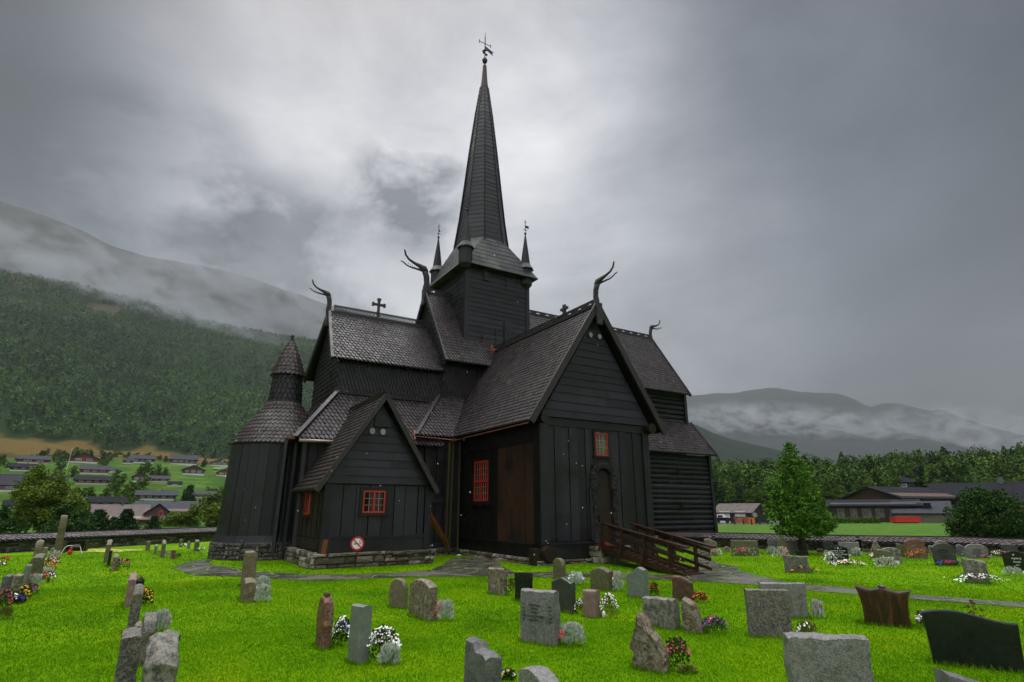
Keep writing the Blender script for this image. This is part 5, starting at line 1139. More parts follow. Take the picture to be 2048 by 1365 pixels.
def plant(label, px, py, wpx, hpx, leaf='green', blooms=(), dens=1.0, cat='flowers'):
    c = ground(px, py); d = c.length*.97/1187*math.sqrt(1); wid = wpx*c.y/1165; hei = max(.05, hpx*c.y/1165); r = wid/2; rd = r*.75
    c = c+Vector((c.x, c.y, 0)).normalized()*rd*.6
    root = tag(empty('flower_clump', c), label, cat, 'flowers planted at the graves')
    n = int(560*dens*(1 if c.y < 14 else .45)); m = MB(); s0 = .034 if c.y < 14 else .045
    if leaf == 'silver': n = int(n*.62); s0 *= 1.55
    for _ in range(n):
        th = random.uniform(0, 2*math.pi); q = math.sqrt(random.random()); u = random.random()**.6; rr = q*(1-.35*u); p = Vector((math.cos(th)*r*rr, math.sin(th)*rd*rr, hei*u*math.sqrt(max(0, 1-(rr*.8)**2))))
        dr = Vector((p.x*1.2, p.y*1.2, hei*.8+random.uniform(-.3, .6)*hei)).normalized(); sd = dr.cross(Vector((random.uniform(-1, 1), random.uniform(-1, 1), .3))).normalized(); s = s0*random.uniform(.6, 1.3)
        if leaf == 'silver':
            for k in (-.55, 0, .55):
                e = (dr*1.0+Vector((0, 0, .35))+sd*k).normalized(); f_ = e.cross(sd).normalized(); g_ = f_.cross(e); m.add([p-g_*s*.07, p+g_*s*.07, p+e*s*.9+g_*s*.09, p+e*s*1.05, p+e*s*.9-g_*s*.09], [(0, 1, 2, 3, 4)])
        else: m.add([p, p+dr*s*.5+sd*s*.28, p+dr*s, p+dr*s*.5-sd*s*.28], [(0, 1, 2, 3)])
    m.build('foliage', LM[leaf], root)
    for col, cnt, *rest in blooms:
        lo, hi = rest[0] if rest else (-1, 1); m = MB(); cnt = int(cnt*1.7); br = (.013 if c.y < 14 else .019)*(1.5 if cnt < 24 else 1)
        for _ in range(cnt):
            a = random.uniform(lo, hi); b2 = random.uniform(-.8, .6); u = random.uniform(.55, 1.05); k = math.sqrt(max(0.05, 1-(a*.85)**2))
            p = Vector((a*r*.95, -abs(b2)*rd*.9 if random.random() < .7 else b2*rd, hei*u*k+.01)); nrm = Vector((a*.5, -.6, .8+random.uniform(-.3, .3))).normalized(); t1 = nrm.cross(Vector((1, 0, 0))).normalized(); t2 = nrm.cross(t1); s = br*random.uniform(.7, 1.2)
            ring = [p+(t1*math.cos(k_*math.pi/4)+t2*math.sin(k_*math.pi/4))*(s if k_ % 2 == 0 else s*.72)+nrm*s*.25 for k_ in range(8)]
            m.add([p]+ring, [(0, 1+k_, 1+(k_+1) % 8) for k_ in range(8)])
        m.build('blossoms', BM[col], root)
    return root
Pl = plant
Pl('silver foliage with red flowers behind the arched stone of the pair', 889, 1243, 38, 32, 'silver', [('red', 10, (-1, -.2))])
Pl('mound of white daisies between the rust brown and grey green stones', 681, 1297, 36, 50, 'dark', [('white', 60), ('blue', 8, (.2, 1))])
Pl('large mound of white daisies beside the grey green slab', 765, 1328, 64, 58, 'dark', [('white', 110)], 1.3)
Pl('silver leafed plant in front of the large daisy mound', 778, 1332, 38, 28, 'silver')
Pl('silver foliage and dark red flowers beside the back tan stone', 524, 1186, 32, 26, 'silver', [('darkred', 22)])
Pl('silver foliage and dark red flowers beside the short tan stone', 524, 1206, 34, 28, 'silver', [('darkred', 18, (-1, .5))])
Pl('silver leaf plant with one red bloom beside the lettered granite', 1144, 1294, 50, 34, 'silver', [('red', 6, (-1, -.6))], 1.5)
Pl('few red leaves and flowers behind the lichened slab', 1023, 1192, 18, 30, 'green', [('darkred', 8)], .5)
Pl('white flowers and silver leaves behind the dark peaked stone', 1152, 1171, 32, 20, 'silver', [('white', 30)])
Pl('silver plant and red flowers behind the squat mossy stone', 1236, 1184, 22, 34, 'silver', [('red', 8), ('white', 6)])
Pl('bushy plant with tiny cream flowers beside the pinkish stone', 1219, 1237, 36, 40, 'lime', [('white', 50)])
Pl('tiny cream flowered plant between dark and pinkish stones', 1160, 1229, 20, 24, 'lime', [('white', 20)], .5)
Pl('red flowers in green leaves behind the pale peaked stone', 1309, 1195, 20, 25, 'green', [('red', 16)], .6)
Pl('orange flowers right of the dark brown uneven stone', 1401, 1207, 32, 18, 'bronze', [('orange', 30)], .7)
Pl('violet and pink flowers right of the leaning rough stone', 1430, 1269, 54, 26, 'green', [('purple', 50), ('pink', 7, (-.5, .3))])
Pl('magenta flowers on leafy stems behind the pointed boulder', 1357, 1341, 50, 50, 'green', [('magenta', 26)])
Pl('yellow dry ground cover at the pointed boulder', 1375, 1349, 40, 10, 'lime', [], .6)
Pl('orange and silver plant behind the mossy topped granite block', 1637, 1237, 22, 28, 'silver', [('orange', 16)])
Pl('yellow green grasses with white blooms beside the speckled block', 1615, 1276, 44, 24, 'lime', [('white', 9)])
Pl('lilac and white flowers right of the red brown wavy stone', 1851, 1255, 30, 26, 'green', [('lilac', 26), ('white', 10)])
Pl('long bed of white petunias before the upright dark stone', 1955, 1171, 98, 18, 'green', [('white', 60), ('darkred', 6, (-.2, .2))])
Pl('low red and green plants before the pale granite stone', 1606, 1147, 60, 12, 'green', [('red', 16), ('yellow', 6)])
Pl('upright orange leaved plant before the pale granite stone', 1607, 1146, 16, 30, 'bronze', [], .4)
Pl('border of white and yellow flowers below the black lettered stone', 1694, 1136, 66, 13, 'green', [('white', 46), ('yellow', 14), ('lilac', 10)])
Pl('silver plant with white blooms left of the black lettered stone', 1661, 1130, 22, 22, 'silver', [('white', 12)], .6)
Pl('silver plants with dark red flowers below the mossy wedge stone', 1774, 1138, 52, 18, 'silver', [('darkred', 16, (-.4, .2))])
Pl('orange and green leafy bed below the tall red brown stone', 1838, 1123, 60, 22, 'green', [('orange', 40)])
Pl('blue carpet with red begonias below the grey lettered stone', 1898, 1133, 54, 9, 'dark', [('blue', 60), ('red', 22, (-.4, .2))])
Pl('red and pink flowers between silver plants at the broad mossy block', 1491, 1113, 58, 15, 'silver', [('red', 30, (-.7, .5)), ('pink', 16, (-.4, .3))])
Pl('red flowers and silver plants before the pointed rock', 1563, 1117, 34, 18, 'silver', [('red', 26, (-.1, .8))])
Pl('silver plant left of the broad light grey stone', 1544, 1110, 18, 14, 'silver', [], .5)
Pl('silver plants with red flowers at the triangular stone by the ramp', 1428, 1113, 34, 12, 'silver', [('red', 9, (-.2, .3))], .6)
Pl('silver clump at the foot of the mossy pointed rock', 1714, 1113, 24, 13, 'silver', [], .6)
Pl('small white and yellow flowers at the pointed grey rock', 1748, 1117, 14, 9, 'green', [('white', 12), ('yellow', 5)], .4)
Pl('red and violet flowers at the foot of the wide grey stone', 1962, 1118, 34, 6, 'dark', [('red', 8), ('purple', 12)], .4)
Pl('silver plant between the two grey lettered stones', 1929, 1113, 18, 8, 'silver', [], .4)
Pl('yellow and white wild flowers before the low wide rock', 1997, 1116, 30, 13, 'lime', [('white', 16), ('pink', 4)], .6)
Pl('dark red flowers at the curved grey stone', 2022, 1118, 30, 14, 'bronze', [('red', 20)], .6)
Pl('silver plants at the foot of the cross stone', 2028, 1153, 38, 14, 'silver', [], .7)
Pl('white and yellow flowers beside the notched slate stone', 1016, 1362, 28, 14, 'green', [('white', 8), ('yellow', 10)])
Pl('magenta blooms at the left picture edge', 6, 1226, 34, 40, 'green', [('magenta', 26), ('red', 6)])
Pl('pale shrubby plant at the left edge below the magenta blooms', 6, 1240, 30, 20, 'lime', [])
Pl('white flowers in the left row', 22, 1209, 34, 20, 'green', [('white', 40)])
Pl('deep blue lobelia cushion in the left row', 37, 1209, 22, 15, 'dark', [('blue', 80)])
Pl('yellow flowers behind the blue cushion', 46, 1204, 26, 26, 'green', [('yellow', 50)])
Pl('purple and pink petunias in the left row', 57, 1192, 32, 20, 'green', [('purple', 20), ('magenta', 16)])
Pl('silver plant with scarlet blooms in the left row', 66, 1173, 34, 18, 'silver', [('red', 12, (-1, .2))])
Pl('green clump with red and white blooms in the left row', 95, 1166, 34, 18, 'green', [('red', 10, (-.8, .3)), ('white', 16)])
Pl('silver foliage mid left row', 90, 1153, 32, 13, 'silver', [])
Pl('orange yellow flowers in the left row', 97, 1144, 30, 18, 'green', [('orange', 20), ('yellow', 20)])
Pl('pink and white flowers in the left row', 103, 1131, 28, 13, 'green', [('pink', 20), ('white', 8)])
Pl('pale pink flowers at the tall pillar stone', 108, 1119, 22, 13, 'silver', [('pink', 16)], .6)
Pl('red flowers far left on the lawn', 10, 1122, 20, 7, 'green', [('red', 14)], .4)
Pl('white and red flowers far left below the others', 4, 1133, 14, 8, 'green', [('red', 6), ('white', 6)], .4)
Pl('green bush with orange flowers beside the small row near the hose', 244, 1141, 30, 20, 'green', [('orange', 20), ('blue', 8)])
Pl('red, yellow and violet pansies right of the orange spotted stone', 288, 1213, 34, 28, 'dark', [('yellow', 26, (-.2, 1)), ('red', 14, (-.9, 0)), ('purple', 8, (-1, 0))])
Pl('silver plant with crimson buds in the left foreground row', 318, 1263, 38, 30, 'silver', [('magenta', 5)], 1.4)
Pl('silver plant with pink and magenta blooms behind the mossy stone', 330, 1330, 34, 50, 'silver', [('magenta', 14), ('pink', 12)], 1.4)
Pl('silver cushion by the taller tan distant stone', 334, 1114, 16, 8, 'silver', [], .4)
Pl('dark green clump beside the reddish square stone', 356, 1119, 14, 9, 'dark', [], .4)
Pl('white flowered cushion right of the far mossy stone', 404, 1104, 16, 8, 'green', [('white', 16)], .4)
Pl('white cushion between far stones by the apse', 368, 1095, 12, 6, 'green', [('white', 10)], .3)
# bronze leaved sapling behind the big black stone
sp = tag(empty('sapling', ground(1953, 1252)), 'thin bronze leaved sapling behind the polished black stone', 'plant'); m = MB(); m.tube([(0, 0, 0), (.01, 0, .2), (0, .01, .33)], [.006, .005, .003], 5); m.build('stem', M['tar_brown'], sp)
m = MB()
for z, a in ((.12, 0), (.14, 2.8), (.22, .6), (.25, 3.3), (.32, 1.5), (.31, 4.2), (.17, 3.0)):
    for _ in range(5): p = Vector((math.cos(a)*random.uniform(.02, .16), math.sin(a)*.06, z+random.uniform(-.02, .03))); m.add([p, p+Vector((.035, 0, .012)), p+Vector((.06, .01, -.005)), p+Vector((.03, 0, -.014))], [(0, 1, 2, 3)])
m.build('foliage', LM['bronze'], sp)

# ================================================================== RAMP
rp = tag(empty('wooden_ramp', CH0, CHR), 'wet brown wooden ramp with handrails leading to the carved door', 'ramp')
A0, A1 = Vector((2.12, -.15, .50)), Vector((1.56, -4.38, .05)); B0, B1 = Vector((3.02, -.15, .50)), Vector((2.32, -4.42, .05))
m = MB(); m.hexa([A0-Vector((0, 0, .12)), B0-Vector((0, 0, .12)), B1-Vector((0, 0, .03)), A1-Vector((0, 0, .03)), A0, B0, B1, A1]); m.build('deck', M['ramp'], rp)
m = MB(); m.beam(A0+Vector((-.03, -.3, -.05)), A1+Vector((-.03, .3, .02)), .05, .16); m.beam(B0+Vector((.03, -.3, -.05)), B1+Vector((.03, .3, .02)), .05, .16); split_build(m, 'stringer', M['ramp'], rp)
m = MB()
for i in range(13): t = (i+.6)/13; a, b = A0.lerp(A1, t), B0.lerp(B1, t); m.beam(a.lerp(b, .2)+Vector((0, 0, .015)), a.lerp(b, .8)+Vector((0, 0, .015)), .05, .03)
split_build(m, 'cleat', M['tar_brown'], rp)
for (C0, C1, T0, T1, ts) in ((A0, A1, Vector((2.14, -.50, 1.25)), Vector((1.55, -4.60, .72)), (.10, .36, .62, .88)), (B0, B1, Vector((3.0, -.9, 1.24)), Vector((2.34, -4.80, .72)), (.26, .48, .70, .93))):
    for t in ts:
        base = C0.lerp(C1, t); yy = (base.y-T0.y)/(T1.y-T0.y); top = T0.lerp(T1, min(1, max(0, yy))); m = MB(); m.beam(base+Vector((0, 0, -.1)), Vector((base.x, base.y, top.z-.02)), .09, .07, (0, 1, 0)); m.build('post', M['ramp'], rp)
        sx = -1 if C0 is A0 else 1; m = MB()
        if t < .8: m.beam(base+Vector((sx*.20, 0, -.06)), base+Vector((sx*.04, 0, .36)), .05, .045, (0, 1, 0)); m.build('brace', M['ramp'], rp)
    m = MB(); m.beam(T0, T1, .13, .045); m.build('handrail', M['ramp'], rp)
    for k in (.10, .32, .56):
        m = MB(); m.beam(T0+Vector((.03, -.25, -k)), T1+Vector((.0, .15, -k)), .035, .085); m.build('side_rail', M['ramp'], rp)
m = MB(); m.obox((2.55, -.32, .555), (.40, 0, 0), (0, .30, -.015), (0, 0, .03)); m.obox((2.55, -.06, .60), (.36, 0, 0), (0, .05, 0), (0, 0, .035)); m.build('threshold_board', M['orange_wood'], rp)

# ================================================================== SIGN and yard clutter
def disc(m, c, r, y0, y1, n=28, r_in=None):
    cx, cz = c
    for i in range(n):
        a0, a1 = 2*math.pi*i/n, 2*math.pi*(i+1)/n
        if r_in is None: m.add([(cx, y0, cz), (cx+r*math.cos(a0), y0, cz+r*math.sin(a0)), (cx+r*math.cos(a1), y0, cz+r*math.sin(a1))], [(0, 1, 2)])
        else: m.add([(cx+r_in*math.cos(a0), y0, cz+r_in*math.sin(a0)), (cx+r*math.cos(a0), y0, cz+r*math.sin(a0)), (cx+r*math.cos(a1), y0, cz+r*math.sin(a1)), (cx+r_in*math.cos(a1), y0, cz+r_in*math.sin(a1))], [(0, 1, 2, 3)])
sg = tag(empty('no_smoking_sign', ground(711, 1139), R(12)), 'round red and white no smoking sign on a thin post by the sacristy', 'sign')
m = MB(); m.tube([(0, 0, -.05), (0, 0, .62)], .012, 6); m.build('post', M['iron'], sg)
M['signred'] = plain('sign_red', (.55, .012, .015), .4, var=.05); M['signwhite'] = plain('sign_white', (.72, .74, .73), .4, var=.04)
zc_ = .715; m = MB(); m.lathe((0, 0, 0), [(.001, 0), (.195, 0), (.195, .012), (.001, .012)], 28); m.v = [(p[0], -.02-p[2]*-1-.006, zc_+p[1]) for p in m.v]; pl_ = m.build('sign_plate', M['signwhite'], sg)
m = MB(); disc(m, (0, zc_), .195, -.030, 0, 32, .148); m.build('red_ring', M['signred'], pl_)
m = MB(); m.obox((0, -.034, zc_), (.108, 0, -.108), (0, .001, 0), (.012, 0, .012)); m.build('red_bar', M['signred'], pl_)
m = MB(); m.box(-.11, .05, -.030, -.028, zc_-.022, zc_+.004); m.box(.06, .075, -.030, -.028, zc_-.022, zc_+.004); m.box(.085, .10, -.030, -.028, zc_-.022, zc_+.004)
m.tube([(.09, -.03, zc_+.015), (.075, -.03, zc_+.035), (.055, -.03, zc_+.05), (.06, -.03, zc_+.085), (.085, -.03, zc_+.095)], .006, 4); m.tube([(.105, -.03, zc_+.015), (.11, -.03, zc_+.03), (.095, -.03, zc_+.045)], .005, 4); m.build('cigarette_symbol', M['ink'], pl_)
fr = tag(empty('sprinkler_stand', ground(142, 1110), R(8)), 'white tubular stand with a red sprinkler head near the left wall', 'sprinkler')
m = MB(); m.tube([(-.38, 0, 0), (-.27, 0, .26), (-.18, 0, .33), (.20, 0, .34), (.27, 0, .29), (.37, .05, 0)], .014, 6); m.build('frame', M['white'], fr)
m = MB(); m.ball((-.04, -.03, .10), .085, 10, 7, 1.1); m.ball((-.02, -.03, .24), .05, 8, 6); m.build('sprinkler_head', M['signred'], fr); m = MB(); m.box(.02, .26, -.03, .0, .28, .38); m.build('plate', M['granite_light'], fr)
hm = MB(); pts = []
hc = ground(215, 1103)
for i in range(150):
    a = i*.21; k = 1+.35*math.sin(i*.37); pts.append((hc.x+math.cos(a)*.75*k+(i-75)*.008, hc.y+math.sin(a)*.55*k, .02+.01*(i % 3)))
hm.tube(pts, .013, 5); M['hose'] = plain('hose_yellow', (.62, .55, .12), .4); tag(hm.build('garden_hose', M['hose']), 'coiled pale yellow garden hose lying on the lawn', 'hose')
ln = tag(empty('grave_lantern', ground(272, 1212)), 'small black lantern beside the orange spotted stone', 'lantern'); m = MB(); m.box(-.05, .05, -.05, .05, .28, .42); m.box(-.012, .012, -.012, .012, 0, .3); m.build('body', M['iron'], ln); m = MB(); m.lathe((0, 0, .42), [(.08, 0), (.03, .06), (.01, .08)], 4, R(45)); m.build('roof', M['iron'], ln)
cd = MB(); cd.lathe((0, 0, 0), [(.028, 0), (.03, .08), (.02, .1), (.008, .115)], 10); o = cd.build('candle', M['white'], None, True); o.location = ground(1208, 1237); tag(o, 'small white grave candle beside the pinkish stone', 'candle')
for i, (px, py, lb) in enumerate(((918, 1112, 'small white stone on the wet paving in the church corner'), (1700, 1112, 'white pebble near the light slab'))):
    m = MB(); m.ball((0, 0, .02), .09 if i == 0 else .05, 10, 6, .4); o = m.build('white_stone', M['white'], None, True); o.location = ground(px, py); tag(o, lb, 'stone')
grass_blades()
# ================================================================== TREES
def tree_leaf_mat(name, stops, rough=.5):
    m, nt, b, out = newmat(name); at = N(nt, 'ShaderNodeAttribute', attribute_name='tone'); i = island(nt)
    L(nt, ramp(nt, math_n(nt, 'ADD', math_n(nt, 'MULTIPLY', at.outputs['Fac'], .7), math_n(nt, 'MULTIPLY', i, .3)), stops), b.inputs['Base Color']); b.inputs['Roughness'].default_value = rough+.15; b.inputs['Specular IOR Level'].default_value = .12; return m
M['leaf_tree'] = tree_leaf_mat('maple_leaves', [(0, (.018, .055, .005)), (.5, (.060, .150, .012)), (1, (.18, .33, .03))], .4)
M['leaf_bush'] = tree_leaf_mat('bush_leaves', [(0, (.008, .022, .004)), (.5, (.022, .060, .010)), (1, (.06, .12, .015))], .45)
M['leaf_birch'] = tree_leaf_mat('birch_leaves', [(0, (.032, .062, .007)), (.5, (.095, .15, .017)), (1, (.24, .29, .035))])
M['leaf_forest'] = tree_leaf_mat('forest_leaves', [(0, (.006, .024, .006)), (.35, (.022, .068, .012)), (.7, (.055, .14, .018)), (1, (.13, .23, .03))])
M['leaf_band'] = tree_leaf_mat('valley_tree_leaves', [(0, (.010, .028, .006)), (.35, (.036, .080, .010)), (.7, (.085, .155, .014)), (1, (.17, .24, .02))])
M['needle'] = tree_leaf_mat('pine_needles', [(0, (.008, .024, .008)), (.5, (.018, .050, .014)), (1, (.045, .09, .02))])
M['bark'] = wood_mat('dark_bark', (.02, .016, .012), (.07, .055, .04), rough=(.6, .8), grain=(12, 12, 3), isl=.1)
M['birch_bark'] = wood_mat('birch_bark', (.10, .09, .08), (.48, .45, .40), rough=(.5, .7), grain=(2, 2, 9), isl=.1)

def quads(P, size, tone, up=.3, flat=.8):
    """P (n,3) leaf centres -> V, tone"""
    n = len(P); nr = rng.normal(0, 1, (n, 3)); nr[:, 2] += up; nr /= np.linalg.norm(nr, axis=1)[:, None]
    t = np.cross(nr, rng.normal(0, 1, (n, 3))); t /= np.linalg.norm(t, axis=1)[:, None]; b = np.cross(nr, t)
    s = (size*rng.uniform(.6, 1.35, n))[:, None]; V = np.stack([P-t*s*.5, P+b*s*.32*flat, P+t*s*.5, P-b*s*.32*flat], 1)
    return V.reshape(-1, 3), np.repeat(tone, 4)
def crown_pts(lobes, per_vol, seed_clumps=1.0, csize=.28):
    """lobes: (x,y,z,rx,ry,rz). leaves gather in clumps near the lobe surfaces."""
    P = []; T = []
    for (x, y, z, rx, ry, rz) in lobes:
        nc = max(6, int(seed_clumps*26*(rx*ry*rz)**.45/csize**.9)); u = rng.normal(0, 1, (nc, 3)); u /= np.linalg.norm(u, axis=1)[:, None]
        rad = rng.uniform(.45, 1.02, nc)**.7; C = u*rad[:, None]*np.array([rx, ry, rz])+np.array([x, y, z])
        k = int(per_vol); cs = csize*rng.uniform(.6, 1.3, nc)
        off = rng.normal(0, 1, (nc, k, 3)); off /= (np.linalg.norm(off, axis=2)[..., None]+1e-6); off *= (rng.uniform(0, 1, (nc, k))**.4)[..., None]*cs[:, None, None]; off[..., 2] *= .7
        pts = (C[:, None, :]+off).reshape(-1, 3); P.append(pts); ct = rng.uniform(0, 1, nc)
        T.append((np.repeat(ct, k)*.55+rng.uniform(0, .45, nc*k)))
    return np.concatenate(P), np.concatenate(T)
def leafmesh(name, P, T, size, mat, parent):
    V, t = quads(P, np.full(len(P), size), T); return np_mesh(name, V, np.arange(len(V)).reshape(-1, 4), mat, t, parent)
def trunk(parent, h, r, limbs, mat, seedpts=None, name='trunk'):
    m = MB(); pts = [(random.uniform(-.03, .03)*i*h*.2, random.uniform(-.03, .03)*i*h*.2, h*i/5-.05) for i in range(6)]; m.tube(pts, [r*(1.35 if i == 0 else 1-.15*i) for i in range(6)], 9)
    for (a, z0, L_, dz) in limbs:
        p0 = Vector((0, 0, z0)); d = Vector((math.cos(a), math.sin(a), 0)); m.tube([p0, p0+d*L_*.4+Vector((0, 0, dz*.5)), p0+d*L_+Vector((0, 0, dz))], [r*.45, r*.3, r*.1], 6)
    return m.build(name, mat, parent, True)
# the leafy tree inside the wall, right of the church
c = ground(1607, 1109); t1 = tag(empty('deciduous_tree', c), 'dense green leafy tree with pointed top inside the right wall', 'tree')
trunk(t1, 3.2, .13, [(a, z, l, .6) for a, z, l in ((.3, .7, .9), (2.2, .8, .9), (3.9, .9, .9), (5.1, 1.0, .9), (1.1, 1.4, .8), (3.0, 1.6, .8), (4.6, 2.0, .6))], M['bark'])
lob = [(0, 0, 1.75, 1.15, 1.0, .80), (-.12, 0, 2.5, 1.0, .85, .70), (.0, 0, 3.15, .72, .6, .6), (.02, 0, 3.70, .42, .4, .45), (-.62, -.2, 1.45, .68, .6, .50), (.72, -.2, 1.30, .66, .6, .46), (.2, -.6, 1.25, .6, .5, .4), (.95, 0, 1.02, .45, .4, .26), (-.55, .1, 2.1, .55, .5, .5), (.5, .1, 2.3, .5, .5, .5), (-.9, 0, 1.75, .35, .35, .35), (-.35, -.2, 1.0, .75, .6, .35), (.45, -.2, .95, .8, .6, .35), (.02, 0, 4.1, .12, .12, .25)]
P, T = crown_pts(lob, 30, 1.15, .19); keep = P[:, 2] > .60; leafmesh('crown', P[keep], T[keep], .095, M['leaf_tree'], t1)
# the round bush over the wall at the right edge
c = ground(1990, 1103); t2 = tag(empty('large_bush', c), 'dark round bush overhanging the wall at the right edge', 'bush')
trunk(t2, 1.6, .09, [(a, .2, 1.0, 1.0) for a in (0, 1.2, 2.5, 3.8, 5.0)], M['bark'])
lob = [(0, 0, 1.35, 1.5, 1.2, 1.15), (-.75, -.1, 1.1, .95, .8, .85), (.9, 0, 1.2, 1.0, .9, 1.0), (-.3, 0, 2.0, .8, .7, .6), (.6, 0, 1.9, .8, .7, .55), (-1.1, 0, .8, .6, .6, .5), (1.4, -.1, .9, .8, .6, .7), (0, -.5, .8, 1.3, .6, .6)]
P, T = crown_pts(lob, 30, 1.6, .20); keep = P[:, 2] > .12; leafmesh('crown', P[keep], T[keep], .095, M['leaf_bush'], t2)

def at_px(px, fwd, z=0.0):      # a point at picture column px, 'fwd' metres ahead on the ground
    r = ray(px, 1017); return Vector((r.x/r.y*fwd, fwd, z))
def birch(name, px, fwd, h, wd, label, mat='leaf_birch', bark='birch_bark', den=20, lsz=.13, cs=.30, lift=.18, seedv=1, cat='tree', group=None):
    c = at_px(px, fwd); c.z = terrain(c.x, c.y); root = tag(empty(name, c), label, cat, group)
    trunk(root, h*.8, h*.022, [(random.uniform(0, 6.3), h*random.uniform(.25, .65), wd*.35, h*.18) for _ in range(6)], M[bark])
    lob = []
    for i in range(9):
        z = h*(lift+.12+(.82-lift)*i/8); k = math.sin(math.pi*min(1, (i+1.6)/9.5))**.7; a = random.uniform(0, 6.3); q = wd*.22*k; lob.append((math.cos(a)*q, math.sin(a)*q, z, wd*.34*k, wd*.34*k, h*.10))
    P, T = crown_pts(lob, den, seedv, cs); leafmesh('crown', P, T, lsz, M[mat], root); return root
birch('birch_tree', 62, 29, 3.75, 2.6, 'tall birch with pale trunk behind the left wall', den=40, seedv=1.5, cs=.26, lsz=.115)
birch('birch_tree', 108, 30, 3.4, 2.5, 'second birch with leaning pale trunk behind the tall pillar stone', den=40, seedv=1.5, cs=.26, lsz=.115)
birch('birch_tree', 142, 31, 2.6, 1.3, 'yellowish birch at the right of the left tree group', den=36, seedv=1.3, cs=.24, lsz=.11, lift=.05)
birch('broadleaf_tree', 10, 27, 1.75, 2.0, 'low dark green shrub tree at the left picture edge', mat='leaf_bush', bark='bark', den=34, cs=.22, lsz=.1, lift=0)
birch('broadleaf_tree', 135, 28, 1.9, 2.3, 'dark green undergrowth below the birches', mat='leaf_bush', bark='bark', den=34, cs=.22, lsz=.1, lift=0)
birch('broadleaf_tree', 385, 60, 2.0, 3.0, 'light green tree between the low buildings and the apse', mat='leaf_birch', bark='bark', den=26, cs=.36, lsz=.2, lift=0)
birch('broadleaf_tree', 428, 58, 2.1, 2.4, 'light green willow like tree beside the apse', mat='leaf_birch', bark='bark', den=26, cs=.36, lsz=.2, lift=0)
birch('broadleaf_tree', 350, 62, 1.3, 2.2, 'rounded pale tree before the building with the wreath', mat='leaf_birch', bark='bark', den=22, cs=.36, lsz=.2, lift=0)
def pine(px, fwd, h, wd, label):
    c = at_px(px, fwd); c.z = terrain(c.x, c.y); root = tag(empty('young_pine', c), label, 'tree'); trunk(root, h*.95, h*.02, [], M['bark']); P = []; T = []
    for i in range(9):
        z = h*(.12+.85*i/9); rr = wd*.5*(1-i/9.5); nb = 7
        for k in range(nb):
            a = 2*math.pi*k/nb+i*1.3+random.uniform(-.2, .2); n = 46; s = rng.uniform(.05, 1, n)**.7
            P.append(np.stack([np.cos(a)*rr*s+rng.normal(0, .05*wd, n), np.sin(a)*rr*s+rng.normal(0, .05*wd, n), z+s*.12*h+rng.normal(0, .02*h, n)], 1)); T.append(rng.uniform(0, 1, n)*.5+random.random()*.5)
    leafmesh('crown', np.concatenate(P), np.concatenate(T), wd*.10, M['needle'], root)
pine(201, 44, 1.6, 1.9, 'young pine tree left of two behind the left wall')
pine(257, 44, 1.65, 1.9, 'young pine tree right of two behind the left wall'); pine(232, 46, 1.1, 1.2, 'smallest young pine between the two taller ones'); pine(312, 47, 1.15, 1.2, 'narrow young pine before the building with the wreath')
pine(170, 40, 2.1, 1.6, 'dark conifer right behind the birches')

# ---- forest on the hillside and behind the field: one mass each
def forest(name, label, pts, hts, nleaf, lsize, mat, conif=.3):
    n = len(pts); Pall = []; Tall = []; S_ = []
    base = np.array(pts); h = np.array(hts); tone = rng.uniform(0, 1, n); con = rng.uniform(0, 1, n) < conif
    u = rng.normal(0, 1, (n, nleaf, 3)); u /= np.linalg.norm(u, axis=2)[..., None]; u *= rng.uniform(.55, 1.0, (n, nleaf))[..., None]
    t = (u[..., 2]+1)/2
    wdt = np.where(con, .20, .34)[:, None]*h[:, None]; shape = np.where(con[:, None], (1-t)*1.25+.12, np.sqrt(np.clip(1-(2*t-1)**2, .08, 1)))
    ang = rng.uniform(0, 2*math.pi, (n, nleaf)); rad = wdt*shape*rng.uniform(.55, 1.05, (n, nleaf))
    P = np.stack([base[:, None, 0]+np.cos(ang)*rad, base[:, None, 1]+np.sin(ang)*rad, base[:, None, 2]+h[:, None]*(.12+.90*t)], 2).reshape(-1, 3)
    big = np.array([noise.noise(Vector((p[0]*.006, p[1]*.006, 2)))*.5+noise.noise(Vector((p[0]*.022, p[1]*.022, 6)))*.4 for p in pts])
    T = np.clip((tone*.62+big*.8+np.where(con, -.22, .10))[:, None]+rng.uniform(-.12, .2, (n, nleaf))+(t-.5)*.12, 0, 1).reshape(-1)
    sz = np.repeat(lsize*h/np.mean(h), nleaf); V, tt = quads(P, sz, T); tag(np_mesh(name, V, np.arange(len(V)).reshape(-1, 4), M[mat], tt), label, 'forest', kind='stuff')
pts = []; hts = []
n_try = 0
while len(pts) < 23000 and n_try < 90000:
    n_try += 1
    r = math.sqrt(random.uniform(640**2, 1720**2)); a = random.uniform(-52, -8); x, y = r*math.sin(R(a)), r*math.cos(R(a)); gap = noise.noise(Vector((x*.008, y*.008, 5)))
    rr = r+noise.noise(Vector((x*.02, y*.02, 9)))*20
    if rr < 690 or (gap > .62 and r > 1050): continue
    if r > 1300 and a < -35 and noise.noise(Vector((x*.011, y*.011, 8))) > .34: continue
    pts.append((x, y, terrain(x, y))); hts.append(random.uniform(5, 13)*(1 if r < 1300 else .8))
forest('hillside_forest', 'green birch and pine forest covering the left hillside', pts, hts, 24, 2.3, 'leaf_forest')
pts = []; hts = []
for _ in range(1100):
    a = random.uniform(13, 48); r = random.uniform(146, 250); x, y = r*math.sin(R(a)), r*math.cos(R(a)); 
    px = 1024+1187*math.tan(R(a))
    if 1780 < px < 1875 and r < 185: continue
    pts.append((x, y, terrain(x, y)-.2)); hts.append(random.uniform(4.8, 8.8)*random.choice((.85, 1, 1, 1.15)))
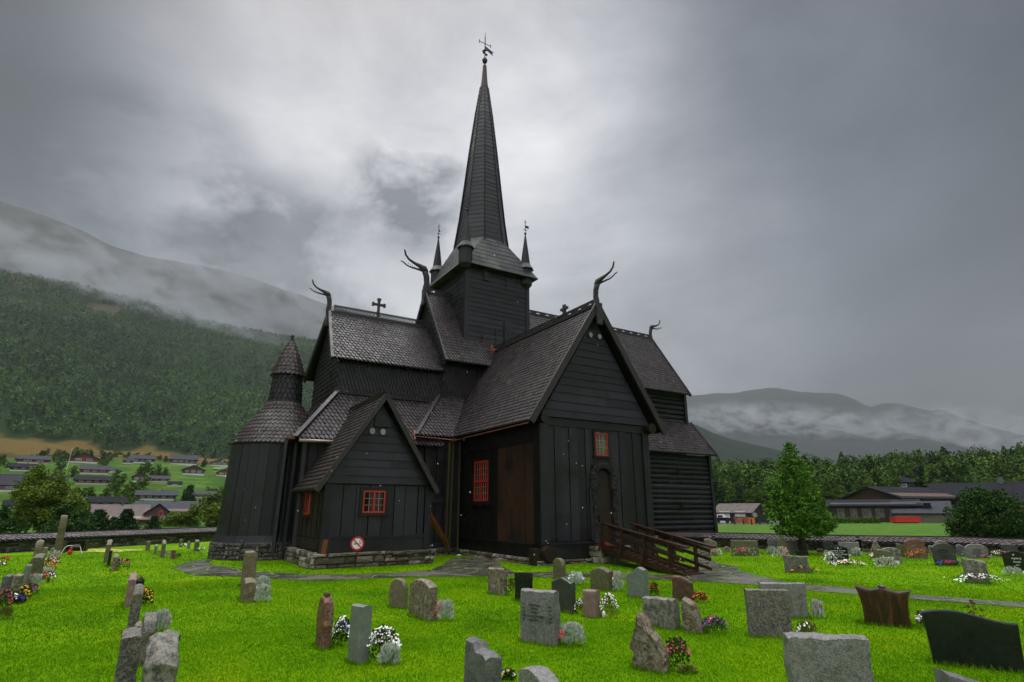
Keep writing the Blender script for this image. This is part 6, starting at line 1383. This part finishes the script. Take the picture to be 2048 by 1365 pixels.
for _ in range(500):
    a = random.uniform(-34, -20); r = random.uniform(505, 640); x, y = r*math.sin(R(a)), r*math.cos(R(a))
forest('valley_forest', 'mixed green trees forming a belt behind the right field', pts, hts, 430, .52, 'leaf_band', .5)
# edge trees that can be told apart: copies of three prototypes
protos = []
for k, (mt, bk, hh, wd) in enumerate((('leaf_band', 'birch_bark', 9, 4.6), ('leaf_band', 'bark', 8, 5.4), ('needle', 'bark', 10, 3.6))):
    root = empty('forest_edge_tree', (0, 0, 0)); trunk(root, hh*.85, hh*.012, [(random.uniform(0, 6.3), hh*random.uniform(.3, .7), wd*.3, hh*.12) for _ in range(6)], M[bk]); lob = []
    for i in range(10):
        z = hh*(.16+.80*i/10); kk = (1-i/11) if k == 2 else math.sin(math.pi*min(1, (i+2)/11.5))**.6; a = random.uniform(0, 6.3); q = wd*.2*kk; lob.append((math.cos(a)*q, math.sin(a)*q, z, wd*.36*kk, wd*.36*kk, hh*.08))
    P, T = crown_pts(lob, 22, 1.1, .75); leafmesh('crown', P, T, .42, M[mt], root); protos.append(root)
k = 0
for i in range(46):
    a = 14+i*.72+random.uniform(-.25, .25); r = random.uniform(132, 148); px = 1024+1187*math.tan(R(a))
    if 1775 < px < 1885: r = random.uniform(176, 190)
    o = protos[i % 3] if i < 3 else copy_tree(protos[random.choice((0, 0, 1, 1, 2))])
    x, y = r*math.sin(R(a)), r*math.cos(R(a)); o.location = (x, y, terrain(x, y)-.1); o.rotation_euler = (0, 0, random.uniform(0, 6)); s = random.uniform(.5, .75); o.scale = (s, s, s*random.uniform(.9, 1.1))
    tag(o, 'green tree at the front edge of the forest belt behind the field', 'tree', 'trees at the front edge of the right forest')

# ================================================================== HOUSES
M['roof_grey'] = plain('wet_grey_roof', (.050, .052, .060), .9, spec=.1, var=.25, sc_=1.5); M['roof_dark'] = plain('dark_roof', (.016, .017, .021), .9, spec=.1, var=.3, sc_=1.2); M['roof_brown'] = plain('brown_grey_slate_roof', (.115, .095, .090), .9, spec=.1, var=.25, sc_=1.5); M['roof_turf'] = plain('turf_roof', (.09, .22, .03), .9, var=.3)
M['w_red'] = plain('dark_red_boards', (.16, .030, .022), .6, var=.3, sc_=2); M['w_brown'] = plain('brown_boards', (.07, .038, .025), .6, var=.3, sc_=2); M['w_black'] = plain('black_boards', (.018, .018, .020), .55, var=.3, sc_=2); M['w_tan'] = plain('tan_boards', (.16, .105, .065), .6, var=.3, sc_=2); M['w_grey'] = plain('grey_boards', (.10, .105, .11), .6, var=.2, sc_=2); M['w_orange'] = plain('orange_brown_trim', (.33, .11, .05), .5, var=.15, sc_=3); M['w_white'] = plain('white_wall', (.62, .62, .60), .6, var=.1, sc_=2)
M['blue'] = plain('blue_plastic', (.02, .10, .50), .4); M['skipred'] = plain('red_container_paint', (.55, .02, .015), .4); M['skiporange'] = plain('orange_container_paint', (.60, .17, .02), .4); M['asphalt'] = plain('wet_asphalt', (.06, .06, .062), .25, var=.2, sc_=1)
def house(label, x0, x1, yb, yt, wall='w_red', roof='roof_grey', gable=False, nwin=3, base=True, chim=True, dep=None, pos=None, wallfrac=.55, tw=0.0, trim='white', name='house', overhang=.06, winh=.42, basem='w_white'):
    xc = (x0+x1)/2; c = pos or on_terrain(xc, yb); d = c.y; Wd = (x1-x0)*d/1150; H = (yb-yt)*d/1150; D = dep or Wd*.55; az = math.atan2(c.x, c.y)
    root = tag(empty(name, c, -az+tw), label, 'house', 'houses of the village'); hw = H*wallfrac; bz = hw*.28 if base else 0
    m = MB(); m.box(-Wd/2, Wd/2, 0, D, bz-.0, hw+.001)
    if gable: m.extr([(-Wd/2, 0, hw), (Wd/2, 0, hw), (0, 0, H*.97)], (0, D, 0))
    else: m.extr([(-Wd/2, 0, hw), (-Wd/2, D, hw), (-Wd/2, D/2, H*.97)], (Wd, 0, 0))
    m.build('wall', M[wall], root)
    if base: m = MB(); m.box(-Wd/2+.02, Wd/2-.02, -.02-.0, D, -H*.3, bz); m.build('foundation', M[basem], root)
    ov = Wd*overhang; m = MB(); th = H*.05
    if gable:
        for s_ in (-1, 1): roof_plane(m, (s_*(Wd/2+ov), -ov, hw-ov*.5), (s_*(Wd/2+ov), D+ov, hw-ov*.5), (0, D+ov, H), (0, -ov, H), th)
    else:
        for y_ in (-ov, D+ov): roof_plane(m, (-Wd/2-ov, y_, hw-ov*.3), (Wd/2+ov, y_, hw-ov*.3), (Wd/2+ov, D/2, H), (-Wd/2-ov, D/2, H), th)
    rf = m.build('roof', M[roof], root)
    if chim: m = MB(); m.box(Wd*.1, Wd*.1+H*.12, D*.45, D*.45+H*.12, H*.85, H*1.12); m.build('chimney', M['w_grey'], rf)
    ws = Wd/(nwin+.6)
    for i in range(nwin):
        cx = -Wd/2+ws*(i+.8); w2 = ws*random.uniform(.24, .36); z0 = bz+(hw-bz)*(.5-winh/2)+.02; z1 = z0+(hw-bz)*winh
        m = MB(); m.box(cx-w2, cx+w2, -.05, .0, z0, z1); f = m.build('window', M[trim], root)
        m = MB(); k = w2*.12
        for a, b in ((cx-w2+k, cx-k*.4), (cx+k*.4, cx+w2-k)): m.box(a, b, -.07, -.05, z0+k, z1-k)
        m.build('pane', M['glass_far'] if random.random() < .6 else M['glass'], f)
    return root
house('red brown house with grey roof highest at the left', 42, 90, 928, 911, 'w_red', 'roof_grey', nwin=2)
house('wide dark red gabled house below the brown field', 144, 189, 927, 907, 'w_red', 'roof_dark', True, 2)
house('white trimmed house with grey roof under the brown field', 264, 304, 927, 910, 'w_black', 'roof_grey', nwin=3)
house('small dark annex left of the white trimmed house', 247, 264, 928, 917, 'w_black', 'roof_grey', nwin=1, chim=False)
house('brown two storey house with grey roof upper right of the village', 344, 389, 931, 910, 'w_brown', 'roof_grey', nwin=4)
house('gabled brown house with white base below the two storey one', 366, 405, 951, 931, 'w_brown', 'roof_grey', True, 3)
house('grey gabled house near the apse, highest right', 423, 455, 933, 919, 'w_grey', 'roof_dark', True, 3)
house('red house with white base beside the apse wall', 434, 462, 953, 938, 'w_red', 'roof_brown', True, 2)
house('small turf roofed shed near the apse', 428, 447, 944, 935, 'w_red', 'roof_turf', nwin=1, chim=False)
house('long red house with grey roof in the upper middle', 165, 211, 949, 931, 'w_red', 'roof_grey', nwin=3)
house('grey roofed low annex of the upper long red house', 212, 236, 945, 936, 'w_red', 'roof_grey', nwin=1, chim=False)
house('long dark roofed red house with white basement doors', 158, 226, 970, 952, 'w_red', 'roof_dark', nwin=5)
house('dark gabled house with chimney in the village middle', 265, 291, 965, 945, 'w_brown', 'roof_dark', True, 2)
house('grey roofed long wing beside the dark gabled house', 291, 333, 965, 952, 'w_brown', 'roof_grey', nwin=3, chim=False)
house('low garage with pale door right of the long wing', 337, 361, 973, 963, 'w_grey', 'roof_dark', nwin=1, chim=False)
house('black house with white windows above the light green shrubs', 279, 345, 1001, 982, 'w_black', 'roof_grey', nwin=5)
house('long brown bungalow with light roof beside the apse', 390, 453, 997, 983, 'w_tan', 'roof_grey', nwin=3)
house('dark blue black house with three white windows', 178, 240, 1018, 995, 'w_black', 'roof_dark', nwin=3)
house('low dark roofed shed in front of the dark blue black house', 165, 223, 1023, 1009, 'w_brown', 'roof_dark', nwin=5, chim=False, base=False)
house('brown house half hidden by the birches', 13, 60, 1022, 1002, 'w_brown', 'roof_dark', nwin=2)
house('black bungalow with white window frames at the upper left', 25, 66, 943, 927, 'w_black', 'roof_dark', nwin=3)
house('large grey roofed house behind the birches at the left', 5, 62, 985, 950, 'w_tan', 'roof_grey', nwin=2, wallfrac=.4)
house('grey roofed house glimpsed between the birches', 100, 128, 975, 952, 'w_tan', 'roof_grey', nwin=1, wallfrac=.4)
house('big low building with wide grey slate roof behind the young pines', 170, 285, 1062, 1023, 'w_tan', 'roof_brown', nwin=4, base=False, pos=at_px(228, 66, 0), wallfrac=.30, dep=12)
house('long grey roofed building with gable porch right of the slate roof', 283, 384, 1056, 1013, 'w_brown', 'roof_grey', nwin=5, base=False, pos=at_px(333, 72, 0), wallfrac=.55, dep=10)
r_ = house('low gabled porch of the grey roofed building', 296, 340, 1058, 1019, 'w_brown', 'roof_dark', True, 2, base=False, pos=at_px(318, 69, 0), wallfrac=.55, dep=3, chim=False)
m = MB(); [m.ball((.25+.22*math.cos(a*.5), -.1, 1.2+.3*math.sin(a*.5)), .07, 6, 4) for a in range(13)]; o = m.build('wreath', M['skipred'], None); o.location = r_.location+Vector((.3, -.3, .0)); tag(o, 'red oval wreath hung on the porch of the low building', 'wreath')
fp = on_terrain(133, 940); m = MB(); m.tube([(0, 0, 0), (.6, 0, 10)], [.12, .06], 6); o = m.build('flagpole', M['white']); o.location = fp; tag(o, 'slanting white flagpole among the upper village houses', 'flagpole')
# right hand buildings beyond the field
house('dark garage with brown grey roof and white door beyond the field', 1428, 1502, 1043, 1007, 'w_black', 'roof_brown', nwin=0, base=False, pos=at_px(1462, 78, 0), wallfrac=.55, dep=6, tw=R(-22), chim=False)
g_ = COL.objects['house.%03d' % 0] if 'house.000' in COL.objects else None
gd = at_px(1459, 77.4, 0); 
def slab_thing(name, label, cat, pos, rz, boxes, mat):
    root = tag(empty(name, pos, rz), label, cat)
    for nm, bx_, mt in boxes: m = MB(); m.box(*bx_); m.build(nm, M[mt], root)
    return root
gar = [o for o in COL.objects if o.get('label', '').startswith('dark garage')][0]
for x_ in (-1.6, .45): m = MB(); m.box(x_, x_+1.35, -.06, 0, 0, 1.45); m.build('garage_door', M['white'], gar)
mb_ = at_px(1745, 80, 0)
hb = house('long black building with low dark roof and orange framed windows', 1668, 1812, 1044, 1001, 'w_black', 'roof_dark', nwin=6, base=False, pos=mb_, wallfrac=.78, dep=7, trim='w_orange', chim=False, winh=.5)
hb2 = house('black gabled hall with broad dark roof behind the windowed wing', 1672, 1795, 1044, 979, 'w_brown', 'roof_dark', True, nwin=0, base=False, pos=at_px(1745, 87, 0), wallfrac=.70, dep=13, chim=False, tw=R(-38))
st = house('grey roofed stone outbuilding behind the red container', 1800, 1888, 1042, 1001, 'yardstone', 'roof_grey', nwin=0, base=False, pos=at_px(1842, 76, 0), wallfrac=.48, dep=6, chim=False)
m = MB(); m.box(.3, 1.1, .8, 1.6, 1.9, 2.45); m.build('roof_hatch', M['roof_dark'], st)
house('orange brown house with steep grey roof behind the round bush', 1888, 2065, 1044, 968, 'w_orange', 'roof_dark', nwin=4, base=False, pos=at_px(1985, 84, 0), wallfrac=.5, dep=9)
house('black house on the slope above the long building', 1822, 1868, 986, 950, 'w_black', 'roof_dark', True, 1, base=False, pos=at_px(1842, 150, terrain(*at_px(1842, 150)[:2])+1), wallfrac=.6, dep=9, chim=False)
house('dark low annex left of the black slope house', 1793, 1836, 988, 962, 'w_black', 'roof_dark', False, 1, base=False, pos=at_px(1812, 148, terrain(*at_px(1812, 148)[:2])+1), wallfrac=.55, dep=7, chim=False)
house('roof of a red cabin glimpsed in the forest at right', 1955, 1985, 968, 950, 'w_red', 'roof_grey', False, 1, base=False, pos=at_px(1968, 160, terrain(*at_px(1968, 160)[:2])+2), chim=False)
slab_thing('container', 'long red open container before the stone outbuilding', 'container', at_px(1812, 74, 0), R(-4), (('body', (-1.5, 1.5, 0, 1.3, .12, .68), 'skipred'), ('rim', (-1.55, 1.55, -.05, 1.35, .68, .76), 'skipred'), ('skid', (-1.3, 1.3, .2, 1.1, 0, .12), 'iron')), None)
slab_thing('container', 'brown orange container before the dark garage', 'container', at_px(1485, 72, 0), R(6), (('body', (-.75, .55, 0, 1.0, .08, .75), 'w_orange'), ('lid', (-.78, .58, -.03, 1.03, .75, .82), 'roof_brown')), None)
slab_thing('container', 'yellow orange container right of the brown orange one', 'container', at_px(1501, 71.4, 0), R(6), (('body', (-.35, .45, 0, .8, .05, .62), 'skiporange'), ('rim', (-.38, .48, -.03, .83, .62, .68), 'skiporange')), None)
slab_thing('bin', 'blue plastic bin at the corner of the long black building', 'bin', at_px(1795, 78, 0), 0, (('body', (-.4, .4, 0, .6, 0, 1.4), 'blue'), ('lid', (-.44, .44, -.04, .64, 1.4, 1.5), 'blue')), None)
for i, px in enumerate((1466, 1484, 1500, 1516, 1532)):
    m = MB(); m.lathe((0, 0, 0), [(.09, -.1), (.09, .55), (.07, .62), (.01, .63)], 8); o = m.build('bollard', M['w_black']); o.location = at_px(px, 68, 0); tag(o, ('leftmost', 'second', 'middle', 'fourth', 'rightmost')[i]+' of five short dark bollards along the garage forecourt', 'bollard', 'bollards at the forecourt')
sgn = slab_thing('road_sign', 'round pale traffic sign on a dark post before the garage', 'sign', at_px(1508, 69, 0), 0, (('post', (-.04, .04, 0, .08, 0, 1.3), 'iron'),), None)
m = MB(); m.lathe((0, 0, 0), [(.001, 0), (.27, 0), (.27, .03), (.001, .03)], 20); m.v = [(p[0], -.03-p[2], 1.05+p[1]) for p in m.v]; m.build('sign_disc', M['pale_glass'], sgn)
# car
cr_ = tag(empty('parked_car', at_px(1440, 75, 0), R(-25)), 'white and dark blue off-road car parked by the garage', 'car'); m = MB()
m.extr([(-1.15, -.42, .28), (1.2, -.42, .28), (1.25, -.42, .60), (.65, -.42, .68), (-1.15, -.42, .68)], (0, .84, 0)); m.build('body', M['roof_dark'], cr_)
m = MB(); m.extr([(-1.12, -.38, .68), (.62, -.38, .68), (.30, -.38, 1.05), (-1.05, -.38, 1.07)], (0, .76, 0)); m.build('cabin', M['white'], cr_)
m = MB(); m.box(-.9, -.4, -.40, -.38, .72, .95); m.box(-.3, .25, -.40, -.38, .72, .95); split_build(m, 'side_window', M['glass'], cr_)
for x_ in (-.7, .75): m = MB(); m.tube([(x_, -.46, .26), (x_, -.30, .26)], .26, 14, side=(1, 0, 0)); m.build('wheel', M['iron'], cr_)
m = MB(); m.add([tuple(at_px(1380, 70, .01)), tuple(at_px(1560, 70, .01)), tuple(at_px(1560, 84, .01)), tuple(at_px(1380, 84, .01))], [(0, 1, 2, 3)]); m.build('road', M['asphalt'])['kind'] = 'structure'
hd = []
P = np.stack([rng.uniform(-3.6, 3.6, 5200), rng.uniform(0, .9, 5200), rng.uniform(0, .75, 5200)], 1); hg = tag(empty('hedge', at_px(1700, 73, 0)), 'clipped green hedge before the long black building', 'hedge'); leafmesh('foliage', P, rng.uniform(.1, .8, 5200), .14, M['leaf_band'], hg)

# ---- shrubs and trees between the village houses (shared prototypes)
hs = [(o.location.x, o.location.y) for o in COL.objects if o.name.startswith('house')]
vp = []
for k in range(4):
    lob = [(random.uniform(-.3, .3), random.uniform(-.3, .3), .45+.28*i, .5-.06*i, .5-.06*i, .35) for i in range(4)] if k < 3 else [(0, 0, .3+.25*i, .42-.075*i, .42-.075*i, .25) for i in range(6)]
    P, T = crown_pts(lob, 15, .55, .24); V, t = quads(P, np.full(len(P), .20), T); o = np_mesh('village_tree', V, np.arange(len(V)).reshape(-1, 4), M[('leaf_band', 'leaf_band', 'leaf_birch', 'needle')[k]], t); vp.append(o)
used = 0
while used < 290:
    a = random.uniform(-46, -22); r = math.exp(random.uniform(math.log(135), math.log(530))) if random.random() < .75 else random.uniform(280, 530); x, y = r*math.sin(R(a)), r*math.cos(R(a)); ok = True
    for hx, hy in hs:
        if math.hypot(hx, hy) < 100: continue
        ha = math.degrees(math.atan2(hx, hy)); hr = math.hypot(hx, hy)
        if abs(ha-a) < 1.15 and -3 < hr-r < hr*.22: ok = False; break
    if noise.noise(Vector((x*.018, y*.018, 4))) < -.18: continue
    if not ok: continue
    o = vp[used] if used < 4 else vp[random.choice((0, 1, 2, 0, 1, 3))].copy()
    if used >= 4: COL.objects.link(o)
    s = random.choice((random.uniform(1.1, 2.2), random.uniform(2, 4)))*(1 if r > 200 else .7); o.location = (x, y, terrain(x, y)-.2); o.scale = (s*random.uniform(.9, 1.5), s*random.uniform(.9, 1.5), s); o.rotation_euler = (0, 0, random.uniform(0, 6))
    tag(o, 'green garden tree among the houses of the village slope', 'tree', 'garden trees of the village'); used += 1

# ================================================================== RAINDROPS, HAZE, LOW CLOUD
m, nt, b, out = newmat('water_drops'); b.inputs['Base Color'].default_value = (.8, .82, .85, 1); b.inputs['Roughness'].default_value = .1; M['drop'] = m  # opaque white base colour paints the glint on each drop
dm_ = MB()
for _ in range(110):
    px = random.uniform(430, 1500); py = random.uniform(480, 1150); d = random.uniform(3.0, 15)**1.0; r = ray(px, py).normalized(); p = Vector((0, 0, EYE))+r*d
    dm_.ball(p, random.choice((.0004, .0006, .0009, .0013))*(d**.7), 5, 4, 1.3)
tag(dm_.build('raindrops', M['drop']), 'falling raindrops before the church, their glint painted white', 'rain', kind='stuff')

hm_ = bpy.data.materials.new('haze_volume'); hm_.use_nodes = True; nt = hm_.node_tree; nt.nodes.clear(); out = nt.nodes.new('ShaderNodeOutputMaterial'); pv = nt.nodes.new('ShaderNodeVolumePrincipled')
pv.inputs['Color'].default_value = (.62, .66, .70, 1); pv.inputs['Density'].default_value = .000085; L(nt, pv.outputs[0], out.inputs['Volume'])
m = MB(); m.box(-5600, 5600, -600, 5600, -25, 1750); tag(m.build('haze', hm_), 'thin pale rain haze filling the valley', 'haze', kind='stuff')
def low_cloud(label, px, py, dist, sx, sy, sz, dens, seed, thr=(.46, .66), scale=3.0, tilt=0):
    r = ray(px, py); q = math.hypot(r.x, r.y); c = Vector((r.x/q*dist, r.y/q*dist, EYE+r.z/q*dist)); az = math.atan2(c.x, c.y)
    m = MB(); m.lathe((0, 0, 0), [(math.sin(math.pi*i/10)+.001, -math.cos(math.pi*i/10)) for i in range(11)], 20); mt = bpy.data.materials.new('cloud_volume'); mt.use_nodes = True; nt = mt.node_tree; nt.nodes.clear()
    out = nt.nodes.new('ShaderNodeOutputMaterial'); pv = nt.nodes.new('ShaderNodeVolumePrincipled'); pv.inputs['Color'].default_value = (.55, .58, .62, 1); pv.inputs['Anisotropy'].default_value = .0
    co = objco(nt); ln = N(nt, 'ShaderNodeVectorMath', operation='LENGTH'); L(nt, co, ln.inputs[0]); fall = N(nt, 'ShaderNodeMapRange', interpolation_type='SMOOTHSTEP'); fall.inputs['From Min'].default_value = 1.0; fall.inputs['From Max'].default_value = .35; L(nt, ln.outputs['Value'], fall.inputs['Value'])
    n_ = noise_n(nt, mapping(nt, co, (sx/sz*.55, sy/sz*.55, 1.0), loc=(seed, seed*.7, 0)), scale, 5, .6, .5)
    dn = math_n(nt, 'MULTIPLY', math_n(nt, 'MULTIPLY', ramp(nt, n_, [(thr[0], (0, 0, 0)), (thr[1], (1, 1, 1))]), fall.outputs[0]), dens); L(nt, dn, pv.inputs['Density']); L(nt, pv.outputs[0], out.inputs['Volume'])
    mt.cycles.volume_step_rate = 1.0
    o = m.build('low_cloud', mt, None, True); o.location = c; o.scale = (sx, sy, sz); o.rotation_euler = (0, R(tilt), -az); tag(o, label, 'cloud', kind='stuff')
low_cloud('grey low cloud lying across the upper left mountain side', 230, 575, 2150, 900, 240, 180, .0085, 3, tilt=15)
low_cloud('pale low cloud trailing down behind the forest ridge', 580, 610, 2000, 640, 240, 200, .012, 8, tilt=12)
low_cloud('bright low cloud under the right mountain ridge', 1560, 850, 3300, 700, 250, 140, .011, 12, tilt=8)
low_cloud('thin cloud hanging over the right end of the far ridge', 1880, 870, 3300, 600, 250, 170, .006, 17, tilt=6)
low_cloud('thin mist wisps brushing the top of the forest ridge', 330, 625, 1520, 560, 160, 70, .010, 23, thr=(.44, .62), tilt=15)
low_cloud('dark ragged cloud drifting over the left mountain top', 330, 430, 3000, 700, 260, 260, .0035, 31, thr=(.5, .7), tilt=12)
sc.cycles.volume_step_rate = 1.0; sc.cycles.volume_max_steps = 64; sc.cycles.volume_bounces = 1
